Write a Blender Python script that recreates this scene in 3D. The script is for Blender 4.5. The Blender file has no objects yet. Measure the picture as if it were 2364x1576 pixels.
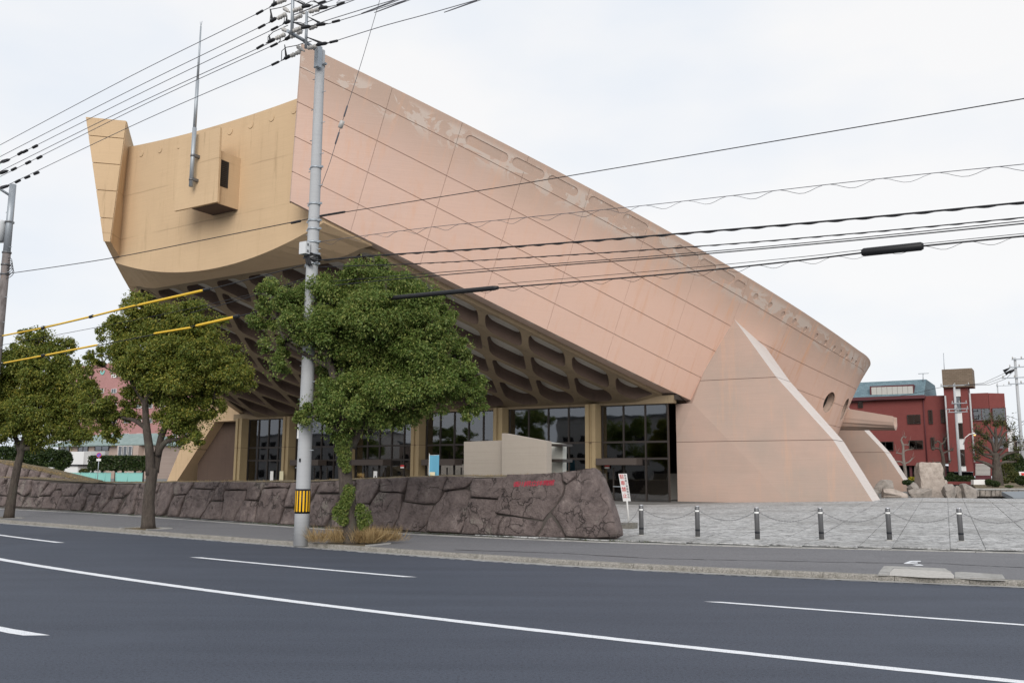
import bpy, bmesh, math, random
import numpy as np
from mathutils import Matrix, Vector, noise

random.seed(7)
RNG = np.random.default_rng(11)
scene = bpy.context.scene
COL = scene.collection

# ------------------------------------------------------------------ camera
FPX, PW, PH = 2050.0, 2364.0, 1576.0
HC = 1.87                                   # eye height over the road
PITCH, ROLL = math.atan(307.0 / FPX), 0.0057
FW = np.array([0, math.cos(PITCH), math.sin(PITCH)])
U0 = np.array([0, -math.sin(PITCH), math.cos(PITCH)])
R0 = np.array([1.0, 0, 0])
RT = math.cos(ROLL) * R0 + math.sin(ROLL) * U0
UP = -math.sin(ROLL) * R0 + math.cos(ROLL) * U0
CAM = np.array([0, 0, HC])
cam_data = bpy.data.cameras.new('camera')
cam_data.sensor_fit = 'HORIZONTAL'
cam_data.sensor_width = 36.0
cam_data.lens = 36.0 * FPX / PW
cam_data.clip_start = 0.1
cam_data.clip_end = 6000
cam = bpy.data.objects.new('camera', cam_data)
cam.matrix_world = Matrix(((RT[0], UP[0], -FW[0], 0), (RT[1], UP[1], -FW[1], 0), (RT[2], UP[2], -FW[2], HC), (0, 0, 0, 1)))
COL.objects.link(cam)
scene.camera = cam

# ------------------------------------------------------------------ sky, sun, exposure
SUN_EL, SUN_AZ = math.radians(28), math.radians(184)     # azimuth clockwise from +Y
world = bpy.data.worlds.new('World')
scene.world = world
world.use_nodes = True
wn, wl = world.node_tree.nodes, world.node_tree.links
wn.clear()
w_out = wn.new('ShaderNodeOutputWorld')
w_bg = wn.new('ShaderNodeBackground'); w_bg.inputs['Strength'].default_value = 0.1
w_sky = wn.new('ShaderNodeTexSky'); w_sky.sky_type = 'NISHITA'; w_sky.sun_disc = False
w_sky.sun_elevation = SUN_EL; w_sky.sun_rotation = SUN_AZ
w_sky.air_density = 1.0; w_sky.dust_density = 2.0
w_tc = wn.new('ShaderNodeTexCoord')
w_map = wn.new('ShaderNodeMapping'); w_map.inputs['Scale'].default_value = (1.0, 1.0, 2.2)
w_noise = wn.new('ShaderNodeTexNoise'); w_noise.inputs['Scale'].default_value = 1.7; w_noise.inputs['Detail'].default_value = 5; w_noise.inputs['Roughness'].default_value = 0.5
w_ramp = wn.new('ShaderNodeValToRGB')
w_ramp.color_ramp.elements[0].position = 0.36; w_ramp.color_ramp.elements[0].color = (0.78, 0.86, 0.97, 1)
w_ramp.color_ramp.elements[1].position = 0.62; w_ramp.color_ramp.elements[1].color = (1.0, 0.995, 0.995, 1)
w_mul = wn.new('ShaderNodeVectorMath'); w_mul.operation = 'SCALE'; w_mul.inputs['Scale'].default_value = 10.0
w_mix = wn.new('ShaderNodeMix'); w_mix.data_type = 'RGBA'; w_mix.inputs['Factor'].default_value = 0.93
wl.new(w_tc.outputs['Generated'], w_map.inputs['Vector'])
wl.new(w_map.outputs['Vector'], w_noise.inputs['Vector'])
wl.new(w_noise.outputs['Fac'], w_ramp.inputs['Fac'])
wl.new(w_ramp.outputs['Color'], w_mul.inputs[0])
wl.new(w_sky.outputs['Color'], w_mix.inputs['A'])
wl.new(w_mul.outputs['Vector'], w_mix.inputs['B'])
wl.new(w_mix.outputs['Result'], w_bg.inputs['Color'])
wl.new(w_bg.outputs['Background'], w_out.inputs['Surface'])

sun_data = bpy.data.lights.new('sun', 'SUN')
sun_data.energy = 2.4
sun_data.angle = math.radians(40)
sun_data.color = (1.0, 0.96, 0.91)
sun = bpy.data.objects.new('sun', sun_data)
sd = Vector((math.sin(SUN_AZ) * math.cos(SUN_EL), math.cos(SUN_AZ) * math.cos(SUN_EL), math.sin(SUN_EL)))
sun.rotation_euler = sd.to_track_quat('Z', 'Y').to_euler()
sun.location = (0, -20, 60)
COL.objects.link(sun)

scene.view_settings.view_transform = 'Standard'
scene.view_settings.look = 'None'
scene.view_settings.exposure = 0.0
scene.view_settings.gamma = 1.0
scene.view_settings.use_curve_mapping = False
scene.render.engine = 'CYCLES'
try:
    scene.cycles.use_denoising = True
    scene.cycles.max_bounces = 8
    scene.cycles.transparent_max_bounces = 24
except Exception:
    pass

# ------------------------------------------------------------------ survey helpers (metres; camera foot at the origin, +Y ahead)
T = np.array([0.85, -0.527, 0.0]); T /= np.linalg.norm(T)     # along the road, to the right
A = np.array([-T[1], T[0], 0.0])                              # across the road, away from the camera
def ray(u, v):
    return FW + (u - PW / 2) / FPX * RT - (v - PH / 2) / FPX * UP
def atz(u, v, z=0.0):
    d = ray(u, v); return CAM + d * (z - HC) / d[2]
def aty(u, v, y):
    d = ray(u, v); return CAM + d * (y / d[1])
def atv(u, v, vd):                                            # on the vertical plane at distance vd across the road
    d = ray(u, v); return CAM + d * (vd / (d @ A))
def proj(p):
    q = np.asarray(p, float) - CAM; z = q @ FW
    return np.array([PW / 2 + FPX * (q @ RT) / z, PH / 2 - FPX * (q @ UP) / z])
def uvz(u, v, z=0.0):
    return T * u + A * v + np.array([0, 0, z])
def GW(l):                                                    # gymnasium frame: x along its long axis, y to the near side
    l = np.asarray(l, float)
    return A * (l[0] + 70) + T * (l[1] - 40.5) + np.array([0, 0, l[2]])
def GL(p):
    return np.array([p @ A - 70, p @ T + 40.5, p[2]])
def atx(u, v, x):
    return GL(atv(u, v, x + 70))
def smooth(x, a, b):
    t = min(1, max(0, (x - a) / (b - a))); return t * t * (3 - 2 * t)
def plaza_z(p):
    u, v = p[0] * T[0] + p[1] * T[1], p[0] * A[0] + p[1] * A[1]
    x, y = v - 70, u + 40.5
    k = min(1, max(0, (v - 25) / 28))
    return 0.16 + k * (0.015 + 0.028 * max(0, min(y, 34) - 19)) + 0.014 * max(0, min(x, 30) + 16)
def atground(u, v):
    z = 0.2
    for _ in range(30):
        p = atz(u, v, z); z = 0.5 * z + 0.5 * min(plaza_z(p), HC - 0.3)
    p = atz(u, v, z); return p

# ------------------------------------------------------------------ object helpers
def tag(o, label=None, cat=None, group=None, kind=None):
    if label: o['label'] = label
    if cat: o['category'] = cat
    if group: o['group'] = group
    if kind: o['kind'] = kind
    return o
def empty(name, loc, label=None, cat=None, group=None):
    o = bpy.data.objects.new(name, None)
    o.location = Vector([float(c) for c in loc]); o.empty_display_size = 0.3
    COL.objects.link(o)
    return tag(o, label, cat, group)
def attach(o, parent, local=False):
    o.parent = parent
    if not local and parent.type == 'EMPTY':
        o.matrix_parent_inverse = Matrix.Translation(-parent.location)
    return o
def put(name, me, mat=None, parent=None, local=False, label=None, cat=None, group=None, kind=None, base=True):
    """link a mesh as one object; a top-level mesh gets its origin at its base"""
    if mat is not None and len(me.materials) == 0:
        me.materials.append(mat)
    o = bpy.data.objects.new(name, me)
    COL.objects.link(o)
    if parent is not None:
        attach(o, parent, local)
    elif base and len(me.vertices):
        n = len(me.vertices); co = np.empty(n * 3); me.vertices.foreach_get('co', co); co = co.reshape(-1, 3)
        c = (co.min(0) + co.max(0)) / 2; c[2] = co[:, 2].min()
        me.vertices.foreach_set('co', (co - c).ravel()); me.update()
        o.location = Vector([float(k) for k in c])
    return tag(o, label, cat, group, kind)
def copy_tree(o, parent=None):
    c = o.copy(); COL.objects.link(c)
    if parent is not None:
        c.parent = parent
    for ch in list(o.children):
        copy_tree(ch, c)
    return c
def clean(v):
    return [tuple(float(c) for c in p) for p in v]
def pmesh(name, verts, faces, smooth_=False):
    me = bpy.data.meshes.new(name)
    me.from_pydata(clean(verts), [], [tuple(f) for f in faces])
    me.update()
    if smooth_:
        me.polygons.foreach_set('use_smooth', [True] * len(me.polygons))
    return me
class MB:
    """collects shapes of ONE piece"""
    def __init__(s): s.v = []; s.f = []; s.sm = []
    def add(s, verts, faces, sm=False):
        k = len(s.v); s.v += [tuple(float(c) for c in p) for p in verts]
        s.f += [tuple(i + k for i in f) for f in faces]; s.sm += [sm] * len(faces); return s
    def box(s, c, size, ax=None):
        ax = ax if ax is not None else (np.array([1., 0, 0]), np.array([0, 1., 0]), np.array([0, 0, 1.]))
        c = np.asarray(c, float); h = np.asarray(size, float) / 2
        vs = [c + ax[0] * h[0] * i + ax[1] * h[1] * j + ax[2] * h[2] * k for i in (-1, 1) for j in (-1, 1) for k in (-1, 1)]
        return s.add(vs, [(0, 1, 3, 2), (4, 6, 7, 5), (0, 4, 5, 1), (2, 3, 7, 6), (0, 2, 6, 4), (1, 5, 7, 3)])
    def hexa(s, p8):
        """p8: bottom ring of 4 then top ring of 4"""
        return s.add(p8, [(3, 2, 1, 0), (4, 5, 6, 7), (0, 1, 5, 4), (1, 2, 6, 5), (2, 3, 7, 6), (3, 0, 4, 7)])
    def prism(s, poly, ext):
        poly = [np.asarray(p, float) for p in poly]; n = len(poly); ext = np.asarray(ext, float)
        vs = poly + [p + ext for p in poly]
        return s.add(vs, [tuple(range(n - 1, -1, -1)), tuple(range(n, 2 * n))] + [(i, (i + 1) % n, n + (i + 1) % n, n + i) for i in range(n)])
    def tube(s, pts, rad, n=8, caps=True, sm=True):
        pts = [np.asarray(p, float) for p in pts]; m = len(pts)
        rad = [rad] * m if np.isscalar(rad) else list(rad)
        vs = []; ref = None
        for i in range(m):
            d = pts[min(i + 1, m - 1)] - pts[max(i - 1, 0)]; d = d / (np.linalg.norm(d) + 1e-12)
            if ref is None:
                ref = np.array([0, 0, 1.]) if abs(d[2]) < .9 else np.array([1., 0, 0])
            x = np.cross(d, ref); x /= np.linalg.norm(x) + 1e-12; y = np.cross(d, x); ref = -y if np.dot(-y, ref) > 0 else y
            for k in range(n):
                t = 2 * math.pi * k / n; vs.append(pts[i] + rad[i] * (x * math.cos(t) + y * math.sin(t)))
        fs = [(i * n + k, i * n + (k + 1) % n, (i + 1) * n + (k + 1) % n, (i + 1) * n + k) for i in range(m - 1) for k in range(n)]
        s.add(vs, fs, sm)
        if caps:
            k0 = len(s.v) - len(vs)
            s.f += [tuple(k0 + k for k in range(n - 1, -1, -1)), tuple(k0 + (m - 1) * n + k for k in range(n))]; s.sm += [False, False]
        return s
    def lathe(s, c, prof, n=16, ax=None, sm=True):
        """prof: list of (r, h) along axis ax[2]"""
        ax = ax if ax is not None else (np.array([1., 0, 0]), np.array([0, 1., 0]), np.array([0, 0, 1.]))
        c = np.asarray(c, float); vs = []
        for r, h in prof:
            for k in range(n):
                t = 2 * math.pi * k / n; vs.append(c + ax[0] * r * math.cos(t) + ax[1] * r * math.sin(t) + ax[2] * h)
        m = len(prof)
        fs = [(i * n + k, i * n + (k + 1) % n, (i + 1) * n + (k + 1) % n, (i + 1) * n + k) for i in range(m - 1) for k in range(n)]
        s.add(vs, fs, sm); k0 = len(s.v) - len(vs)
        s.f += [tuple(k0 + k for k in range(n - 1, -1, -1)), tuple(k0 + (m - 1) * n + k for k in range(n))]; s.sm += [False, False]
        return s
    def mesh(s, name='mesh'):
        me = bpy.data.meshes.new(name); me.from_pydata(s.v, [], s.f); me.update()
        me.polygons.foreach_set('use_smooth', s.sm)
        return me
    def build(s, name, mat, parent=None, **k):
        return put(name, s.mesh(name), mat, parent, **k)
AXR = (T, A, np.array([0, 0, 1.0]))         # axes of the road / gymnasium
def axes_from(d):
    d = np.asarray(d, float); d = d / np.linalg.norm(d)
    r = np.array([0, 0, 1.]) if abs(d[2]) < .9 else np.array([1., 0, 0])
    x = np.cross(d, r); x /= np.linalg.norm(x); y = np.cross(d, x)
    return (x, y, d)
def leaves(name, C, D, N, L, Wd, mat, parent=None, **k):
    """N leaf blades: centre C, direction D, normal N"""
    n = len(C)
    D = D / np.linalg.norm(D, axis=1)[:, None]
    S = np.cross(D, N); S /= np.linalg.norm(S, axis=1)[:, None] + 1e-9
    Nn = np.cross(S, D)
    L = np.broadcast_to(L, (n,))[:, None]; Wd = np.broadcast_to(Wd, (n,))[:, None]
    V = np.empty((n, 4, 3))
    V[:, 0] = C - D * L * .5; V[:, 1] = C + S * Wd * .5 + Nn * Wd * .18
    V[:, 2] = C + D * L * .5 - Nn * L * .12; V[:, 3] = C - S * Wd * .5 + Nn * Wd * .18
    me = bpy.data.meshes.new(name)
    me.vertices.add(n * 4); me.vertices.foreach_set('co', V.ravel())
    me.loops.add(n * 4); me.loops.foreach_set('vertex_index', np.arange(n * 4, dtype=np.int32))
    me.polygons.add(n); me.polygons.foreach_set('loop_start', np.arange(0, n * 4, 4, dtype=np.int32))
    me.update(calc_edges=True)
    return put(name, me, mat, parent, **k)
def rand_dirs(n):
    d = RNG.normal(size=(n, 3)); return d / np.linalg.norm(d, axis=1)[:, None]
def text_mesh(body, size, extrude=0.004, offset=0.0):
    cu = bpy.data.curves.new('lettering', 'FONT'); cu.body = body; cu.size = size; cu.extrude = extrude; cu.offset = offset
    cu.align_x = 'CENTER'; cu.align_y = 'CENTER'; cu.resolution_u = 2
    o = bpy.data.objects.new('lettering', cu); COL.objects.link(o)
    bpy.context.view_layer.update()
    me = bpy.data.meshes.new_from_object(o.evaluated_get(bpy.context.evaluated_depsgraph_get()))
    bpy.data.objects.remove(o); bpy.data.curves.remove(cu)
    return me
def place_text(me, c, x, y):
    x = np.asarray(x, float); y = np.asarray(y, float); z = np.cross(x, y)
    z = z / np.linalg.norm(z)
    n = len(me.vertices); co = np.empty(n * 3); me.vertices.foreach_get('co', co); co = co.reshape(-1, 3)
    me.vertices.foreach_set('co', (np.asarray(c) + co[:, :1] * x + co[:, 1:2] * y + co[:, 2:] * z).ravel()); me.update()
    return me
# ------------------------------------------------------------------ materials
M = {}
def mat(name, col, rough=0.8, metal=0.0, spec=0.3):
    m = bpy.data.materials.new(name); m.use_nodes = True
    b = m.node_tree.nodes['Principled BSDF']
    b.inputs['Base Color'].default_value = (*col, 1); b.inputs['Roughness'].default_value = rough
    b.inputs['Metallic'].default_value = metal; b.inputs['Specular IOR Level'].default_value = spec
    M[name] = m; return m
class NT:
    def __init__(s, m): s.m = m; s.t = m.node_tree; s.n = s.t.nodes; s.b = s.n['Principled BSDF']; s.out = s.n['Material Output']
    def new(s, t, **k):
        x = s.n.new(t)
        for a, v in k.items(): setattr(x, a, v)
        return x
    def link(s, a, b): s.t.links.new(a, b)
    def coord(s, scale=(1, 1, 1), rotz=0.0, kind='Object'):
        if kind == 'World':
            tc = s.new('ShaderNodeNewGeometry'); src = tc.outputs['Position']
        else:
            tc = s.new('ShaderNodeTexCoord'); src = tc.outputs[kind]
        mp = s.new('ShaderNodeMapping'); mp.inputs['Scale'].default_value = scale; mp.inputs['Rotation'].default_value = (0, 0, rotz)
        s.link(src, mp.inputs['Vector']); return mp.outputs['Vector']
    def noise(s, vec, scale, detail=4, rough=0.55, dist=0.0):
        x = s.new('ShaderNodeTexNoise'); x.inputs['Scale'].default_value = scale; x.inputs['Detail'].default_value = detail
        x.inputs['Roughness'].default_value = rough; x.inputs['Distortion'].default_value = dist
        s.link(vec, x.inputs['Vector']); return x.outputs['Fac']
    def vor(s, vec, scale, feature='F1'):
        x = s.new('ShaderNodeTexVoronoi'); x.inputs['Scale'].default_value = scale; x.feature = feature
        s.link(vec, x.inputs['Vector']); return x.outputs['Distance']
    def ramp(s, fac, stops):
        x = s.new('ShaderNodeValToRGB'); e = x.color_ramp.elements
        while len(e) < len(stops): e.new(0.5)
        for i, (p, c) in enumerate(stops):
            e[i].position = p; e[i].color = (*c, 1) if len(c) == 3 else c
        s.link(fac, x.inputs['Fac']); return x.outputs['Color']
    def mask(s, fac, lo, hi):
        x = s.new('ShaderNodeMapRange'); x.interpolation_type = 'SMOOTHSTEP'
        x.inputs['From Min'].default_value = lo; x.inputs['From Max'].default_value = hi
        s.link(fac, x.inputs['Value']); return x.outputs['Result']
    def math(s, op, a, b=None):
        x = s.new('ShaderNodeMath'); x.operation = op
        for i, q in enumerate((a, b)):
            if q is None: continue
            if isinstance(q, (int, float)): x.inputs[i].default_value = q
            else: s.link(q, x.inputs[i])
        return x.outputs[0]
    def mix(s, fac, a, b, blend='MIX'):
        x = s.new('ShaderNodeMix'); x.data_type = 'RGBA'; x.blend_type = blend
        for sock, q in ((x.inputs['Factor'], fac), (x.inputs['A'], a), (x.inputs['B'], b)):
            if isinstance(q, (int, float)): sock.default_value = q
            elif isinstance(q, tuple): sock.default_value = (*q, 1) if len(q) == 3 else q
            else: s.link(q, sock)
        return x.outputs['Result']
    def base(s, c): s.link(c, s.b.inputs['Base Color'])
    def bump(s, h, strength=0.3, dist=0.02):
        x = s.new('ShaderNodeBump'); x.inputs['Strength'].default_value = strength; x.inputs['Distance'].default_value = dist
        s.link(h, x.inputs['Height']); s.link(x.outputs['Normal'], s.b.inputs['Normal'])
    def objrand(s):
        return s.new('ShaderNodeObjectInfo').outputs['Random']
ROADROT = -math.atan2(T[1], T[0])

# asphalt of the road: dark bluish grey, slightly worn wheel tracks
def asphalt(name, c0, c1, scale=90):
    n = NT(mat(name, c0, 0.75, 0, 0.25)); w = n.coord(kind='World')
    ws = n.coord((0.12, 1.1, 1), ROADROT, 'World')
    streak = n.noise(ws, 1.2, 4, .6); fine = n.noise(w, scale, 3, .7); big = n.noise(w, 0.35, 4, .6)
    c = n.ramp(streak, [(0.3, c0), (0.72, c1)])
    c = n.mix(n.math('MULTIPLY', n.mask(fine, .42, .72), .9), c, tuple(min(1, k * 2.1) for k in c1))
    sp_ = n.noise(w, 30, 2, .6); c = n.mix(n.math('MULTIPLY', n.mask(sp_, .52, .68), .55), c, tuple(k * .5 for k in c0)); sq_ = n.noise(w, 41, 2, .6); c = n.mix(n.math('MULTIPLY', n.mask(sq_, .56, .70), .35), c, tuple(k * 2.0 for k in c1))
    c = n.mix(n.math('MULTIPLY', n.mask(big, .5, .75), .4), c, tuple(k * 1.35 for k in c1))
    n.base(c); n.bump(fine, .35, .008); return n
asphalt('road_asphalt', (0.036, 0.042, 0.057), (0.056, 0.065, 0.086), 120)
n = asphalt('walk_asphalt', (0.105, 0.105, 0.112), (0.135, 0.135, 0.142), 70)
n = NT(mat('paint_white', (0.78, 0.79, 0.80), .7)); w = n.coord(kind='World'); f = n.noise(w, 60, 4, .7)
g_ = n.noise(w, 2.2, 4, .7)
n.base(n.mix(n.math('MULTIPLY', n.mask(f, .52, .66), n.mask(g_, .30, .62)), (0.74, 0.76, 0.79), (0.30, 0.31, 0.33)))
n = NT(mat('worn_line', (0.45, 0.45, 0.45), .8)); w = n.coord(kind='World'); f = n.noise(w, 7, 5, .75)
n.base(n.mix(n.mask(f, .47, .56), (0.52, 0.53, 0.54), (0.075, 0.08, 0.095)))
n = NT(mat('granite_kerb', (0.30, 0.28, 0.25), .85)); w = n.coord(kind='World'); f = n.noise(w, 45, 4, .8); g = n.noise(w, 5, 3)
c = n.ramp(f, [(.35, (0.09, .085, .075)), (.5, (.25, .235, .21)), (.68, (.42, .395, .36))])
n.base(n.mix(n.math('MULTIPLY', n.mask(g, .5, .72), .55), c, (0.10, .095, .075))); n.bump(f, .6, .02)
n = NT(mat('concrete_strip', (0.36, 0.35, 0.33), .85)); w = n.coord(kind='World'); f = n.noise(w, 26, 5, .7); g = n.noise(w, 2.5, 3)
n.base(n.mix(n.math('MULTIPLY', n.mask(g, .45, .7), .5), n.ramp(f, [(.3, (0.25, .245, .23)), (.7, (.44, .43, .41))]), (0.16, .155, .145)))
n = NT(mat('concrete_pale', (0.46, 0.44, 0.41), .85)); w = n.coord(kind='World'); f = n.noise(w, 14, 5, .7)
n.base(n.ramp(f, [(.3, (0.36, .345, .32)), (.7, (.52, .50, .47))]))
mat('shelf_panel', (0.44, 0.44, 0.40), .8); mat('chain_steel', (0.24, 0.24, 0.245), .5, .4)
# plaza paving: pale grey rough slabs with dark dirt
n = NT(mat('plaza_paving', (0.33, 0.32, 0.30), .88)); w = n.coord(kind='World'); ws = n.coord((0.8, 1.3, 1), ROADROT, 'World')
f = n.noise(ws, 3.2, 7, .85); f2 = n.noise(w, 9, 6, .85); g = n.noise(w, .23, 4, .6)
dirt = n.math('ADD', n.math('MULTIPLY', f, .55), n.math('MULTIPLY', f2, .45))
c = n.ramp(dirt, [(.41, (0.085, .085, .083)), (.475, (.27, .27, .268)), (.53, (.50, .50, .495)), (.6, (.58, .58, .57))])
c = n.mix(n.math('MULTIPLY', n.mask(g, .45, .68), .5), c, (0.17, .166, .155))
c = n.mix(n.math('MULTIPLY', n.objrand(), .08), c, (0.24, .24, .24))
n.base(c); n.bump(dirt, .5, .03)
n = NT(mat('soil', (0.16, 0.13, 0.09), .95)); w = n.coord(kind='World'); f = n.noise(w, 6, 6, .7)
n.base(n.ramp(f, [(.3, (0.07, .065, .04)), (.5, (.15, .12, .075)), (.72, (.26, .20, .12))])); n.bump(f, .6, .05)
n = NT(mat('far_ground', (0.16, 0.16, 0.15), .95)); w = n.coord(kind='World'); f = n.noise(w, .35, 5, .7)
n.base(n.ramp(f, [(.3, (0.10, .10, .095)), (.7, (.20, .195, .185))]))

# board-marked painted concrete with rain streaks
def concrete(name, c0, c1, stain, stain_amt, pale=None, streak_z=0.10, pour=None):
    n = NT(mat(name, c0, .85, 0, .2)); w = n.coord(kind='World')
    vs = n.coord((1.3, 1.3, streak_z), 0, 'World'); hs = n.coord((.5, .5, 22), 0, 'World')
    st = n.noise(vs, 1.25, 6, .72); bd = n.noise(hs, 1.0, 3, .6); big = n.noise(w, .28, 4, .6); fine = n.noise(w, 30, 3, .7)
    c = n.ramp(big, [(.32, c0), (.68, c1)])
    c = n.mix(n.math('MULTIPLY', n.mask(st, .52, .70), stain_amt), c, stain)
    c = n.mix(n.math('MULTIPLY', n.mask(bd, .35, .75), .16), c, tuple(k * .62 for k in c0))
    c = n.mix(n.math('MULTIPLY', n.mask(fine, .45, .8), .18), c, tuple(k * .55 for k in c0))
    c = n.mix(n.math('MULTIPLY', n.objrand(), .13), c, tuple(k * .72 for k in c1))
    if pale is not None:
        uv = n.new('ShaderNodeUVMap'); uv.uv_map = 'UVMap'
        sx = n.new('ShaderNodeSeparateXYZ'); n.link(uv.outputs['UV'], sx.inputs[0])
        # weathered brown-grey top course
        grey = n.math('MULTIPLY', n.math('SUBTRACT', 1.0, n.mask(n.math('ADD', sx.outputs['Y'], n.math('MULTIPLY', big, 2.2)), 1.0, 5.6)), .78)
        c = n.mix(n.math('MULTIPLY', n.mask(sx.outputs['X'], 4, 26), .8), c, (0.755, .51, .405))  # warmer to the right, and lightened to offset the leaning face's dimmer light
        c = n.mix(grey, c, (0.41, .31, .25))
        vm = n.new('ShaderNodeMapping'); vm.inputs['Scale'].default_value = (.55, .8, 1); n.link(uv.outputs['UV'], vm.inputs['Vector'])
        pn = n.noise(vm.outputs['Vector'], .95, 5, .62, .8)
        band = n.math('MULTIPLY', n.mask(sx.outputs['Y'], .12, .5), n.math('SUBTRACT', 1.0, n.mask(sx.outputs['Y'], 1.1, 1.9)))
        c = n.mix(n.math('MULTIPLY', n.math('MULTIPLY', n.mask(pn, .515, .53), band), .9), c, pale)
        # long ochre rain streaks
        sm = n.new('ShaderNodeMapping'); sm.inputs['Scale'].default_value = (1.5, .12, 1); n.link(uv.outputs['UV'], sm.inputs['Vector'])
        sn = n.noise(sm.outputs['Vector'], 1.1, 6, .75)
        amt = n.math('MULTIPLY', n.mask(sn, .50, .68), n.math('ADD', .30, n.math('MULTIPLY', n.mask(sx.outputs['X'], 14, 32), .5)))
        c = n.mix(amt, c, stain)
    if pour:
        ps = n.new('ShaderNodeSeparateXYZ'); n.link(w, ps.inputs[0]); wob = n.math('MULTIPLY', n.noise(w, .8, 3), .12)
        for z_ in pour:
            ln = n.math('SUBTRACT', 1.0, n.mask(n.math('ABSOLUTE', n.math('SUBTRACT', n.math('ADD', ps.outputs['Z'], wob), z_)), .0, .06))
            c = n.mix(n.math('MULTIPLY', ln, n.math('MULTIPLY', n.mask(big, .35, .6), .4)), c, tuple(k * .5 for k in stain))
        drip = n.noise(n.coord((2.6, 2.6, .16), 0, 'World'), 1.3, 6, .75)
        c = n.mix(n.math('MULTIPLY', n.mask(drip, .56, .72), .5), c, tuple(k * .62 for k in stain))
    n.base(c); n.bump(n.math('ADD', bd, n.math('MULTIPLY', fine, .5)), .22, .02); return n
concrete('pink_concrete', (0.70, 0.485, 0.39), (0.645, 0.46, 0.385), (0.68, 0.40, 0.265), .42, (0.56, 0.47, 0.41))
concrete('leg_concrete', (0.515, 0.365, 0.30), (0.415, 0.33, 0.28), (0.58, 0.37, 0.265), .5)
concrete('leg_edge_lit', (0.66, 0.60, 0.56), (0.62, 0.56, 0.525), (0.50, 0.40, 0.34), .3)  # greyer tone of the sloped edge, with its stronger light put into the colour
concrete('yellow_concrete', (0.60, 0.435, 0.27), (0.555, 0.40, 0.25), (0.44, 0.305, 0.175), .30, pour=(18.95, 16.2))
concrete('shade_concrete', (0.27, 0.205, 0.13), (0.21, 0.16, 0.105), (0.10, 0.075, 0.05), .45)  # soffit concrete, darkened in colour for the dim light under the bow
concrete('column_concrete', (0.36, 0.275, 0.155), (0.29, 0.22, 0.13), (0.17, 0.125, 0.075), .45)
concrete('deep_shade_concrete', (0.115, 0.08, 0.062), (0.095, 0.065, 0.052), (0.06, 0.042, 0.035), .4)  # darker copy with the shade of coffers and undersides put into the colour
concrete('coffer_back', (0.56, 0.52, 0.45), (0.48, 0.44, 0.385), (0.16, 0.14, 0.12), .4)  # coffer backs, colour raised to make up for the little light inside
concrete('tan_concrete', (0.43, 0.375, 0.315), (0.375, 0.325, 0.28), (0.31, 0.265, 0.23), .4)
concrete('pole_concrete', (0.46, 0.47, 0.48), (0.40, 0.41, 0.425), (0.30, 0.30, 0.305), .35, streak_z=.25)
mat('mortar_fill', (0.46, 0.37, 0.315), .9); mat('joint_dark', (0.10, 0.055, 0.04), .95); mat('hole_dark', (0.03, 0.028, 0.026), .9)
mat('dark_frame', (0.035, 0.028, 0.024), .45, .2, .4); mat('brown_box', (0.07, 0.055, 0.048), .6)
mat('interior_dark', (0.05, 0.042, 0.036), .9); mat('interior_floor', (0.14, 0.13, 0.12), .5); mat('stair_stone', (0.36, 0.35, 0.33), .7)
# window glass: dark, reflecting sky and street
def glass(name, tint, gl=0.32, rough=.02):
    m = bpy.data.materials.new(name); m.use_nodes = True; t = m.node_tree; t.nodes.clear()
    o = t.nodes.new('ShaderNodeOutputMaterial'); g = t.nodes.new('ShaderNodeBsdfGlossy'); tr = t.nodes.new('ShaderNodeBsdfTransparent'); mx = t.nodes.new('ShaderNodeMixShader'); fr = t.nodes.new('ShaderNodeFresnel'); ad = t.nodes.new('ShaderNodeMath')
    g.inputs['Color'].default_value = (.9, .9, .92, 1); g.inputs['Roughness'].default_value = rough; tr.inputs['Color'].default_value = (*tint, 1)
    fr.inputs['IOR'].default_value = 1.5; ad.operation = 'ADD'; ad.inputs[1].default_value = gl
    nz = t.nodes.new('ShaderNodeTexNoise'); nz.inputs['Scale'].default_value = .5; ge = t.nodes.new('ShaderNodeNewGeometry'); bp = t.nodes.new('ShaderNodeBump'); bp.inputs['Strength'].default_value = .05; bp.inputs['Distance'].default_value = .12
    t.links.new(ge.outputs['Position'], nz.inputs['Vector']); t.links.new(nz.outputs['Fac'], bp.inputs['Height']); t.links.new(bp.outputs['Normal'], g.inputs['Normal'])
    t.links.new(fr.outputs['Fac'], ad.inputs[0]); t.links.new(ad.outputs[0], mx.inputs['Fac']); t.links.new(tr.outputs[0], mx.inputs[1]); t.links.new(g.outputs[0], mx.inputs[2]); t.links.new(mx.outputs[0], o.inputs['Surface'])
    M[name] = m; return m
glass('hall_glass', (0.42, 0.40, 0.37), .10); glass('window_glass', (0.22, 0.23, 0.24), .14)
# wall stones
n = NT(mat('wall_stone', (0.15, 0.115, 0.105), .9)); w = n.coord(kind='World'); f = n.noise(w, 2.6, 7, .72, .4); g = n.noise(w, 17, 5, .75); v = n.noise(w, 1.1, 5, .6)
c = n.ramp(f, [(.30, (0.066, .054, .052)), (.44, (.175, .138, .130)), (.58, (.255, .204, .19)), (.75, (.40, .34, .31))])
c = n.mix(n.math('MULTIPLY', n.objrand(), .4), c, (0.14, .108, .10))
c = n.mix(n.math('MULTIPLY', n.mask(v, .60, .68), n.mask(g, .42, .6)), c, (0.30, .275, .24))
c = n.mix(n.math('MULTIPLY', n.mask(g, .5, .75), .5), c, (0.07, .052, .048))
wd_ = n.new('ShaderNodeVectorMath'); wd_.operation = 'ADD'; nn_ = n.new('ShaderNodeTexNoise'); nn_.inputs['Scale'].default_value = 2.2; nn_.inputs['Detail'].default_value = 4; n.link(w, nn_.inputs['Vector']); n.link(w, wd_.inputs[0]); n.link(nn_.outputs['Color'], wd_.inputs[1])
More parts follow.
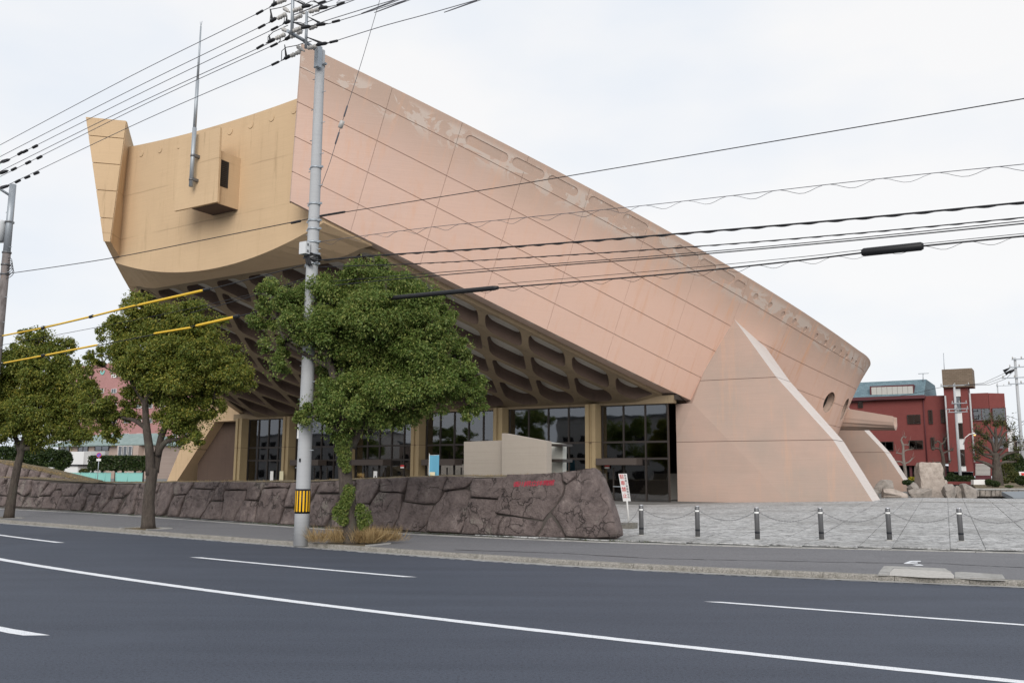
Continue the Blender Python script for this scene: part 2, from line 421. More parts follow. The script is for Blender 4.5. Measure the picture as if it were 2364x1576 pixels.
cr = n.math('MULTIPLY', n.math('SUBTRACT', 1.0, n.mask(n.vor(wd_.outputs['Vector'], 1.5, 'DISTANCE_TO_EDGE'), .008, .035)), n.mask(v, .46, .56))
c = n.mix(n.math('MULTIPLY', cr, .6), c, (0.03, .024, .022))
sp_ = n.noise(w, 34, 2, .5); c = n.mix(n.mask(sp_, .70, .74), c, (0.34, .30, .27))
n.base(c); n.bump(n.math('SUBTRACT', n.math('ADD', f, n.math('MULTIPLY', g, .6)), n.math('MULTIPLY', cr, .5)), 1.0, .16)
mat('wall_mortar', (0.075, 0.065, 0.058), .95)
n = NT(mat('garden_rock', (0.30, 0.27, 0.24), .9)); w = n.coord(kind='World'); f = n.noise(w, 3, 7, .7); g = n.noise(w, 20, 4, .7)
c = n.ramp(f, [(.3, (0.15, .135, .12)), (.52, (.32, .28, .245)), (.75, (.42, .37, .33))]); c = n.mix(n.math('MULTIPLY', n.objrand(), .5), c, (0.21, .20, .19))
n.base(c); n.bump(n.math('ADD', f, g), .7, .08)
n = NT(mat('standing_rock', (0.40, 0.34, 0.30), .9)); w = n.coord(kind='World'); f = n.noise(w, 3, 7, .7); g = n.noise(w, 16, 4, .7)
n.base(n.ramp(f, [(.3, (0.26, .22, .19)), (.52, (.40, .34, .295)), (.75, (.48, .42, .37))])); n.bump(n.math('ADD', f, g), .6, .06)
# bark, leaves, grass
def bark(name, c0, c1):
    n = NT(mat(name, c0, .95)); w = n.coord((5, 5, 1.4), 0, 'World'); f = n.noise(w, 3.2, 6, .75, .6); g = n.noise(n.coord(kind='World'), 1.7, 3)
    n.base(n.mix(n.math('MULTIPLY', n.mask(g, .5, .7), .4), n.ramp(f, [(.3, c0), (.7, c1)]), (0.13, .13, .10))); n.bump(f, .9, .05)
bark('bark', (0.04, 0.033, 0.028), (0.115, 0.093, 0.078)); bark('pale_bark', (0.13, 0.11, 0.10), (0.27, 0.235, 0.21))
def leaf(name, stops, trans=.25, rough=.5):
    n = NT(mat(name, (0.06, .09, .02), rough, 0, .35)); ge = n.new('ShaderNodeNewGeometry')
    w = n.coord(kind='World'); big = n.noise(w, .9, 3, .6)
    k = n.math('ADD', n.math('MULTIPLY', ge.outputs['Random Per Island'], .62), n.math('MULTIPLY', big, .38))
    c = n.ramp(k, stops); n.base(c)
    tr = n.new('ShaderNodeBsdfTranslucent'); mx = n.new('ShaderNodeMixShader'); mx.inputs['Fac'].default_value = trans
    n.link(c, tr.inputs['Color']); n.link(n.b.outputs[0], mx.inputs[1]); n.link(tr.outputs[0], mx.inputs[2]); n.link(mx.outputs[0], n.out.inputs['Surface'])
leaf('camphor_leaf', [(.12, (0.078, .135, .028)), (.42, (.145, .215, .048)), (.66, (.225, .275, .075)), (.84, (.31, .325, .085)), (.95, (.58, .47, .09))], .42)
leaf('ochre_leaf', [(.12, (0.088, .13, .024)), (.42, (.165, .21, .04)), (.64, (.255, .27, .055)), (.82, (.36, .32, .055)), (.94, (.58, .42, .06))], .42)
leaf('hedge_leaf', [(.15, (0.012, .028, .008)), (.5, (.03, .052, .013)), (.85, (.06, .085, .02))], .15)
leaf('shrub_leaf', [(.15, (0.03, .045, .012)), (.5, (.075, .085, .022)), (.85, (.13, .13, .04))], .2)
leaf('yellow_flower', [(.2, (0.10, .12, .02)), (.5, (.40, .33, .02)), (.85, (.60, .48, .03))], .2)
leaf('dry_grass', [(.15, (0.20, .13, .055)), (.5, (.36, .25, .12)), (.85, (.50, .38, .20))], .2, .8)
leaf('green_grass', [(.15, (0.03, .055, .012)), (.5, (.06, .10, .02)), (.85, (.11, .14, .03))], .2, .8)
# metals, plastics
mat('galvanised', (0.36, 0.39, 0.42), .5, .5); mat('steel_dull', (0.17, 0.17, 0.175), .45, .55); mat('black_rubber', (0.018, 0.018, 0.02), .5)
mat('cable_black', (0.022, 0.022, 0.025), .55); mat('cable_grey', (0.10, 0.10, 0.115), .5); mat('porcelain', (0.42, 0.405, 0.385), .3, 0, .5); mat('yellow_tube', (0.72, 0.46, 0.04), .5)
mat('sign_yellow', (0.80, 0.44, 0.01), .6); mat('sign_black', (0.015, 0.017, 0.022), .6); mat('white_paint', (0.72, 0.71, 0.69), .6); mat('box_grey', (0.58, 0.59, 0.60), .5)
mat('red_letter', (0.42, 0.02, 0.05), .6); mat('sign_red', (0.55, 0.05, 0.05), .6); mat('black_letter', (0.05, 0.05, 0.055), .7); mat('reflective', (0.80, 0.80, 0.78), .4)
n = NT(mat('sign_white', (0.72, .71, .69), .6)); f = n.noise(n.coord(kind='World'), 9, 5, .75); n.base(n.mix(n.mask(f, .60, .70), (0.72, .71, .70), (0.42, .33, .26)))
n = NT(mat('block_concrete', (0.17, .16, .14), .9)); f = n.noise(n.coord(kind='World'), 12, 5, .7); n.base(n.ramp(f, [(.3, (0.10, .095, .08)), (.7, (.24, .225, .20))]))
mat('sign_blue', (0.05, 0.10, 0.50), .5); mat('banner_blue', (0.12, 0.34, 0.48), .8); mat('banner_cream', (0.66, 0.60, 0.40), .8)
mat('terracotta', (0.36, 0.13, 0.07), .8); mat('chrome', (0.6, 0.6, 0.62), .25, .9)
n = NT(mat('vending_light', (0.8, .7, .4), .5)); n.b.inputs['Emission Color'].default_value = (1.0, .72, .30, 1); n.b.inputs['Emission Strength'].default_value = 1.6
n = NT(mat('lamp_glow', (0.9, .5, .2), .4)); n.b.inputs['Emission Color'].default_value = (1.0, .50, .12, 1); n.b.inputs['Emission Strength'].default_value = 2.5
# far houses
def tiles(name, c0, c1, mortar, sx, sz):
    n = NT(mat(name, c0, .75)); tc = n.new('ShaderNodeNewGeometry'); sp = n.new('ShaderNodeSeparateXYZ'); n.link(tc.outputs['Position'], sp.inputs[0])
    al = n.math('ADD', n.math('MULTIPLY', sp.outputs['X'], float(T[0])), n.math('MULTIPLY', sp.outputs['Y'], float(T[1])))
    cb = n.new('ShaderNodeCombineXYZ'); n.link(al, cb.inputs[0]); n.link(sp.outputs['Z'], cb.inputs[1])
    b = n.new('ShaderNodeTexBrick'); b.inputs['Scale'].default_value = 1.0; b.inputs['Brick Width'].default_value = sx; b.inputs['Row Height'].default_value = sz; b.inputs['Mortar Size'].default_value = .012
    b.inputs['Color1'].default_value = (*c0, 1); b.inputs['Color2'].default_value = (*c1, 1); b.inputs['Mortar'].default_value = (*mortar, 1); n.link(cb.outputs[0], b.inputs['Vector'])
    f = n.noise(n.coord(kind='World'), .5, 4, .6)
    n.base(n.mix(n.math('MULTIPLY', n.mask(f, .45, .7), .3), b.outputs['Color'], tuple(k * .7 for k in c0)))
tiles('red_tile', (0.215, 0.048, 0.042), (0.185, 0.04, 0.036), (0.15, .055, .05), .23, .08)
tiles('pink_tile', (0.42, 0.215, 0.205), (0.38, .19, .18), (0.33, .19, .18), .45, .2)
tiles('slate_roof', (0.15, 0.22, 0.25), (0.11, .17, .20), (0.06, .09, .10), .5, .22)
tiles('brown_slate', (0.20, 0.15, 0.11), (0.16, .12, .085), (0.08, .06, .04), .5, .22)
tiles('beige_tile', (0.42, 0.33, 0.28), (0.38, .29, .25), (0.33, .27, .23), .4, .15)
n = NT(mat('green_roof', (0.19, 0.30, 0.28), .6)); f = n.noise(n.coord(kind='World'), 1.2, 4, .6); n.base(n.ramp(f, [(.3, (0.16, .215, .205)), (.7, (.24, .31, .295))]))
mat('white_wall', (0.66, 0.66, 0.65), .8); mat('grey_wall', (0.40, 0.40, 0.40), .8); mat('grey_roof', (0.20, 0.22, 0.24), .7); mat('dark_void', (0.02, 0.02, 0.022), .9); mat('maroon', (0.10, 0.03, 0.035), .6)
mat('blind_grey', (0.46, 0.45, 0.42), .8); mat('green_net', (0.22, 0.48, 0.44), .7); mat('car_silver', (0.55, 0.57, 0.60), .3, .6); mat('car_black', (0.02, .02, .022), .4)
# ------------------------------------------------------------------ ground, road, pavement, plaza
_kp = [(-60, 20.6), (-45, 19.5), (-33.9, 18.6), (-28.3, 18.15), (-23.5, 17.65), (-19.5, 17.32), (-15.6, 17.08), (-13, 16.9), (-10.7, 16.82), (-9.1, 16.84), (-7, 17.0), (-5.1, 17.24), (-3.4, 17.58), (-1.8, 17.9), (-.8, 18.13), (4, 19.2), (12, 21)]
def kerb_v(u): return float(np.interp(u, [p[0] for p in _kp], [p[1] for p in _kp]))
def solid_v(u): return np.polyval([0.00557, 0.0547, 9.8147], max(-60, min(14, u)))
def dash_v(u): return np.polyval([0.00467, 0.07449, 13.54561], max(-60, min(14, u)))
_bp = [(-60, 24.6), (-43.6, 24.0), (-37.5, 23.9), (-31.1, 23.2), (-25.2, 22.25), (-22.1, 21.8), (-18.3, 21.4), (-14.2, 21.45), (-10.6, 21.9), (-6.8, 22.8), (-3.7, 23.9), (-1.0, 24.7), (4, 26.2), (12, 28.6)]
def back_v(u): return float(np.interp(u, [p[0] for p in _bp], [p[1] for p in _bp]))

def sheet(us, vs_of, z_of, uv=None):
    """quad sheet over u stations; vs_of(u) gives the list of v across"""
    V, F = [], []; m = len(vs_of(us[0]))
    for u in us:
        for v in vs_of(u):
            p = uvz(u, v); V.append((p[0], p[1], z_of(u, v, p)))
    for i in range(len(us) - 1):
        for j in range(m - 1):
            F.append((i * m + j, (i + 1) * m + j, (i + 1) * m + j + 1, i * m + j + 1))
    return V, F
def ground_z(v): return -0.08 + 0.72 * smooth(v, 30, 80)
us = [-1500, -600, -250, -120, -80, -60, -40, -20, 0, 20, 40, 60, 90, 150, 400, 1500]
vv = [-900, -200, -60, 0, 20, 30, 38, 46, 54, 62, 70, 80, 100, 150, 300, 900, 2500]
V, F = sheet(us, lambda u: vv, lambda u, v, p: ground_z(v))
put('ground', pmesh('ground', V, F, True), M['far_ground'], base=False, kind='structure', label='grey ground reaching to the horizon behind the streets', cat='ground')

ur = list(np.arange(-120, -60, 10)) + list(np.arange(-60, 14.1, 1.0)) + list(np.arange(18, 80, 6))
V, F = sheet(ur, lambda u: [-6, -2, 2, 6, 10, kerb_v(u) - .02], lambda u, v, p: 0.0)
road = put('road', pmesh('road', V, F), M['road_asphalt'], base=False, kind='structure', label='dark grey asphalt road with white lane lines', cat='road')
V, F = sheet(ur, lambda u: [-12, -6.15], lambda u, v, p: 0.12)
put('pavement', pmesh('near_pavement', V, F), M['walk_asphalt'], base=False, kind='structure', label='asphalt pavement on the near side behind the viewer', cat='pavement')

def stripe(name, u0, u1, vf, w, mat_, z=.004, off=0.0, skew=.12):
    us_ = list(np.linspace(u0, u1, max(3, int((u1 - u0) / .15) + 2)))
    V, F = [], []
    for u in us_:
        for s in (-1, 1):
            p = uvz(u + s * skew, vf(u) + off + s * w / 2 + random.uniform(-.006, .006)); V.append((p[0], p[1], z))
    for i in range(len(us_) - 1):
        F.append((2 * i, 2 * i + 2, 2 * i + 3, 2 * i + 1))
    return put(name, pmesh(name, V, F), mat_, road)
stripe('solid_centre_line', -60, 20, solid_v, .165, M['paint_white'])
def uo(px, py): return float(atz(px, py) @ T)
for u0, u1 in ((uo(156, 1251) - 8.2, uo(156, 1251)), (uo(459, 1285), uo(944, 1332)), (uo(1640, 1390), uo(1640, 1390) + 8.2), (uo(156, 1251) - 24, uo(156, 1251) - 15)):
    stripe('lane_dash', u0, u1, dash_v, .13, M['paint_white'])
pb = atz(80, 1467); vb_ = float(pb @ A)
stripe('lane_dash', uo(80, 1467) - 6.5, uo(80, 1467), lambda u: vb_ + .02 + .005 * (u - uo(80, 1467)) ** 2, .18, M['paint_white'])
stripe('edge_line', -50, 16, kerb_v, .07, M['worn_line'], off=-.27)
stripe('gutter_strip', -60, 20, kerb_v, .24, M['concrete_strip'], z=.008, off=-.125)

# raised far pavement between kerb and plaza / stone wall
V, F = sheet(ur, lambda u: [kerb_v(u) + .13, kerb_v(u) + 1.2, (kerb_v(u) + back_v(u)) / 2, back_v(u) - .1], lambda u, v, p: 0.095)
walk = put('pavement', pmesh('pavement', V, F), M['walk_asphalt'], base=False, kind='structure', label='grey asphalt pavement between the road kerb and the stone wall', cat='pavement')
# kerb stones
for i, u0 in enumerate(np.arange(-46, 8, 1.2)):
    V = []; L_ = 1.19
    for u in (u0, u0 + L_):
        jz = random.uniform(-.006, .006); jv = random.uniform(-.006, .006)
        k = kerb_v(u) + jv
        for dv, z in ((0.0, -.05), (0.012, .075), (.04, .102 + jz), (.145, .106 + jz), (.145, -.05)):
            p = uvz(u, k + dv); V.append((p[0], p[1], z))
    F = [(j, 5 + j, 6 + j, j + 1) for j in range(4)] + [(4, 3, 2, 1, 0), (5, 6, 7, 8, 9)]
    put('kerb_stone', pmesh('kerb_stone', V, F), M['granite_kerb'], walk)
# pale concrete strip along the back of the pavement
for u0 in np.arange(-46, 10, 2.0):
    V = []
    for u in (u0, u0 + 1.985):
        for dv, z in ((-.1, .05), (-.1, .112), (.12, .118), (.12, .05)):
            p = uvz(u, back_v(u) + dv); V.append((p[0], p[1], z))
    put('edging_stone', pmesh('edging_stone', V, [(0, 4, 5, 1), (1, 5, 6, 2), (2, 6, 7, 3), (3, 2, 1, 0), (4, 5, 6, 7)]), M['concrete_strip'], walk)
# repair patches and cover plates in the pavement near the right edge
def flat_patch(name, pix, z, m, parent, thick=.012):
    pts = [atz(u, v, z) for u, v in pix]
    mb = MB(); mb.prism(pts, (0, 0, -thick)); mb.f = [f[::-1] for f in mb.f]
    return mb.build(name, m, parent)
def cp(x, y): return (1960 + x / 5.822, 1240 + y / 5.822)
flat_patch('concrete_patch', [cp(*q) for q in ((380, 508), (420, 440), (470, 382), (560, 382), (1290, 412), (1335, 440), (1380, 460), (1100, 450), (600, 405), (545, 470), (530, 512))], .0985, M['concrete_strip'], walk, .003)
flat_patch('cover_slab', [cp(*q) for q in ((540, 508), (550, 465), (605, 412), (1100, 442), (1370, 465), (1415, 510), (1410, 545), (1100, 540))], .1025, M['concrete_pale'], walk, .003)
flat_patch('concrete_patch', [cp(*q) for q in ((1425, 545), (1420, 465), (1520, 460), (2060, 495), (2090, 540), (2105, 578), (1800, 570))], .0995, M['concrete_strip'], walk, .003)
for pix in (((735, 345), (790, 325), (830, 312), (960, 312), (965, 320), (850, 322), (800, 335), (920, 332), (925, 342), (770, 348)), ((850, 362), (960, 360), (1000, 372), (900, 372))):
    flat_patch('paint_mark', [cp(*q) for q in pix], .101, M['paint_white'], walk, .004)
# long seam in the asphalt
mb = MB(); prev = None
seam = [(1050, 1268), (1300, 1276), (1500, 1288), (1700, 1292), (1960, 1297), (2080, 1299), (2150, 1298), (2250, 1304), (2364, 1309), (2450, 1312)]
for k in range(len(seam) - 1):
    a_, b_ = atz(*seam[k], .099), atz(*seam[k + 1], .099)
    nseg = 8
    for q in range(nseg):
        p, r = a_ + (b_ - a_) * q / nseg, a_ + (b_ - a_) * (q + 1) / nseg
        w0_ = random.uniform(.012, .05); o0 = A * random.uniform(-.03, .03)
        if q == 0 or prev is None: prev = p
        mb.add([prev - A * w0_, r + o0 - A * w0_, r + o0 + A * w0_, prev + A * w0_], [(0, 1, 2, 3)]); prev = r + o0
mb.build('asphalt_crack', M['sign_black'], walk)
# tree pits with low edging
def tree_pit(px, py, du0, du1):
    c = atz(px, py, .125); cu_, v0 = float(c @ T), kerb_v(float(c @ T)) + .14
    mb = MB()
    mb.box(uvz(cu_ + (du0 + du1) / 2, v0 + .95, .105), (du1 - du0, .09, .04), AXR)
    mb.box(uvz(cu_ + du0, v0 + .47, .105), (.09, .86, .04), AXR); mb.box(uvz(cu_ + du1, v0 + .47, .105), (.09, .86, .04), AXR)
    e = mb.build('tree_pit_edging', M['concrete_strip'], walk)
    MB().box(uvz(cu_ + (du0 + du1) / 2, v0 + .47, .09), (du1 - du0 - .1, .84, .024), AXR).build('pit_soil', M['soil'], walk)
for q in ((20, 1193, -.6, .75), (340, 1217, -.6, .75), (812, 1253, -.7, .7)): tree_pit(*q)

# plaza: base sheet with separate slabs laid on it
pu = list(np.arange(-60, -14, 3.0)) + list(np.arange(-14, 24, 1.5)) + [30, 40]
def plaza_far(u): return float(np.interp(u, [-60, -14, -9, -3, 4, 12, 24, 40], [58, 58, 60, 58.5, 60, 62, 64, 64]))
V, F = sheet(pu, lambda u: [back_v(u) + .12 + (plaza_far(u) - back_v(u) - .12) * k / 10 for k in range(11)], lambda u, v, p: plaza_z(p) - .02)
mb = MB(); mb.add(V, F)
nu = len(pu); edge = [10 + 11 * i for i in range(nu)]
lo = [(V[i][0], V[i][1], V[i][2] - .8) for i in edge]
k0 = len(mb.v); mb.v += [tuple(map(float, p)) for p in lo]
for i in range(nu - 1):
    mb.f.append((edge[i], edge[i + 1], k0 + i + 1, k0 + i)); mb.sm.append(False)
plaza = mb.build('plaza', M['plaza_paving'], base=False, kind='structure', label='pale grey slab paved plaza in front of the gymnasium', cat='plaza')
uu = -4.68 - 5 * 2.06; wi = 0; slabs = 0
def skew(u, v): return u - .104 * (v - 25)
while uu < 16:
    wd = (.77, 1.29)[wi % 2]; wi += 1
    v0 = back_v(uu + wd / 2) + .16
    cuts = [v0]
    while cuts[-1] < plaza_far(uu) - 2.0:
        cuts.append(cuts[-1] + (4.2 if cuts[-1] < 40 else 6.5) + random.uniform(-.3, .3))
    cuts[-1] = plaza_far(uu) - .05
    for j in range(len(cuts) - 1):
        g = .014; jz = random.uniform(-.004, .004)
        sc = [(uu + g, cuts[j] + g), (uu + wd - g, cuts[j] + g), (uu + wd - g, cuts[j + 1] - g), (uu + g, cuts[j + 1] - g)]
        vm_ = (cuts[j] + cuts[j + 1]) / 2
        if vm_ > 51 and skew(uu, vm_) < -8.3: continue            # under the leg
        V = []
        n_ = 3
        for k in range(n_):
            t_ = k / (n_ - 1); v = sc[0][1] + (sc[3][1] - sc[0][1]) * t_
            for u in (sc[0][0], sc[1][0]):
                p = uvz(skew(u, v), v); V.append((p[0], p[1], plaza_z(p) + .002 + jz))
        F = [(2 * k, 2 * k + 1, 2 * k + 3, 2 * k + 2) for k in range(n_ - 1)]
        b0 = len(V); V += [(x, y, z - .03) for x, y, z in V]
        ring = [0, 1, 3, 5, 4, 2]
        F += [(ring[(q + 1) % 6], ring[q], b0 + ring[q], b0 + ring[(q + 1) % 6]) for q in range(6)]
        put('paving_slab', pmesh('paving_slab', V, F), M['plaza_paving'], plaza); slabs += 1
    uu += wd

mb = MB(); prev = None                                  # pale drainage strip near the far edge
for px in range(2030, 2420, 30):
    p = atground(px, 1156 + (px - 2030) * .012); d = A * .22
    q0, q1 = p - d, p + d; q0[2] = plaza_z(q0) + .010; q1[2] = plaza_z(q1) + .010
    if prev is not None: mb.add([prev[0], q0, q1, prev[1]], [(0, 1, 2, 3)])
    prev = (q0, q1)
mb.build('drain_strip', M['concrete_pale'], plaza)
# ------------------------------------------------------------------ the gymnasium
gym = empty('gymnasium', GW((0, 0, .2)), 'boat shaped pink and yellow concrete gymnasium raised on splayed legs', 'gymnasium')
def zt(x): return 11.1 + 12.3 * (abs(x) / 39.75) ** 1.69 if x < 0 else 11.1 + 12.3 * (max(0, x - 9) / 30.75) ** 1.4
def wt(x): return 28 - 18.9 * (abs(x) / 39.75) ** 2
def zb(x): return 4.3 + 11.3 * (abs(x) / 38.8) ** 1.78
def wb(x): return 22.9 - 15.1 * (abs(x) / 38.8) ** 2 + 2.6 * math.exp(-(x / 8.5) ** 2)
XT = [-39.75, -36.3, -33.4, -30.4, -27.3, -23.9, -20.4, -16.7, -12.4, 0, 12.4, 16.7, 20.4, 23.9, 27.3, 30.4, 33.4, 36.3, 39.75]
XB = [-38.8, -36.3, -33.2, -30, -26.5, -22.7, -18.7, -15, -11, 0, 11, 15, 18.7, 22.7, 26.5, 30, 33.2, 36.3, 38.8]
def HS(x, q, side=1):
    """outer face of the hull: x along the top edge, q from top (0) to bottom (1)"""
    xb = float(np.interp(x, XT, XB))
    p = np.array([x, wt(x), zt(x)]) * (1 - q) + np.array([xb, wb(xb), zb(xb)]) * q
    p[1] *= side; return p
def HN(x, q, side=1):
    e = .05
    d1 = HS(x + e, q, 1) - HS(x - e, q, 1); d2 = HS(x, q + .01, 1) - HS(x, q - .01, 1)
    n_ = np.cross(d2, d1); n_ /= np.linalg.norm(n_)
    if n_[1] < 0: n_ = -n_
    n_ = n_.copy(); n_[1] *= side; return n_
def bth(x): return .35 + .75 * smooth(abs(x), 39.5, 33.5)      # thickness of the bottom flange
def tth(x): return 2.3
def beam_core(side):
    st = [-39.7] + list(np.linspace(-39, 39, 53)) + [39.7]
    V = []; nq = 6
    for x in st:
        nb = HN(x, .5, side); nh = np.array([nb[0], nb[1], 0]); nh /= np.linalg.norm(nh)
        row = [HS(x, q, side) - HN(x, q, side) * .045 for q in np.linspace(0, 1, nq)]
        row[0] = row[0] + np.array([0, 0, -.02])
        t_, b_ = row[0] - nh * tth(x), row[-1] - nh * bth(x) + np.array([0, 0, -.12 * smooth(abs(x), 39, 35)])
        row += [b_ + np.array([0, 0, .02]), (b_ * .65 + t_ * .35), t_]
        V += [GW(p) for p in row]
    m = nq + 3; F = []
    for i in range(len(st) - 1):
        for j in range(m):
            f = (i * m + j, i * m + (j + 1) % m, (i + 1) * m + (j + 1) % m, (i + 1) * m + j)
            F.append(f if side < 0 else f[::-1])
    c0 = tuple(range(m)); c1 = tuple((len(st) - 1) * m + k for k in range(m))
    F += [c0 if side > 0 else c0[::-1], c1[::-1] if side > 0 else c1]
    return pmesh('side_beam', V, F)
beam_near = put('side_beam', beam_core(1), M['pink_concrete'], gym, label='near pink edge beam of the boat shaped hull')
beam_far = put('side_beam', beam_core(-1), M['yellow_concrete'], gym, label='far yellow edge beam of the boat shaped hull')
beam_near.data.uv_layers.new(name='UVMap')

# cladding panels of the near face (rows and columns as cast)
ROWS = [0, .15, .37, .59, .812, 1.0]
COLS = [-39.75, -36.3, -33.4, -30.4, -27.3, -23.9, -20.4, -16.7, -12.0, -6.0, 0, 6, 12, 16.7, 20.4, 23.9, 27.3]
arc = {}; s_ = 0; xs_ = np.arange(-39.8, 28, .1); prev = None; AX, AS = [], []
for x in xs_:
    p = HS(x, .3)
    if prev is not None: s_ += np.linalg.norm(p - prev)
    prev = p; AX.append(x); AS.append(s_)
def hull_uv(x, q):
    h = np.linalg.norm(HS(x, 1) - HS(x, 0)); return (float(np.interp(x, AX, AS)), float(q * h))
def panel(x0, x1, q0, q1):
    gx, gq = .007, .0021
    nx, nq_ = 7, 4
    Xs = np.linspace(x0 + gx, x1 - gx, nx); Q = np.linspace(q0 + (gq if q0 > 0 else 0), q1 - (gq if q1 < 1 else 0), nq_)
    V, UVs = [], []
    for lay in (0, -.13):
        for q in Q:
            for x in Xs:
                V.append(GW(HS(x, q) + HN(x, min(max(q, .02), .98)) * lay)); UVs.append(hull_uv(x, q))
    F = []; N_ = nx * nq_
    for j in range(nq_ - 1):
        for i in range(nx - 1):
            a_ = j * nx + i
            F.append((a_, a_ + nx, a_ + nx + 1, a_ + 1)); F.append((N_ + a_, N_ + a_ + 1, N_ + a_ + nx + 1, N_ + a_ + nx))
    for i in range(nx - 1):
        F.append((i, i + 1, N_ + i + 1, N_ + i)); a_ = (nq_ - 1) * nx + i; F.append((a_ + 1, a_, N_ + a_, N_ + a_ + 1))
    for j in range(nq_ - 1):
        a_ = j * nx; F.append((a_ + nx, a_, N_ + a_, N_ + a_ + nx)); a_ = j * nx + nx - 1; F.append((a_, a_ + nx, N_ + a_ + nx, N_ + a_))
    me = pmesh('panel', V, F)
    uvl = me.uv_layers.new(name='UVMap')
    li = np.empty(len(me.loops), dtype=np.int32); me.loops.foreach_get('vertex_index', li)
    uvl.data.foreach_set('uv', np.array(UVs)[li].ravel())
    return me
# recessed pockets along the top course: long slots, then round holes
SLOTS = [(-32.9, -31.4, .085, .26), (-30.8, -29.7, .075, .26), (-29.1, -28.0, .07, .25), (-27.0, -25.8, .065, .25), (-25.1, -24.1, .06, .25), (-21.8, -20.7, .07, .24), (-20.1, -19.4, .07, .24), (-18.9, -17.9, .07, .24), (-17.4, -16.95, .075, .22)]
SLOTS += [(x, x, q, .2) for x, q in ((-15.7, .09), (-14.3, .09), (-12.9, .10), (-11.6, .10), (-10.2, .11), (-8.7, .11), (-7.3, .12), (-5.8, .12), (-4.6, .12), (-3.3, .122), (-1.9, .125), (-.7, .128))]
def slot_prism(x0, x1, q, r, d0, d1, nseg=8):
    """capsule prism sunk along the face normal from +d0 to -d1"""
    ring = []
    c0, c1 = HS(x0, q), HS(x1, q); xm = (x0 + x1) / 2; nn = HN(xm, q)
    ax_ = HS(xm + .2, q) - HS(xm - .2, q); ax_ /= np.linalg.norm(ax_); up_ = np.cross(nn, ax_)
    for k in range(nseg + 1):
        t_ = math.pi / 2 + math.pi * k / nseg; ring.append(c0 + r * (ax_ * math.cos(t_) + up_ * math.sin(t_)))
    for k in range(nseg + 1):
        t_ = -math.pi / 2 + math.pi * k / nseg; ring.append(c1 + r * (ax_ * math.cos(t_) + up_ * math.sin(t_)))
    mb = MB(); mb.prism([GW(p + nn * d0) for p in ring], GW(-nn * (d0 + d1)) - GW((0, 0, 0)))
    return mb.mesh('cutter')
def boolean(me, cutters):
    o = bpy.data.objects.new('tmp', me); COL.objects.link(o); tmp = []
    for c in cutters:
        bm = bmesh.new(); bm.from_mesh(c); bmesh.ops.recalc_face_normals(bm, faces=bm.faces); bm.to_mesh(c); bm.free()
        co = bpy.data.objects.new('tmpc', c); COL.objects.link(co); tmp.append(co)
        md = o.modifiers.new('b', 'BOOLEAN'); md.operation = 'DIFFERENCE'; md.object = co; md.solver = 'EXACT'
    bm = bmesh.new(); bm.from_mesh(me); bmesh.ops.recalc_face_normals(bm, faces=bm.faces); bm.to_mesh(me); bm.free()
    bpy.context.view_layer.update()
    out = bpy.data.meshes.new_from_object(o.evaluated_get(bpy.context.evaluated_depsgraph_get()))
    for co in tmp: bpy.data.objects.remove(co)
    bpy.data.objects.remove(o)
    return out
PORTS = [(-3.5, .60, .78), (.9, .62, .9)]
for r in range(len(ROWS) - 1):
    for c in range(len(COLS) - 1):
        x0, x1, q0, q1 = COLS[c], COLS[c + 1], ROWS[r], ROWS[r + 1]
        me = panel(x0, x1, q0, q1)
        cut = [slot_prism(a_, b_, q, rr, .1, .3) for a_, b_, q, rr in SLOTS if r == 0 and b_ > x0 - .3 and a_ < x1 + .3]
        cut += [slot_prism(x, x, q, rr, .3, .5, 14) for x, q, rr in PORTS if x0 - 1.5 < x < x1 + 1.5 and q0 - .14 < q < q1 + .14]
        if cut: me = boolean(me, cut)
        put('panel', me, M['pink_concrete'], beam_near)
for a_, b_, q, rr in SLOTS:
    put('pocket_filling', slot_prism(a_, b_, q, rr - .012, -.055, .069), M['mortar_fill'] if b_ > a_ else M['pink_concrete'], beam_near)
bme = boolean(beam_near.data, [slot_prism(x, x, q, rr, .3, 1.4, 14) for x, q, rr in PORTS])
beam_near.data = bme
for x, q, rr in PORTS:
    nn = HN(x, q); c = HS(x, q)
    ax_ = HS(x + .2, q) - HS(x - .2, q); ax_ /= np.linalg.norm(ax_); up_ = np.cross(nn, ax_)
    o_ = GW((0, 0, 0)); axg = tuple(GW(k) - o_ for k in (ax_, up_, nn))
    MB().lathe(GW(c - nn * .55), [(rr - .02, 0), (rr - .02, .02)], 24, axg).build('porthole_disc', M['hole_dark'], beam_near)
# far beam: blade-like end face in courses (seen head-on at the left)
for side, bm_, mt in ((-1, beam_far, M['yellow_concrete']), (1, beam_near, M['leg_concrete'])):
    x = -39.72; nb = HN(x, .5, side); nh = np.array([nb[0], nb[1], 0]); nh /= np.linalg.norm(nh)
    fw = np.array([-abs(nh[1]), -side * abs(nh[0]), 0])       # towards the road
    for r in range(len(ROWS) - 1):
        q0, q1 = ROWS[r] + (.003 if r else 0), ROWS[r + 1] - (.003 if r < 4 else 0)
        pts = []
        for q in (q0, q1):
            o_ = HS(x, q, side); th_ = tth(x) * (1 - q) + bth(x) * q
            pts.append((o_, o_ - nh * th_))
        (a0, a1), (b0, b1) = pts
        p8 = [b0, b1, b1 + fw * .06, b0 + fw * .06, a0, a1, a1 + fw * .06, a0 + fw * .06]
        MB().hexa([GW(p) for p in p8]).build('end_panel', mt, bm_)
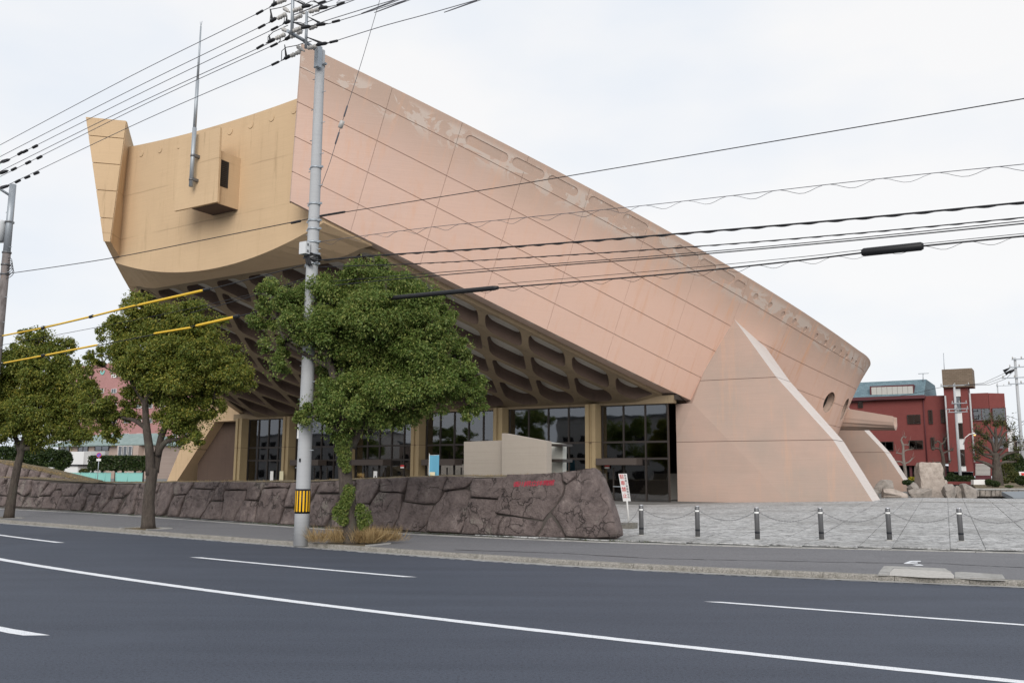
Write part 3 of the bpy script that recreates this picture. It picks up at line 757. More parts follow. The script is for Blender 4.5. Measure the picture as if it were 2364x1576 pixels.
# bow wall between the two beam ends
XW = -37.3
def wall_top(y): return 21.8 + .0045 * y * y
def wall_bot(y): return 13.25 + .0192 * y * y
ks_ = np.linspace(-1, 1, 25); YT_, YB_ = 10.2, 8.7
ys = ks_ * YB_
V = []; n_ = len(ks_)
for x in (XW, XW + .4):
    for k in ks_: V.append(GW((x, k * YT_, wall_top(k * YT_))))
    for k in ks_: V.append(GW((x, k * YB_, wall_bot(k * YB_))))
F = []
for i in range(n_ - 1):
    F += [(i, i + 1, n_ + i + 1, n_ + i), (2 * n_ + i + 1, 2 * n_ + i, 3 * n_ + i, 3 * n_ + i + 1), (i + 1, i, 2 * n_ + i, 2 * n_ + i + 1)]
bow = put('bow_wall', pmesh('bow_wall', V, F), M['yellow_concrete'], gym, label='recessed yellow end wall of the hull above the entrance')
for y in (-8.6, -6.9, -5.1, 1.15, 2.85, 4.5, 6.2, 7.8, -3.3, 9.2):
    c = GW((XW - .012, y, wall_top(y) - .62)); 
    MB().lathe(c, [(.21, 0), (.19, .022)], 16, (T, np.array([0, 0, 1.]), -A)).build('anchor_cap', M['yellow_concrete'], bow)
# sloping underside from the bow wall to the waffle soffit
XL = -35.16
def sof(x, y=0.0):
    return zb(x) - .10 - .38 * smooth(22.9 - 15.1 * (x / 38.8) ** 2 - abs(y), .6, 2.75) + .08 * smooth(-x, 33, 36)
V, F = [], []
for i, y in enumerate(ys):
    V += [GW((XW, y, wall_bot(y) + .0)), GW((XL, y * 1.17, sof(XL, y * 1.17)))]
for i in range(n_ - 1): F.append((2 * i, 2 * i + 1, 2 * i + 3, 2 * i + 2))
b0_ = len(V)
for e in (0, 2 * (n_ - 1)):
    k0 = len(V); V += [V[e] + np.array([0, 0, .35]), V[e + 1] + np.array([0, 0, .35])]; F.append((e, e + 1, k0 + 1, k0))
put('bow_underside', pmesh('bow_underside', V, F), M['yellow_concrete'], gym)
# projecting machine room on the bow wall
FB = XW - 1.5
def wl(px, py, x): return atx(px, py, x)
r1 = wl(506, 467, FB); zlow = r1[2]; yr = r1[1]
yl = wl(406, 493, FB)[1]; ztop = wl(498, 300, FB)[2]; ylb = wl(439, 487, FB)[1]
room = MB().box(GW(((FB + XW) / 2 + .02, (ylb + yr) / 2 - .06, (zlow + ztop - 1.25) / 2 + .0)), (yr - ylb - .3, XW - FB - .04, ztop - 1.25 - zlow), AXR).build('machine_room', M['yellow_concrete'], gym)
plate = [(yl, zlow + .02), (yr, zlow), (yr - .1, ztop), (wl(420, 322, FB)[1], ztop - .05)]
MB().prism([GW((FB - .13, y, z)) for y, z in plate], A * .13).build('front_plate', M['yellow_concrete'], room)
MB().box(GW(((FB + XW) / 2 + .02, (ylb + yr) / 2 - .06, zlow - .012)), (yr - ylb - .36, XW - FB - .08, .02), AXR).build('underside_dirt_shade', M['deep_shade_concrete'], room)  # added thin dark sheet: dirt and shade of the underside in its colour
lz0, lz1 = zlow + 1.0, ztop - 1.75
MB().box(GW((FB + .42, yr - .204, (lz0 + lz1) / 2)), (.03, .52, lz1 - lz0), AXR).build('louver_recess', M['hole_dark'], room)
for k in range(14):
    z = lz0 + (k + .5) * (lz1 - lz0) / 14
    MB().box(GW((FB + .36, yr - .182, z)), (.05, .36, .045), AXR).build('louver_slat', M['dark_frame'], room)
# roof hung between the beams
V, F = [], []; st = np.linspace(-36.95, 36.95, 21); m_ = 13
for x in st:
    for k in range(m_):
        t_ = -1 + 2 * k / (m_ - 1); w_ = wt(x) - 1.2
        V.append(GW((x, t_ * w_, zt(x) - 1.25 - (1 - t_ * t_) * (0.6 + 1.6 * (1 - (x / 39) ** 2)))))
for i in range(len(st) - 1):
    for j in range(m_ - 1):
        F.append((i * m_ + j, i * m_ + j + 1, (i + 1) * m_ + j + 1, (i + 1) * m_ + j))
put('roof', pmesh('roof', V, F, True), M['grey_roof'], gym)

# waffle soffit: ribs parallel to both edge beams
DL = 2.75
def waf(al, be, up=0.0):
    x = -38.8 * math.sqrt(max(1e-6, (22.9 - (al + be) / 2) / 15.1))
    return np.array([x, (be - al) / 2, sof(x, (be - al) / 2) + up])
S0, S1 = 2 * (22.9 - 15.1 * (35.16 / 38.8) ** 2), 2 * (22.9 - 15.1 * (17.3 / 38.8) ** 2)
def clip(poly, fn):
    out = []
    for i in range(len(poly)):
        a_, b_ = poly[i], poly[(i + 1) % len(poly)]; fa, fb = fn(a_), fn(b_)
        if fa >= 0: out.append(a_)
        if (fa >= 0) != (fb >= 0):
            t_ = fa / (fa - fb); out.append((a_[0] + (b_[0] - a_[0]) * t_, a_[1] + (b_[1] - a_[1]) * t_))
    return out
def inset_round(poly, d, rad, nseg=4):
    """inward offset of a convex polygon (counter-clockwise), corners rounded"""
    n_ = len(poly); P_ = np.array(poly); area = 0.5 * sum(P_[i][0] * P_[(i + 1) % n_][1] - P_[(i + 1) % n_][0] * P_[i][1] for i in range(n_))
    if area < 0: P_ = P_[::-1]
    q = [tuple(p) for p in P_]
    for i in range(n_):
        a_, b_ = P_[i], P_[(i + 1) % n_]; e = b_ - a_; L_ = np.linalg.norm(e)
        if L_ < 1e-6: continue
        nn = np.array([-e[1], e[0]]) / L_; o_ = a_ + nn * d
        q = clip(q, lambda p: (p[0] - o_[0]) * nn[0] + (p[1] - o_[1]) * nn[1])
        if len(q) < 3: return None, None
    q2 = []
    for p in q:
        if not q2 or np.hypot(p[0] - q2[-1][0], p[1] - q2[-1][1]) > .05: q2.append(p)
    if len(q2) > 2 and np.hypot(q2[0][0] - q2[-1][0], q2[0][1] - q2[-1][1]) < .05: q2.pop()
    if len(q2) < 3: return None, None
    ar = 0.5 * sum(q2[i][0] * q2[(i + 1) % len(q2)][1] - q2[(i + 1) % len(q2)][0] * q2[i][1] for i in range(len(q2)))
    if ar < .35: return None, None
    out = []; n2 = len(q2)
    for i in range(n2):
        p = np.array(q2[i]); a_ = np.array(q2[i - 1]); b_ = np.array(q2[(i + 1) % n2])
        la, lb = np.linalg.norm(a_ - p), np.linalg.norm(b_ - p); r_ = min(rad, la * .45, lb * .45)
        p0, p1 = p + (a_ - p) / la * r_, p + (b_ - p) / lb * r_
        for k in range(nseg + 1):
            t_ = k / nseg; out.append(tuple((1 - t_) ** 2 * p0 + 2 * t_ * (1 - t_) * p + t_ * t_ * p1))
    return [tuple(p) for p in P_], out
rib = MB(); coffers = []
for i in range(0, 17):
    for j in range(0, 17):
        sq = [(i * DL, j * DL), ((i + 1) * DL, j * DL), ((i + 1) * DL, (j + 1) * DL), (i * DL, (j + 1) * DL)]
        for fn in (lambda p: p[0] + p[1] - S0, lambda p: S1 - p[0] - p[1], lambda p: p[0] - .9, lambda p: p[1] - .9):
            sq = clip(sq, fn)
            if len(sq) < 3: break
        if len(sq) < 3: continue
        ar = abs(0.5 * sum(sq[k][0] * sq[(k + 1) % len(sq)][1] - sq[(k + 1) % len(sq)][0] * sq[k][1] for k in range(len(sq))))
        if ar < .05: continue
        outer, hole = inset_round(sq, .215, .55)
        if hole is None:
            rib.add([GW(waf(*p)) for p in sq], [tuple(range(len(sq)))]); continue
        # rib face: ring between the cell outline and the rounded opening
        hp = np.array(hole); c_ = hp.mean(0); ring = []
        for p in hole:
            d = np.array(p) - c_; best = 1e9
            for k in range(len(outer)):
                a_, b_ = np.array(outer[k]), np.array(outer[(k + 1) % len(outer)]); e = b_ - a_
                den = d[0] * e[1] - d[1] * e[0]
                if abs(den) < 1e-9: continue
                w_ = a_ - c_; t_ = (w_[0] * e[1] - w_[1] * e[0]) / den; s2 = (w_[0] * d[1] - w_[1] * d[0]) / den
                if t_ > 0 and -1e-6 <= s2 <= 1 + 1e-6: best = min(best, t_)
            ring.append(c_ + d * best)
        # add true corners so that neighbouring rings meet
        ang = lambda p: math.atan2(p[1] - c_[1], p[0] - c_[0])
        both = sorted([(ang(p), tuple(p), tuple(h)) for p, h in zip(ring, hole)])
        m_ = len(both)
        V = [GW(waf(*b[1])) for b in both] + [GW(waf(*b[2])) for b in both]
        F = [(k, (k + 1) % m_, m_ + (k + 1) % m_, m_ + k) for k in range(m_)]
        rib.add(V, F)
        for k in range(len(outer)):
            ca = ang(outer[k])
            for b in range(m_):
                a0, a1 = both[b][0], both[(b + 1) % m_][0]
                if b == m_ - 1: a1 += 2 * math.pi
                cc = ca if ca >= a0 else ca + 2 * math.pi
                if a0 < cc < a1:
                    rib.add([GW(waf(*both[b][1])), GW(waf(*outer[k])), GW(waf(*both[(b + 1) % m_][1]))], [(0, 1, 2)])
        # the coffer: flared lip, wall and pale back
        V = []; prof = [(0.0, 1.0), (.08, .965), (.3, .945), (.72, .92)]
        for up, sc in prof:
            for b in both:
                p = c_ + (np.array(b[2]) - c_) * sc; V.append(GW(waf(p[0], p[1], up)))
        F = [(r * m_ + k, r * m_ + (k + 1) % m_, (r + 1) * m_ + (k + 1) % m_, (r + 1) * m_ + k) for r in range(len(prof) - 1) for k in range(m_)]
        F.append(tuple(range((len(prof) - 1) * m_, len(prof) * m_)))
        coffers.append((V, F))
for sgn_ in (1, -1):                                # riser from the rib edge up to the beam flange
    V = []; xs2 = np.linspace(-35.3, -17.2, 30)
    for x in xs2:
        y_ = (22.9 - 15.1 * (x / 38.8) ** 2 - .92) * sgn_
        V += [GW((x, y_, sof(x, y_) - .01)), GW((x, y_, zb(x) + .4))]
    rib.add(V, [(2 * k, 2 * k + 2, 2 * k + 3, 2 * k + 1) for k in range(29)])
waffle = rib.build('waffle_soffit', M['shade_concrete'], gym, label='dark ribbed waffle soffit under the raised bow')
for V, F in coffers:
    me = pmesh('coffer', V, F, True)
    me.materials.append(M['deep_shade_concrete']); me.materials.append(M['coffer_back'])
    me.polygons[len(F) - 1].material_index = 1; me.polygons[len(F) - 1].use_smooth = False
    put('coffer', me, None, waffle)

# four legs, cast in three lifts
def leg(side, mirror, dy, mt, lab):
    o = empty('leg', GW((mirror * -14.5, side * 26, .2))); attach(o, gym); o['label'] = lab
    X0 = -16.17
    OUT = [(-.6, 31.6), (.51, 31.0), (3.99, 29.02), (7.82, 25.89), (12.1, 23.1)]
    def yout(z): return float(np.interp(z, [p[0] for p in OUT], [p[1] for p in OUT])) + dy
    def ring(z):
        yo = yout(z); th_ = 2.5 + .1 * max(0, z)
        fr = lambda y: X0 + .03 * (y - 21)
        if z < 6.42:
            yc = 20.6 + (6.42 - max(z, 0)) * .95; yi = 19.4
            if side < 0: yi = 24.4 + (6.42 - max(z, 0)) * .9; yc = yi + .5
            pts = [(fr(yo), yo), (fr(yo) + th_, yo), (X0 + th_ + .2, yi), (X0 + .22, yi), (fr(yc), yc)]
        else:
            yi = 20.0 + (z - 6.42) * .42; yc = 20.6 + (z - 6.42) * .42
            pts = [(fr(yo), yo), (fr(yo) + th_, yo), (X0 + th_ + .2, yi), (X0 + .5, yi), (fr(yc), yc)]
        return [GW((x * mirror, y * side, z)) for x, y in pts]
    flip = (side * mirror) < 0
    for z0, z1 in ((-.6, 3.965), (3.995, 7.79), (7.82, 12.05)):
        zs = [z0] + ([6.41, 6.43] if z0 < 6.4 < z1 else []) + [z1]
        if z0 < 0: zs = [z0, 0, 2, z1]
        V = []; F = []
        for z in zs: V += ring(z)
        for r in range(len(zs) - 1):
            for k in range(5):
                f = (r * 5 + k, r * 5 + (k + 1) % 5, (r + 1) * 5 + (k + 1) % 5, (r + 1) * 5 + k); F.append(f[::-1] if flip else f)
        F += [tuple(range(5)) if flip else tuple(range(4, -1, -1)), tuple(range(len(V) - 1, len(V) - 6, -1)) if flip else tuple(range(len(V) - 5, len(V)))]
        lm = pmesh('leg_lift', V, F); lm.materials.append(mt); lm.materials.append(M['leg_edge_lit'] if side > 0 else mt)
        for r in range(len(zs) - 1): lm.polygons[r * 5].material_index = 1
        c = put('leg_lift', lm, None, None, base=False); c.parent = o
        c.matrix_parent_inverse = Matrix.Translation(-Vector(o.location))
    for zj in (3.98, 7.805):                       # joint filling a little inside the faces
        r0 = ring(zj); c0 = sum(r0) / 5; r0 = [c0 + (p - c0) * .985 for p in r0]
        mb = MB(); mb.prism([p - np.array([0, 0, .03]) for p in r0], (0, 0, .06))
        j = put('joint', mb.mesh('joint'), M['joint_dark'], None, base=False); j.parent = o; j.matrix_parent_inverse = Matrix.Translation(-Vector(o.location))
    return o
leg(1, 1, 0, M['leg_concrete'], 'front pink leg nearest the plaza, flaring to the ground')
leg(1, -1, -1.9, M['leg_concrete'], 'pink leg behind the water spout')
leg(-1, 1, 0, M['yellow_concrete'], 'yellow leg on the far left side of the entrance')
leg(-1, -1, 0, M['yellow_concrete'], 'rear leg on the far side')
MB().box(GW((-14.6, -23.4, 3.2)), (8.6, .6, 6.6), AXR).build('return_wall', M['deep_shade_concrete'], gym)  # dark colour stands in for the shade under the hull
# water spout
SX = 4.2
sy1 = atx(2067, 978, SX)[1]; zt_r, zb_r = 7.6, 5.55; zt_t, zb_t = atx(2067, 962, SX)[2], atx(2067, 993, SX)[2]
V, F = [], []; ns = 8
for y, zt_, zb_ in ((24.0, zt_r, zb_r), (sy1, zt_t, zb_t)):
    w_ = .95; h_ = zt_ - zb_
    prof = [(-w_, zt_)] + [(-w_ * math.cos(math.pi * k / ns), zb_ + h_ * .55 - h_ * .55 * math.sin(math.pi * k / ns)) for k in range(ns + 1)] + [(w_, zt_), (w_ - .2, zt_)] + [((w_ - .2) * math.cos(math.pi * k / ns), zb_ + .2 + h_ * .45 - h_ * .45 * math.sin(math.pi * k / ns)) for k in range(ns + 1)] + [(-w_ + .2, zt_)]
    V += [GW((SX + px_, y, pz_)) for px_, pz_ in prof]
m_ = len(V) // 2
F = [(k, (k + 1) % m_, m_ + (k + 1) % m_, m_ + k) for k in range(m_)] + [tuple(range(m_ - 1, -1, -1)), tuple(range(m_, 2 * m_))]
put('water_spout', pmesh('water_spout', V, F), M['leg_concrete'], gym, label='pink trough shaped water spout jutting out between the legs')

# entrance front: ribbed columns and glazed bays
XG = -17.2
CY = [-18.9, -13.3, -6.9, -.05, 7.16, 14.31]
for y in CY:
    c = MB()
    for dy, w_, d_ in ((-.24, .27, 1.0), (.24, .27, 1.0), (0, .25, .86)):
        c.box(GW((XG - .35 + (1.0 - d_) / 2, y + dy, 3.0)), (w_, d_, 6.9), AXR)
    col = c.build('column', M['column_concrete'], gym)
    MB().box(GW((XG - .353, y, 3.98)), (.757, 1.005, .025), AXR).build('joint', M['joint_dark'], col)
MB().box(GW((XG + .1, -.3, 6.62)), (40.2, .5, .5), AXR).build('head_beam', M['shade_concrete'], gym)
def bay(y0, y1, nm, doors, canopy):
    o = empty('window_bay', GW((XG, (y0 + y1) / 2, .2))); attach(o, gym)
    def sub(mb, nm_, mt): 
        c = put(nm_, mb.mesh(nm_), mt, None, base=False); c.parent = o; c.matrix_parent_inverse = Matrix.Translation(-Vector(o.location)); return c
    zr = [.22, 2.92, 3.98, 6.36]
    ye = np.linspace(y0, y1, nm + 1)
    for k, y in enumerate(ye):
        sub(MB().box(GW((XG, y, 3.3)), (.085, .16, 6.2), AXR), 'mullion', M['dark_frame'])
    for z in zr:
        sub(MB().box(GW((XG + .004, (y0 + y1) / 2, z)), (y1 - y0 - .01, .12, .13), AXR), 'transom', M['dark_frame'])
    for k in range(nm):
        for r in range(3):
            if r == 0 and doors and k in doors:
                ym = (ye[k] + ye[k + 1]) / 2
                sub(MB().box(GW((XG, ym, 1.3)), (.09, .07, 2.1), AXR), 'door_stile', M['dark_frame'])
                sub(MB().box(GW((XG - .08, ym + .3, 1.15)), (.6, .03, .05), AXR), 'push_bar', M['galvanised'])
            sub(MB().box(GW((XG + .01, (ye[k] + ye[k + 1]) / 2, (zr[r] + zr[r + 1]) / 2)), (ye[k + 1] - ye[k] - .12, .02, zr[r + 1] - zr[r] - .14), AXR), 'pane', M['hall_glass'])
    if canopy:
        a_, b_ = canopy
        sub(MB().box(GW((XG - .55, y0 + (y1 - y0) * (a_ + b_) / 2, 2.72)), ((y1 - y0) * (b_ - a_), .95, .42), AXR), 'door_canopy', M['brown_box'])
    return o
bay(-18.5, -13.75, 4, (), None)
bay(-12.85, -7.35, 4, (1, 2), (.06, .62))
bay(-6.45, -.5, 5, (1, 2), (.06, .60))
bay(.4, 6.7, 5, (1, 2), (.05, .52))
bay(7.62, 13.85, 4, (1, 2), (.0, .45))
bay(14.78, 19.35, 3, (0,), (0, .62))
# small red and white notices on the door glass
for y in (-1.75, -7.9, 4.2, 15.15):
    nt = MB().box(GW((XG - .12, y, 2.42)), (.34, .02, .24), AXR).build('door_notice', M['sign_red'], gym)
    MB().box(GW((XG - .133, y, 2.35)), (.34, .01, .1), AXR).build('notice_strip', M['white_paint'], nt)
# hall behind the glass
MB().box(GW((-6, 0, .1)), (40, 24, .2), AXR).build('hall_floor', M['interior_floor'], gym)
bw = MB()
for y0, y1, z0, z1 in ((-20, -16.5, 0, 7.2), (-16.5, -8.5, 2.9, 7.2), (-8.5, 20, 0, 7.2)):
    bw.box(GW((4, (y0 + y1) / 2, (z0 + z1) / 2)), (y1 - y0, .3, z1 - z0), AXR)
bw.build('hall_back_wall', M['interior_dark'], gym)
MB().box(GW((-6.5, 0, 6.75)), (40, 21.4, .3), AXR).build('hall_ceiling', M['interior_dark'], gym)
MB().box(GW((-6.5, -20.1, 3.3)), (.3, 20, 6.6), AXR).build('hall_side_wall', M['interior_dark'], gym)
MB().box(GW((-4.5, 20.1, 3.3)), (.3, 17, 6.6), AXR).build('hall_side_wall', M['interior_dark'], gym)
st = empty('hall_stair', GW((-13, 17.4, .2))); attach(st, gym)
for k in range(11):
    c = put('stair_step', MB().box(GW((-13.6 + k * .34, 17.5, .2 + .165 * (k + .5))), (4.2, .34, .165), AXR).mesh('stair_step'), M['stair_stone'], None, base=False)
    c.parent = st; c.matrix_parent_inverse = Matrix.Translation(-Vector(st.location))
# ------------------------------------------------------------------ stone wall in front of the entrance
def wall_pt(px, py, off=0.0):
    v = 22.0; p = None
    for _ in range(12):
        p = atv(px, py, v); u = float(p @ T); v = back_v(u) + .22 + .20 * max(0, p[2] - .1) - off
    return p
wall_root = empty('stone_wall', uvz(-22, back_v(-22) + .6, .12), 'battered purple brown boulder wall beside the pavement', 'stone wall')
def cA(q): return (820 + q[0] / 3.794, 1060 + q[1] / 3.794)
def cB(q): return (360 + q[0] / 4.704, 1080 + q[1] / 4.704)
def cC(q): return (q[0] / 5.88, 1060 + q[1] / 5.88)
SA = [[(0, 175), (215, 165), (210, 245), (150, 350), (120, 385), (5, 385)], [(222, 165), (465, 155), (440, 250), (415, 290), (215, 280)],
 [(470, 153), (820, 150), (770, 265), (740, 350), (715, 385), (600, 390), (425, 365), (445, 250)], [(825, 148), (1030, 150), (1010, 200), (960, 245), (785, 275), (775, 260)],
 [(1035, 165), (1150, 165), (1330, 150), (1310, 230), (1285, 310), (1250, 345), (1020, 330), (1015, 240), (1025, 200)],
 [(1345, 135), (1815, 112), (1812, 180), (1828, 240), (1817, 292), (1757, 384), (1698, 456), (1664, 500), (1642, 532), (1560, 520), (1380, 490), (1240, 470), (1265, 345), (1300, 270)],
 [(1820, 112), (1930, 95), (1920, 150), (1860, 212), (1828, 190)],
 [(1935, 88), (2010, 76), (2095, 72), (2150, 150), (2200, 270), (2260, 430), (2305, 590), (2312, 650), (2250, 685), (2100, 694), (1855, 676), (1805, 590), (1740, 500), (1706, 462), (1768, 386), (1826, 294), (1838, 222), (1928, 152)],
 [(5, 392), (120, 392), (130, 412), (155, 603), (0, 603)], [(215, 287), (410, 297), (400, 400), (375, 510), (330, 606), (162, 604), (133, 412), (157, 360)],
 [(425, 372), (600, 397), (690, 402), (680, 430), (650, 520), (622, 568), (550, 628), (342, 614), (382, 510), (410, 400)],
 [(785, 282), (960, 257), (1003, 267), (1003, 340), (978, 450), (948, 580), (925, 645), (640, 634), (660, 520), (700, 412), (747, 350)],
 [(1020, 342), (1255, 352), (1235, 480), (1213, 530), (1180, 655), (943, 650), (965, 540), (990, 420)], [(1240, 487), (1300, 492), (1265, 580), (1240, 662), (1188, 656), (1216, 540)],
 [(1310, 497), (1400, 502), (1560, 532), (1638, 542), (1628, 600), (1585, 672), (1400, 672), (1250, 660), (1275, 570)], [(1716, 500), (1760, 560), (1800, 612), (1843, 680), (1700, 684), (1598, 676), (1640, 612), (1690, 522)],
 [(557, 630), (622, 577), (628, 634)]]
SB = [[(0, 155), (35, 150), (20, 230), (0, 270)], [(45, 155), (190, 150), (180, 280), (150, 400), (125, 480), (60, 522), (0, 515), (0, 285)], [(200, 150), (400, 150), (370, 220), (340, 280), (220, 295), (192, 270)],
 [(190, 297), (330, 292), (290, 390), (240, 530), (135, 526), (152, 430)], [(410, 150), (700, 150), (690, 190), (640, 230), (400, 215)], [(395, 227), (640, 237), (600, 320), (540, 430), (470, 544), (255, 532), (310, 390), (350, 282)],
 [(705, 155), (765, 150), (753, 240), (720, 350), (602, 350), (622, 290), (652, 222)], [(605, 362), (720, 362), (713, 450), (700, 560), (490, 550), (560, 432)], [(775, 150), (1020, 150), (985, 230), (772, 235)],
 [(765, 247), (975, 242), (963, 340), (918, 420), (830, 572), (707, 563), (735, 400), (742, 300)], [(1030, 150), (1185, 155), (1160, 240), (1110, 350), (1000, 345), (972, 340), (1000, 230)],
 [(970, 352), (1110, 362), (1088, 450), (1065, 588), (842, 576), (900, 470), (930, 412)], [(1190, 155), (1450, 155), (1430, 210), (1280, 205), (1182, 215)],
 [(1175, 227), (1420, 217), (1423, 280), (1388, 430), (1330, 606), (1072, 590), (1097, 450), (1132, 352)], [(1460, 155), (1660, 150), (1600, 250), (1550, 425), (1402, 425), (1432, 280)],
 [(1390, 440), (1545, 440), (1640, 520), (1655, 625), (1342, 608)], [(1670, 150), (1790, 150), (1720, 262), (1640, 400), (1560, 420), (1610, 250)], [(1800, 150), (2010, 140), (2020, 265), (1900, 270), (1755, 265)],
 [(1740, 280), (1900, 282), (2000, 290), (1958, 380), (1900, 530), (1840, 634), (1662, 626), (1645, 520), (1690, 380)], [(1968, 390), (2030, 310), (2155, 390), (2155, 650), (1912, 642), (1912, 540)], [(2030, 140), (2158, 140), (2156, 375), (2040, 300)]]
SC = [[(-160, 240), (-70, 243), (-70, 400), (-160, 420)], [(-160, 430), (-70, 415), (-70, 620), (-160, 620)], [(-60, 245), (98, 247), (60, 310), (0, 390), (-60, 400)], [(-60, 410), (40, 342), (95, 322), (95, 490), (0, 490), (-60, 480)], [(-60, 495), (90, 500), (75, 590), (40, 632), (-60, 630)],
 [(200, 265), (430, 272), (420, 400), (380, 470), (330, 500), (260, 452), (192, 440)], [(107, 257), (195, 263), (187, 445), (102, 480)], [(440, 285), (670, 302), (600, 410), (530, 510), (400, 500), (427, 400)], [(190, 455), (330, 507), (300, 640), (180, 640), (100, 636), (100, 500)],
 [(390, 512), (530, 522), (480, 655), (312, 648), (342, 560)], [(680, 312), (790, 320), (740, 410), (690, 490), (560, 490), (612, 420)], [(545, 507), (685, 502), (650, 580), (618, 662), (487, 658), (522, 570)], [(800, 320), (870, 328), (850, 400), (762, 405)],
 [(750, 422), (825, 415), (820, 480), (762, 600), (738, 670), (635, 664), (690, 522)], [(880, 325), (1130, 328), (1050, 440), (990, 490), (850, 490), (837, 410)], [(845, 502), (1000, 497), (960, 682), (800, 674), (750, 670), (782, 590), (822, 522)],
 [(1140, 328), (1250, 330), (1228, 430), (1168, 560), (1108, 696), (970, 686), (1002, 550), (1062, 450)], [(1255, 330), (1440, 337), (1390, 450), (1340, 475), (1222, 470)], [(1217, 482), (1340, 487), (1290, 600), (1228, 704), (1122, 698), (1172, 580)],
 [(1450, 337), (1600, 345), (1540, 440), (1470, 560), (1350, 714), (1258, 706), (1300, 590), (1382, 470)], [(1610, 335), (1820, 338), (1740, 450), (1660, 520), (1542, 520), (1562, 430)], [(1537, 532), (1660, 532), (1640, 590), (1590, 730), (1450, 722), (1370, 716), (1480, 570)],
 [(1830, 333), (1910, 325), (1888, 420), (1850, 560), (1800, 744), (1612, 734), (1672, 590), (1762, 440)], [(1922, 322), (2095, 318), (2060, 490), (1960, 555), (1872, 550), (1900, 420)], [(1865, 562), (2055, 502), (2065, 600), (2060, 768), (1812, 746)], [(2068, 500), (2112, 440), (2112, 770), (2068, 768)]]
def make_stone(pix, big=False):
    P3 = [wall_pt(*q) for q in pix]
    c = sum(P3) / len(P3)
    nrm = -A + np.array([0, 0, .2]); nrm /= np.linalg.norm(nrm)
    if np.dot(np.cross(P3[1] - P3[0], P3[2] - P3[1]), nrm) < 0: pass
    # densify outline
    out = []
    for i in range(len(P3)):
        a_, b_ = P3[i], P3[(i + 1) % len(P3)]; k_ = max(1, int(np.linalg.norm(b_ - a_) / .13))
        for k in range(k_): out.append(a_ + (b_ - a_) * k / k_)
    m_ = len(out); sz = math.sqrt(sum(np.linalg.norm(p - c) ** 2 for p in out) / m_)
    bul = random.uniform(.03, .08); tilt = np.array([random.uniform(-.1, .1), 0, random.uniform(-.1, .1)])
    def pt(p, s, d):
        q = c + (p - c) * s; w = noise.noise(Vector(q * 1.7)) * .06 + noise.noise(Vector(q * 5.1)) * .04
        return q + nrm * (d + (w + float(np.dot(tilt, q - c))) * (1 if d > 0 else .3))
    V = []
    rings = [(1.0, -.32), (1.0, -.02), (.985, .018), (.955, bul * .75), (.82, bul), (.66, bul), (.5, bul), (.34, bul * 1.1), (.17, bul)]
    for s_, d in rings:
        for p in out: 
            L_ = max(np.linalg.norm(p - c), .12); s2 = 1 - .006 / L_ if s_ == 1.0 else 1 - .010 / L_ if s_ == .985 else 1 - .026 / L_ if s_ == .955 else s_ * (1 - .026 / L_)
            V.append(pt(p, s2, d))
    V.append(pt(c, 1, bul * 1.15))
    F = [(r * m_ + k, r * m_ + (k + 1) % m_, (r + 1) * m_ + (k + 1) % m_, (r + 1) * m_ + k) for r in range(len(rings) - 1) for k in range(m_)]
    F += [((len(rings) - 1) * m_ + k, (len(rings) - 1) * m_ + (k + 1) % m_, len(rings) * m_) for k in range(m_)]
    n_ = np.cross(np.array(V[m_ * 3 + 1]) - np.array(V[-1]), np.array(V[m_ * 3 + 2]) - np.array(V[-1]))
    me = pmesh('stone', V, F, True)
    bm = bmesh.new(); bm.from_mesh(me); bmesh.ops.recalc_face_normals(bm, faces=bm.faces); bm.to_mesh(me); bm.free()
    return me
name_stone = None
for grp, cv in ((SA, cA), (SB, cB), (SC, cC)):
    for poly in grp:
        o = put('stone', make_stone([cv(q) for q in poly]), M['wall_stone'], wall_root)
        if grp is SA and poly[0] == (1345, 135): name_stone = o; o['label'] = 'wide stone with red carved characters'
# core of the wall with soil on top
top_px = [(-27, 1101), (60, 1102), (200, 1112), (300, 1113), (400, 1111), (700, 1109), (820, 1104), (1000, 1098), (1170, 1097), (1300, 1091), (1345, 1086)]
V = []; ends = []
for px, py in top_px:
    tp = wall_pt(px, py); u = float(tp @ T); tp = tp + A * .10 - np.array([0, 0, .05])
    fb = uvz(u, back_v(u) + .24, .0)
    V += [fb, tp, tp + A * 1.4 + np.array([0, 0, -.02]), uvz(u, back_v(u) + 2.6, .0)]
tp = wall_pt(1400, 1130) + A * .1; u = float(wall_pt(1425, 1230) @ T) - .03
V += [uvz(u - .7, back_v(u) + .5, 0), uvz(u - .7, back_v(u) + .5, .1), uvz(u - 2.2, back_v(u) + 1.6, .1), uvz(u - 2.2, back_v(u) + 1.7, 0)]
F = []; m_ = len(V) // 4
for i in range(m_ - 1):
    for j in range(3): F.append((4 * i + j, 4 * i + 4 + j, 4 * i + 5 + j, 4 * i + j + 1))
F += [(3, 2, 1, 0), tuple(4 * (m_ - 1) + k for k in range(4))]
put('wall_core', pmesh('wall_core', V, F), M['wall_mortar'], wall_root)
# side face of the end boulder
eb = [wall_pt(*cA(q)) for q in ((2095, 72), (2150, 150), (2200, 270), (2260, 430), (2305, 590), (2312, 650))]
V = []; ks = np.linspace(0, 1, 6)
for p in eb:
    for k in ks:
        sh = T * (-.05 + .06 * math.sin(k * 3.1) - .9 * k * k) + A * k * 1.1 - np.array([0, 0, .2 * k * k * (p[2] > .4)])
        q = p + sh; w = noise.noise(Vector(q * 2.2)) * .08; V.append(q + T * w)
F = [(i * 6 + j, i * 6 + j + 1, (i + 1) * 6 + j + 1, (i + 1) * 6 + j) for i in range(len(eb) - 1) for j in range(5)]
put('stone', pmesh('stone', V, F, True), M['wall_stone'], wall_root)
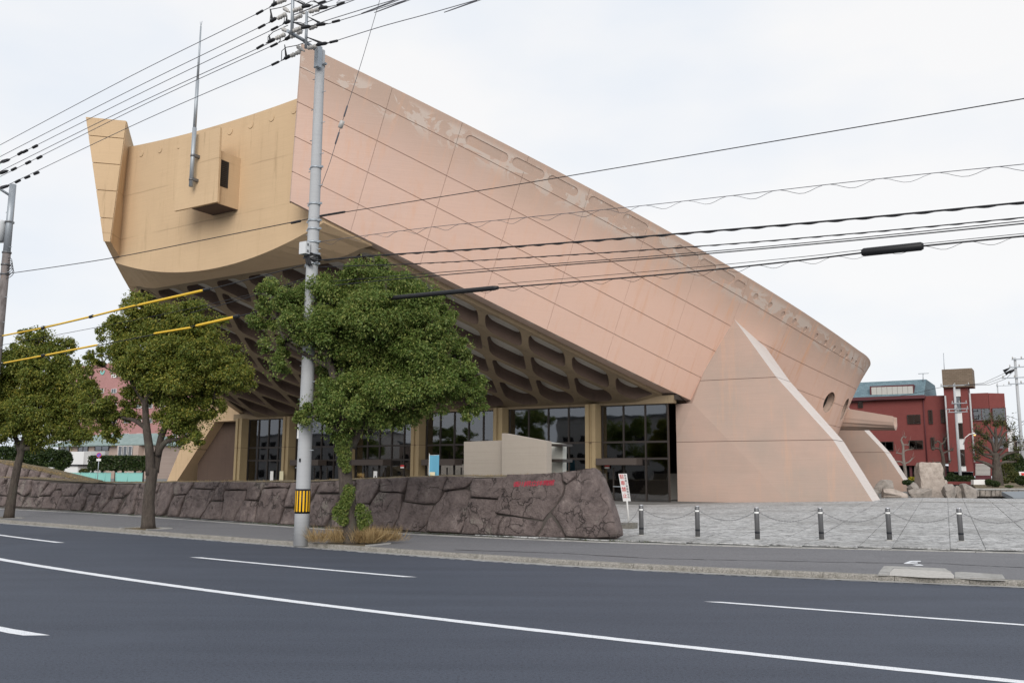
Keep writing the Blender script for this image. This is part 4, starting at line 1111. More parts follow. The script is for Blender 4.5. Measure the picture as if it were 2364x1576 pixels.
# cap course: rough stones and soil along the top
for i in range(len(top_px) - 1):
    a_, b_ = wall_pt(*top_px[i]), wall_pt(*top_px[i + 1]); V = []; n_ = 9
    for k in range(n_):
        t_ = k / (n_ - 1); p = a_ + (b_ - a_) * t_
        for j in range(6):
            s_ = j / 5; q = p + A * (.05 + s_ * 1.35) + np.array([0, 0, -.03 + .05 * math.sin(s_ * 3.0)])
            q = q + np.array([0, 0, noise.noise(Vector(q * 2.5)) * .03]); V.append(q)
    F = [(k * 6 + j, k * 6 + 6 + j, k * 6 + 7 + j, k * 6 + j + 1) for k in range(n_ - 1) for j in range(5)]
    put('earth_top', pmesh('earth_top', V, F, True), M['soil'], wall_root)
# carved red name on the wide stone
ax_x = T.copy(); ax_y = np.array([0, 0, 1.]) + A * .2; ax_y /= np.linalg.norm(ax_y)
word = '香川県立体育館'
from mathutils.bvhtree import BVHTree
STONE_BVH = BVHTree.FromPolygons([v.co for v in name_stone.data.vertices], [p.vertices for p in name_stone.data.polygons])
p0, p1 = wall_pt(1190, 1118), wall_pt(1281, 1114)
for k, ch in enumerate(word):
    t_ = (k + .5) / len(word); c = p0 + (p1 - p0) * t_ - A * .155 + np.array([0, 0, .0])
    me = text_mesh(ch, .185, 0, .001)
    bm = bmesh.new(); bm.from_mesh(me); bmesh.ops.subdivide_edges(bm, edges=[e for e in bm.edges if e.calc_length() > .04], cuts=1); bm.to_mesh(me); bm.free()
    sx_ = 1.12; sh_ = .22
    place_text(me, c - A * .5, ax_x * sx_ + np.array([0, 0, sh_]) * .35, ax_y * .92 + ax_x * .12)
    for v in me.vertices:                                  # lay the strokes on the rough stone face
        hit = STONE_BVH.ray_cast(v.co, Vector(A.tolist()))
        if hit[0] is not None: v.co = hit[0] - Vector(A.tolist()) * .012
    put('carved_character', me, M['red_letter'], name_stone)
# dry grass fringe on the wall top
def tufts(name, pts, n_each, h, spread, m, lean=.5, width=.012, **k):
    C, D, N, L = [], [], [], []
    for p in pts:
        for _ in range(n_each):
            b = np.array(p) + np.array([random.gauss(0, spread), random.gauss(0, spread), 0]); d = np.array([random.gauss(0, lean), random.gauss(0, lean), 1.0]); l = h * random.uniform(.4, 1.15)
            d /= np.linalg.norm(d); C.append(b + d * l / 2); D.append(d); N.append(rand_dirs(1)[0]); L.append(l)
    return leaves(name, np.array(C), np.array(D), np.array(N), np.array(L), width, m, **k)
pts = []
for i in range(len(top_px) - 2):
    a_, b_ = wall_pt(*top_px[i]), wall_pt(*top_px[i + 1]); L_ = np.linalg.norm(b_ - a_)
    for k in range(int(L_ * 7)):
        t_ = random.random(); pts.append(a_ + (b_ - a_) * t_ + A * random.uniform(.12, .9) - np.array([0, 0, .02]))
tufts('dry_grass', pts, 9, .10, .05, M['dry_grass'], .8, .010, kind='stuff', label='short dry straw grass fringing the top of the stone wall', cat='grass')
pts = []
for u in np.arange(-42, -9.3, .18):
    if noise.noise(Vector((u * .6, 3.1, 0))) > -.05: pts.append(uvz(u, back_v(u) + .15 + random.uniform(-.02, .05), .12))
tufts('green_grass', pts, 12, .07, .05, M['green_grass'], .9, .012, kind='stuff', label='low green weeds along the foot of the stone wall', cat='grass')
# second boulder wall further left, curving up behind
mw = empty('stone_wall', atz(60, 1108, .4), 'curved low boulder wall rising at the far left with dry grass top', 'stone wall')
tl = [(-60, 1062), (0, 1067), (22, 1074), (45, 1078), (70, 1082), (95, 1088), (120, 1094), (150, 1101), (178, 1108), (200, 1113)]
YD = 58.0
for i in range(len(tl) - 1):
    for r in range(2):
        a_, b_ = aty(*tl[i], YD), aty(*tl[i + 1], YD); lo = .1
        za0, za1 = (a_[2], (a_[2] + lo) / 2) if r == 0 else ((a_[2] + lo) / 2, lo)
        zb0, zb1 = (b_[2], (b_[2] + lo) / 2) if r == 0 else ((b_[2] + lo) / 2, lo)
        sk = np.array([.25, 0, 0]); g = .04; V = []
        quad = [(a_ * [1, 1, 0] + [0, 0, za0]), (b_ * [1, 1, 0] + [0, 0, zb0]), (b_ * [1, 1, 0] + [0, 0, zb1] - sk), (a_ * [1, 1, 0] + [0, 0, za1] - sk)]
        if quad[0][2] - quad[3][2] < .08: continue
        c = sum(quad) / 4
        ring = [c + (p - c) * .95 for p in quad]; dense = []
        for k in range(4):
            for s_ in range(4): dense.append(ring[k] + (ring[(k + 1) % 4] - ring[k]) * s_ / 4)
        for s_, d in ((1.0, .4), (1.0, 0), (.9, -.12), (.5, -.2)):
            for p in dense:
                q = c + (p - c) * s_; w = noise.noise(Vector(q * 1.3)) * .12; V.append(q + np.array([0, d + w, 0]))
        V.append(c + np.array([0, -.2, 0])); n_ = len(dense)
        F = [(rr * n_ + k, rr * n_ + (k + 1) % n_, (rr + 1) * n_ + (k + 1) % n_, (rr + 1) * n_ + k) for rr in range(3) for k in range(n_)] + [(3 * n_ + k, 3 * n_ + (k + 1) % n_, 4 * n_) for k in range(n_)]
        put('stone', pmesh('stone', V, F, True), M['wall_stone'], mw)
V = []
for q in tl:
    p = aty(*q, YD); V += [p + np.array([0, .1, .03]), p + np.array([.3, 1.6, .12]), p * [1, 1, 0] + [.5, 3.2, 0], p * [1, 1, 0] + [0, .1, 0]]
F = [(4 * i + j, 4 * i + 4 + j, 4 * i + 5 + j, 4 * i + j + 1) for i in range(len(tl) - 1) for j in range(2)] + [(4 * i + 3, 4 * i + 7, 4 * i + 4, 4 * i) for i in range(len(tl) - 1)]
put('earth_top', pmesh('earth_top', V, F), M['soil'], mw)
pts = []
for i in range(len(tl) - 1):
    a_, b_ = aty(*tl[i], YD), aty(*tl[i + 1], YD)
    for k in range(26): pts.append(a_ + (b_ - a_) * random.random() + np.array([0, random.uniform(.05, 1.2), .03]))
tufts('dry_grass', pts, 8, .16, .08, M['dry_grass'], .8, .02, kind='stuff', label='dry straw grass on top of the curved far left wall', cat='grass')
# ------------------------------------------------------------------ trees
def limb(mb, pts, rads, n_=9):
    """smooth tapered limb through px/depth points already in world space"""
    pts = [np.asarray(p, float) for p in pts]; P_, R_ = [], []
    for i in range(len(pts) - 1):
        p0, p1, p2, p3 = pts[max(i - 1, 0)], pts[i], pts[i + 1], pts[min(i + 2, len(pts) - 1)]
        for k in range(4):
            t_ = k / 4; P_.append(.5 * ((2 * p1) + (p2 - p0) * t_ + (2 * p0 - 5 * p1 + 4 * p2 - p3) * t_ ** 2 + (3 * p1 - p0 - 3 * p2 + p3) * t_ ** 3))
            r_ = rads[i] + (rads[i + 1] - rads[i]) * t_; R_.append(r_ * (1 + .10 * noise.noise(Vector(P_[-1] * 2.5))))
    P_.append(pts[-1]); R_.append(rads[-1])
    mb.tube(P_, R_, n_); return mb
def crown_leaves(blobs, per_blob, n_sub, leaf_len, sub_r=.36, zsq=.85, fill=0):
    C, D, N = [], [], []
    for c, r in blobs:
        c = np.array(c); k_ = max(4, int(n_sub * (r / .9) ** 2)); d = rand_dirs(k_)
        d[:, 2] = np.where(d[:, 2] < -.3, d[:, 2] * .5, d[:, 2]); d /= np.linalg.norm(d, axis=1)[:, None]
        rr = r * (RNG.uniform(.35, 1.0, k_) ** .55) * (1 - sub_r * .5)
        subc = c + d * rr[:, None] * np.array([1, 1, zsq])
        for sc, sd_ in zip(subc, d):
            s_r = max(r, .42) * sub_r * RNG.uniform(.6, 1.25); m_ = int(per_blob * RNG.uniform(.6, 1.3) * max(.5, min(1.6, (s_r / .3) ** 1.3)))
            q = rand_dirs(m_); q[:, 2] *= .75; rad = RNG.uniform(.15, 1.0, m_) ** .45
            pos = sc + q * (rad * s_r)[:, None]
            C.append(pos)
            dd = q * .7 + sd_ * .35 + RNG.normal(0, .55, (m_, 3)); dd[:, 2] -= .35; D.append(dd)
            nn = q * .7 + sd_ * .4 + np.array([0, 0, .55]) + RNG.normal(0, .45, (m_, 3)); N.append(nn)
        m_ = int(fill * (r / .9) ** 2.2)                     # loose leaves between the clumps
        if m_:
            q = rand_dirs(m_); C.append(c + q * (r * 1.05 * RNG.uniform(.1, 1.0, m_) ** .4)[:, None] * np.array([1, 1, .95])); D.append(q + RNG.normal(0, .8, (m_, 3)) - np.array([0, 0, .3])); N.append(q * .8 + np.array([0, 0, .5]) + RNG.normal(0, .5, (m_, 3)))
    return np.concatenate(C), np.concatenate(D), np.concatenate(N)
def street_tree(lab, base_px, ydepth, scale, blobs_px, limbs_px, trunk_w, mat_leaf, per, nsub, leaf_len, twigs=40):
    """blobs_px: (px, py, radius px, depth offset m); limbs_px: list of [(px,py,dy), radii px]"""
    base = atz(*base_px, .13); root = empty('camphor_tree', base, lab, 'tree', 'camphor street trees')
    y0 = base[1]
    P = lambda px, py, dy: aty(px, py, y0 + dy)
    for i, (pl, rl) in enumerate(limbs_px):
        mb = MB(); pts = [P(*q) for q in pl]
        if i == 0: pts[0] = base + np.array([0, 0, -.05])
        limb(mb, pts, [r / scale for r in rl], 11 if i == 0 else 8)
        put('trunk' if i == 0 else 'branch', mb.mesh('limb'), M['bark'], root)
    blobs = [(P(px, py, dy), r / scale) for px, py, r, dy in blobs_px]
    C, D, N = crown_leaves([(c, r * 1.12) for c, r in blobs], per, nsub, leaf_len, .32, .92, 950)
    L = leaf_len * RNG.uniform(.65, 1.2, len(C))
    leaves('crown', C, D, N, L, L * .48, mat_leaf, root, kind='stuff')
    # fine twigs from limb ends into the clumps
    mb = MB()
    ends = [P(*pl[-1]) for pl, _ in limbs_px] + [P(*pl[len(pl) // 2]) for pl, _ in limbs_px]
    for c, r in blobs:
        e = min(ends, key=lambda q: np.linalg.norm(q - c)); mid = (e + c) / 2 + np.array([0, 0, -.12 * r])
        mb.tube([e, mid, c + rand_dirs(1)[0] * r * .3], [.045, .03, .012], 5)
        for _ in range(4):
            mb.tube([mid + (c - mid) * random.random(), c + rand_dirs(1)[0] * r * .8], [.016, .006], 4)
    put('twigs', mb.mesh('twigs'), M['bark'], root, kind='stuff')
    return root
# the big tree beside the utility pole
b3 = [(765, 690, 66, .3), (835, 640, 50, .1), (905, 680, 70, -.2), (960, 690, 62, .4), (870, 730, 80, -.6), (760, 770, 75, -.3), (640, 690, 52, .2), (612, 740, 38, .5), (680, 740, 46, -.4), (635, 800, 40, .2), (640, 848, 32, 0), (850, 815, 90, .5), (980, 770, 72, -.3), (1010, 720, 45, .5), (1045, 800, 48, .2), (1040, 870, 55, .5), (1075, 905, 45, .1), (990, 880, 72, -.5), (905, 910, 78, -.4), (800, 930, 70, -.5), (735, 945, 48, .1), (860, 960, 52, -.2), (960, 940, 45, .4), (1100, 935, 28, .3), (1085, 955, 24, .2), (1110, 890, 22, .2), (1070, 850, 34, -.3), (1000, 935, 36, -.3), (940, 965, 34, .2), (705, 970, 26, -.1), (780, 985, 40, -.3), (800, 850, 70, 1.0), (930, 820, 90, 1.1), (720, 700, 60, 1.0), (1000, 830, 70, 1.3), (870, 620, 36, .5), (900, 780, 80, .1), (840, 880, 70, .2), (930, 860, 70, .2), (960, 820, 60, -.6), (860, 740, 60, -.9), (830, 690, 60, .4), (700, 770, 34, .1)]
l3 = [([(812, 1250, 0), (806, 1190, 0), (798, 1110, 0), (796, 1050, 0), (800, 1005, 0)], [20, 16.5, 16, 17, 17]),
      ([(803, 1030, 0), (792, 985, -.1), (778, 900, -.2), (765, 850, 0), (745, 760, .2), (720, 700, .2)], [16, 13, 11, 9, 6, 3]),
      ([(806, 1030, .1), (835, 975, .1), (850, 930, .2), (880, 850, .2), (900, 760, .1), (905, 690, 0)], [15, 12, 10, 8, 6, 3]),
      ([(778, 890, -.1), (800, 830, .4), (845, 740, .5), (850, 660, .4)], [8, 7, 5, 3]), ([(850, 935, .2), (930, 900, .3), (1010, 870, .3), (1060, 870, .2)], [8, 6, 4, 2]), ([(765, 850, 0), (710, 820, .1), (660, 790, .2), (640, 730, .2)], [7, 5, 4, 2]), ([(800, 1000, -.1), (765, 985, -.3), (735, 955, -.2)], [8, 6, 3])]
tree3 = street_tree('dense green camphor tree with dry grass at its foot, right beside the striped utility pole', (812, 1252), 0, 91.0, b3, l3, 20, M['camphor_leaf'], 420, 38, .084)
# ivy and root shoots on its trunk
y3 = atz(812, 1252, .13)[1]
for nm, bl, mt in (('trunk_ivy', [((785, 1005), 17), ((795, 1022), 17), ((788, 1035), 16), ((796, 1050), 16), ((792, 1065), 13), ((800, 1080), 10), ((775, 1010), 12), ((806, 1130), 13), ((803, 1145), 15), ((798, 1160), 15), ((790, 1175), 17), ((785, 1188), 17), ((792, 1200), 12), ((778, 1178), 10)], 'camphor_leaf'), ('root_shoots', [((838, 1185), 17), ((842, 1200), 16), ((832, 1172), 10), ((838, 1212), 12)], 'camphor_leaf')):
    blobs = [(aty(*p, y3 - .22 - (.02 if nm == 'trunk_ivy' else -.1)), r / 91) for p, r in bl]
    C, D, N = [], [], []
    for c, r in blobs:
        q = rand_dirs(420); q *= (RNG.uniform(.2, 1, 420) ** .4 * r * 1.15)[:, None]; q[:, 1] *= .8; C.append(c + q); D.append(q + RNG.normal(0, .1, (420, 3)) - np.array([0, 0, .1])); N.append(q + RNG.normal(0, .15, (420, 3)) + np.array([0, 0, .1]))
    C, D, N = map(np.concatenate, (C, D, N)); L = .06 * RNG.uniform(.6, 1.3, len(C))
    leaves(nm, C, D, N, L, L * .45, M[mt], tree3, kind='stuff')
pts = []
base3 = atz(812, 1252, .13)
for _ in range(60): pts.append(base3 + np.array([random.gauss(.38, .22), random.gauss(-.02, .14), 0]))
for _ in range(16): pts.append(base3 + np.array([random.gauss(-.35, .10), random.gauss(0, .10), 0]))
for _ in range(7): pts.append(atz(735, 1252, .13) + np.array([random.gauss(0, .13), random.gauss(0, .08), 0]))
for _ in range(8): pts.append(atz(905, 1250, .13) + np.array([random.gauss(0, .1), random.gauss(0, .08), 0]))
tufts('dry_grass', pts, 42, .46, .06, M['dry_grass'], .6, .010, kind='stuff', label='pale dry grass tufts around the foot of the dense camphor tree', cat='grass')
# middle tree
b2 = [(325, 715, 42, .2), (300, 760, 50, -.3), (370, 745, 55, .2), (440, 735, 50, 0), (495, 755, 34, .2), (262, 772, 34, .3), (330, 820, 70, -.5), (410, 810, 68, .3), (470, 810, 56, -.2), (215, 835, 26, -.2), (328, 892, 46, .5), (395, 880, 62, -.5), (465, 880, 60, .3), (530, 860, 48, 0), (560, 880, 32, .2), (545, 815, 26, .3), (200, 905, 30, .2), (225, 935, 40, -.3), (275, 955, 42, .2), (250, 1000, 30, 0), (225, 975, 30, .3), (410, 960, 50, -.2), (450, 950, 52, .5), (440, 1010, 30, -.1), (410, 1015, 24, 0), (490, 940, 32, .2), (180, 880, 24, .3), (198, 845, 24, .4), (203, 885, 24, .2), (243, 815, 20, .2), (285, 818, 24, .1), (318, 860, 36, .3), (305, 690, 22, .2), (370, 920, 30, .6)]
l2 = [([(342, 1215, 0), (343, 1160, 0), (350, 1100, 0), (353, 1080, 0)], [17, 12.5, 12, 12]), ([(348, 1095, 0), (345, 1040, -.1), (338, 985, -.1), (335, 925, 0)], [12, 10, 9, 7]), ([(335, 930, 0), (318, 905, .1), (300, 870, .2), (290, 790, .2), (300, 740, .1)], [6, 5, 4, 3, 2]), ([(335, 930, 0), (352, 900, 0), (385, 870, .1), (430, 820, .1), (450, 760, 0)], [7, 6, 5, 3, 2]),
      ([(356, 1090, .1), (366, 1040, .1), (375, 1000, .1), (400, 950, .2), (440, 900, .2), (500, 870, .1)], [11, 9, 8, 6, 5, 2]), ([(364, 1050, 0), (382, 1020, -.2), (420, 1012, -.2), (440, 1000, -.1)], [7, 6, 4, 2]), ([(340, 990, -.1), (310, 970, -.1), (270, 960, 0), (230, 940, 0)], [6, 5, 3, 2])]
street_tree('olive green camphor tree with forked trunk, middle of the three street trees', (342, 1217), 0, 71.0, b2, l2, 16, M['ochre_leaf'], 340, 36, .094)
b1 = [(95, 790, 36, .2), (60, 825, 42, -.3), (125, 830, 40, .3), (20, 850, 40, 0), (90, 860, 46, -.4), (40, 900, 52, .4), (120, 900, 48, .2), (165, 880, 30, 0), (75, 945, 54, -.5), (150, 940, 42, .2), (10, 930, 44, .3), (185, 960, 34, .3), (30, 985, 42, -.1), (110, 985, 46, -.3), (160, 1000, 34, .1), (195, 1000, 22, .2), (85, 1015, 30, .3), (-20, 890, 50, 0), (-20, 970, 45, .3), (55, 780, 20, .1), (150, 800, 26, .2), (178, 925, 34, .1), (200, 955, 26, .3), (190, 1005, 22, .1), (168, 850, 22, .2)]
l1 = [([(20, 1190, 0), (30, 1130, 0), (42, 1070, 0), (52, 1030, 0)], [12, 9, 8, 7.5]), ([(50, 1040, 0), (65, 985, 0), (80, 930, .1), (95, 850, .1), (95, 800, 0)], [8, 7, 6, 4, 2]), ([(48, 1050, 0), (30, 990, .1), (15, 940, .1), (10, 890, 0)], [6, 5, 4, 2]), ([(68, 980, 0), (110, 950, .1), (150, 930, .1)], [6, 4, 2]), ([(52, 1035, 0), (90, 1030, .1), (150, 1000, .1)], [6, 4, 2])]
street_tree('green camphor tree at the far left edge, leftmost of the three street trees', (20, 1193), 0, 58.0, b1, l1, 11, M['ochre_leaf'], 270, 34, .105)
# trees across the road (seen mirrored in the entrance glass)
for k, (u, s) in enumerate(((-104, 1.6), (-86, 1.4), (-70, 1.65), (-55, 1.45))):
    b = uvz(u, -14, .12); r = empty('camphor_tree', b, ('camphor tree across the road, %s of the four mirrored in the entrance glass' % ('leftmost', 'second', 'third', 'rightmost')[k]), 'tree', 'trees across the road')
    limb(MB(), [b, b + [0, 0, 2.2 * s], b + [.2, .1, 4 * s]], [.25, .2, .1]).build('trunk', M['bark'], r)
    bl = [(b + np.array([random.uniform(-2.2, 2.2) * s, random.uniform(-1.8, 1.8) * s, (3.2 + random.uniform(0, 3.6)) * s]), random.uniform(.8, 1.3) * s) for _ in range(12)]
    C, D, N = crown_leaves(bl, 26, 8, .3); L = .34 * RNG.uniform(.6, 1.2, len(C)); leaves('crown', C, D, N, L, L * .5, M['camphor_leaf'], r, kind='stuff')

# plain blocks across the road, also only seen mirrored in the glass
for k, (u0, u1, h, m_) in enumerate(((-150, -112, 9.5, 'grey_wall'), (-106, -78, 7.5, 'beige_tile'), (-72, -44, 11.0, 'grey_wall'))):
    r = empty('house', uvz((u0 + u1) / 2, -30, .1), ('long grey flat roofed house', 'low beige flat roofed house', 'tall grey flat roofed house')[k] + ' across the road, mirrored in the entrance glass', 'house', 'houses across the road')
    MB().box(uvz((u0 + u1) / 2, -30, h / 2), (u1 - u0, 10, h), AXR).build('wall', M[m_], r); MB().box(uvz((u0 + u1) / 2, -30, h + .15), (u1 - u0 + .6, 10.6, .3), AXR).build('roof', M['grey_roof'], r)
    for z in np.arange(1.2, h - 1.5, 2.9):
        for u in np.arange(u0 + 2, u1 - 2, 3.2): MB().box(uvz(u, -24.98, z + .6), (1.6, .08, 1.3), AXR).build('window', M['dark_void'], r)
# ------------------------------------------------------------------ utility poles and cables
UPZ = np.array([0, 0, 1.0])
POLE = atz(695, 1250, .12); PV = float(POLE @ A); PU = float(POLE @ T)
up = empty('utility_pole', POLE, 'tall grey concrete utility pole with black and yellow striped band', 'utility pole')
PTOP = 13.5
mb = MB(); nz_ = 14
mb.lathe(POLE, [(.195 + (.125 - .195) * k / nz_, -.1 + (PTOP + .1) * k / nz_) for k in range(nz_ + 1)], 24); mb.build('shaft', M['pole_concrete'], up)
def rad_at(z): return .195 + (.125 - .195) * (z + .1) / (PTOP + .1)
def zpx(py): return float(atv(PW / 2 + (proj(POLE + UPZ * 5)[0] - PW / 2), py, PV)[2])
z0, z1 = zpx(1185), zpx(1128)
mb = MB(); mb.lathe(POLE, [(rad_at(z0) + .004, z0 - .12), (rad_at(z1) + .004, z1 - .12)], 24); band = mb.build('hazard_band', M['sign_black'], up)
for k in range(14):
    a0 = 2 * math.pi * k / 14; V = []
    for t_ in (a0, a0 + .115, a0 + .23):
        for z in (z0 + .05, z1 - .05): V.append(POLE + np.array([math.cos(t_), math.sin(t_), 0]) * (rad_at(z) + .008) + UPZ * (z - .12))
    put('yellow_stripe', pmesh('yellow_stripe', V, [(0, 2, 3, 1), (2, 4, 5, 3)]), M['sign_yellow'], band)
# step bolts, bands, label strips
for k, z in enumerate(np.arange(1.9, 12.8, .45)):
    s = 1 if k % 2 else -1
    mb = MB(); c = POLE + UPZ * z; mb.tube([c, c + T * s * (rad_at(z) + .13)], .011, 6); mb.build('step_bolt', M['galvanised'], up)
for py in (160, 392, 475, 513, 532, 562, 590, 612):
    z = zpx(py) - .12; mb = MB(); mb.lathe(POLE + UPZ * z, [(rad_at(z) + .015, -.03), (rad_at(z) + .015, .03)], 18); mb.box(POLE + UPZ * z + T * (rad_at(z) + .05), (.12, .06, .05), AXR); mb.box(POLE + UPZ * z - T * (rad_at(z) + .04), (.10, .06, .05), AXR); mb.build('pole_band', M['galvanised'], up)
for py0, py1 in ((965, 985), (990, 1012)):
    za, zb2 = zpx(py1), zpx(py0); c = POLE - A * (rad_at(za) + .006) - T * .10 + A * .03
    MB().box(c + UPZ * ((za + zb2) / 2 - .12), (.075, .012, zb2 - za), AXR).build('pole_label', M['white_paint'], up)
MB().box(POLE - A * (rad_at(2) + .004) + UPZ * (zpx(1062) - .12) + T * .03, (.05, .02, .09), AXR).build('plug', M['sign_black'], up)
# junction box on the road side
zc = (zpx(558) + zpx(587)) / 2
bx = MB().box(atv(703, 573, PV - .3), (.24, .16, .33), AXR).build('junction_box', M['box_grey'], up)
for dz in (-.09, .09): MB().box(atv(703, 573, PV - .3) + T * .125 + UPZ * dz, (.02, .05, .06), AXR).build('latch', M['steel_dull'], bx)
mb = MB()
for k in range(7):
    a_ = atv(704 + k * 1.5, 590, PV - .25); b_ = atv(712 + k * 2, 608 + (k % 3) * 3, PV - .2); c_ = atv(716, 560 + 8 * k, PV - .2)
    mb.tube([a_, (a_ + b_) / 2 - UPZ * .12, b_], .014, 5)
for k in range(5):
    c = POLE + UPZ * (zpx(600) - .12 + .02 * k); mb.tube([c + (T * math.cos(t_) + A * math.sin(t_)) * (.2 + .02 * (k % 3)) + UPZ * .05 * math.sin(t_ * 2 + k) for t_ in np.linspace(0, 2 * math.pi, 15)], .016, 5, caps=False)
mb.build('cable_coil', M['cable_black'], up)
# head: offset bracket reaching over the road with two stub posts
V_END, V_MID = PV - 1.2, PV - .6
MB().box((atv(734.5, 132, PV - .2)), (.14, .16, .62), AXR).build('bracket_box', M['galvanised'], up)
mb = MB(); mb.tube([atv(737, 121, PV - .12), atv(700, 93, V_MID), atv(664, 72, V_END - .05)], .05, 10); mb.build('bracket_arm', M['galvanised'], up)
MB().tube([atv(674, 76, V_END), atv(677, -40, V_END)], .045, 10).build('stub_post', M['galvanised'], up)
MB().tube([atv(706, 112, V_MID), atv(708.5, 28, V_MID)], .04, 10).build('stub_post', M['galvanised'], up)
BELL = [(.012, -.10), (.045, -.095), (.062, -.06), (.05, -.035), (.028, -.03), (.028, 0), (.06, .005), (.07, .04), (.05, .085), (.02, .095)]
def bells(pix, v):
    for a_, b_ in pix:
        pa, pb_ = atv(*a_, v), atv(*b_, v); d = pb_ - pa; L_ = np.linalg.norm(d)
        for k in (0, 1):
            c = pa + d * k; MB().lathe(c, [(r * .95, h * .85) for r, h in BELL], 12, axes_from(d)).build('insulator', M['porcelain'], up)
        MB().tube([pa - d * .45, pb_ + d * .5], .012, 6).build('insulator_rod', M['galvanised'], up)
q = lambda x, y: (550 + x / 6.273, y / 6.273)
bells([(q(600, 30), q(660, 5)), (q(600, 255), q(660, 222)), (q(575, 548), q(645, 515)), (q(830, 150), q(900, 125)), (q(830, 440), q(890, 415))], V_END)
bells([(q(820, 275), q(890, 238)), (q(790, 800), q(865, 765)), (q(1060, 165), q(1140, 145)), (q(1060, 405), q(1110, 385)), (q(790, 525), q(890, 470)), (q(1040, 692), q(1100, 678))], V_MID)
for a_, b_, v in ((q(665, 125), q(745, 180), V_END), (q(645, 425), q(735, 465), V_END), (q(860, 680), q(960, 745), V_MID), (q(900, 160), q(985, 205), V_MID)):
    pa, pb_ = atv(*a_, v), atv(*b_, v); d = pb_ - pa; L_ = np.linalg.norm(d)
    MB().lathe(pa, [(.03, 0), (.055, .01), (.055, L_ * .25), (.038, L_ * .3), (.052, L_ * .35), (.05, L_ * .6), (.03, L_ * .7), (.022, L_)], 12, axes_from(d)).build('pin_insulator', M['porcelain'], up)
def cover(pix, v, w=.05):
    P_ = [atv(*p, v) for p in pix]; d = P_[1] - P_[0]; L_ = np.linalg.norm(d)
    mb = MB(); mb.tube([P_[0], P_[0] + d * .18, P_[0] + d * .3, P_[0] + d * .8, P_[0] + d * .88, P_[1]], [.012, .02, w, w * 1.05, .025, .014], 8)
    m_ = P_[0] + d * .45
    if len(P_) > 2: mb.tube([m_, P_[2]], [w * .8, .012], 6)
    mb.build('dead_end_cover', M['black_rubber'], up)
for pix, v in (([q(455, 105), q(590, 25), q(520, 0)], V_END), ([q(440, 335), q(560, 255), q(470, 145)], V_END), ([q(400, 630), q(545, 560), q(445, 505)], V_END), ([q(650, 595), q(790, 510), q(760, 480)], V_MID), ([q(640, 870), q(770, 800), q(672, 650)], V_MID), ([q(650, 350), q(760, 300), q(705, 225)], V_MID),
               ([q(1080, 75), q(900, 105), q(800, 0)], V_END), ([q(1330, 100), q(1150, 125), q(1080, 0)], V_MID), ([q(1080, 375), q(890, 410), q(735, 305)], V_END), ([q(1300, 345), q(1110, 365), q(1010, 245)], V_MID), ([q(1330, 620), q(1110, 655), q(965, 530)], V_MID)):
    cover(pix, v, .048)
for pix, v in (((q(470, 140), q(550, 125), q(640, 105), q(800, 40)), V_END), ((q(430, 600), q(430, 540), q(500, 470), q(720, 370)), V_END), ((q(625, 880), q(630, 740), q(690, 690), q(850, 660), q(940, 630), q(1060, 600)), V_MID), ((q(830, 20), q(900, 15), q(970, 50)), V_MID), ((q(980, 60), q(1060, 20), q(1150, 45)), V_MID), ((q(800, 325), q(900, 330), q(960, 355)), V_END), ((q(950, 340), q(1080, 290), q(1180, 320)), V_MID), ((q(460, 130), q(470, 210), q(460, 310)), V_END), ((q(670, 240), q(665, 320), q(640, 360)), V_MID), ((q(615, 545), q(610, 590), q(585, 620)), V_MID)):
    MB().tube([atv(*p, v) for p in pix], .011, 5).build('jumper_wire', M['cable_black'], up)

NPU = 9.0
def cable(lab, pix, v, r, mt='cable_black', sag=0.0, sleeves=(), grp='overhead cables', spiral=None, parent=None):
    ctrl = [atv(*p, v) for p in pix]
    if pix[-1][0] > 745 and (pix[-1][0] > 2400 or pix[-1][1] < 0):      # runs on to the next pole, out of view on the right
        d_ = ctrl[-1] - ctrl[-2]; d_ = d_ / (d_ @ T); d_[2] = min(d_[2], .10) if pix[-1][1] > 0 else .02; ctrl.append(ctrl[-1] + d_ * (NPU - ctrl[-1] @ T))
    P_ = []
    for i in range(len(ctrl) - 1):
        p0, p1, p2, p3 = ctrl[max(i - 1, 0)], ctrl[i], ctrl[i + 1], ctrl[min(i + 2, len(ctrl) - 1)]
        for k in range(8):
            t_ = k / 8; P_.append(.5 * ((2 * p1) + (p2 - p0) * t_ + (2 * p0 - 5 * p1 + 4 * p2 - p3) * t_ ** 2 + (3 * p1 - p0 - 3 * p2 + p3) * t_ ** 3))
    P_.append(ctrl[-1])
    if spiral is None and not sleeves:
        mb = MB(); mb.tube(P_, r, 6); return mb.build('overhead_cable', M[mt], label=lab, cat='cable', group=grp)
    root = empty('overhead_cable', P_[len(P_) // 2], lab, 'cable', grp)
    MB().tube(P_, r, 6).build('conductor', M[mt], root)
    if spiral:
        amp, wl, rr = spiral; pts = []; L_ = 0
        S_ = [0]
        for i in range(1, len(P_)): S_.append(S_[-1] + np.linalg.norm(P_[i] - P_[i - 1]))
        for s in np.arange(0, S_[-1], wl / 8):
            p = np.array([np.interp(s, S_, [q_[k] for q_ in P_]) for k in range(3)]); t_ = 2 * math.pi * s / wl
            pts.append(p + A * amp * math.sin(t_) + UPZ * amp * (math.cos(t_) - 1))
        MB().tube(pts, rr, 4).build('spiral_hanger', M[mt], root)
    for (pa, pb_, sr, sm) in sleeves:
        a_, b_ = atv(*pa, v), atv(*pb_, v); MB().tube([a_, a_ + (b_ - a_) * .04, a_ + (b_ - a_) * .5, a_ + (b_ - a_) * .96, b_], [sr * .7, sr, sr, sr, sr * .7], 10).build('sleeve', M[sm], root)
    return root
k_ = .035
def sl(*c): return [(q(*a_), q(*b_), k_, 'black_rubber') for a_, b_ in c]
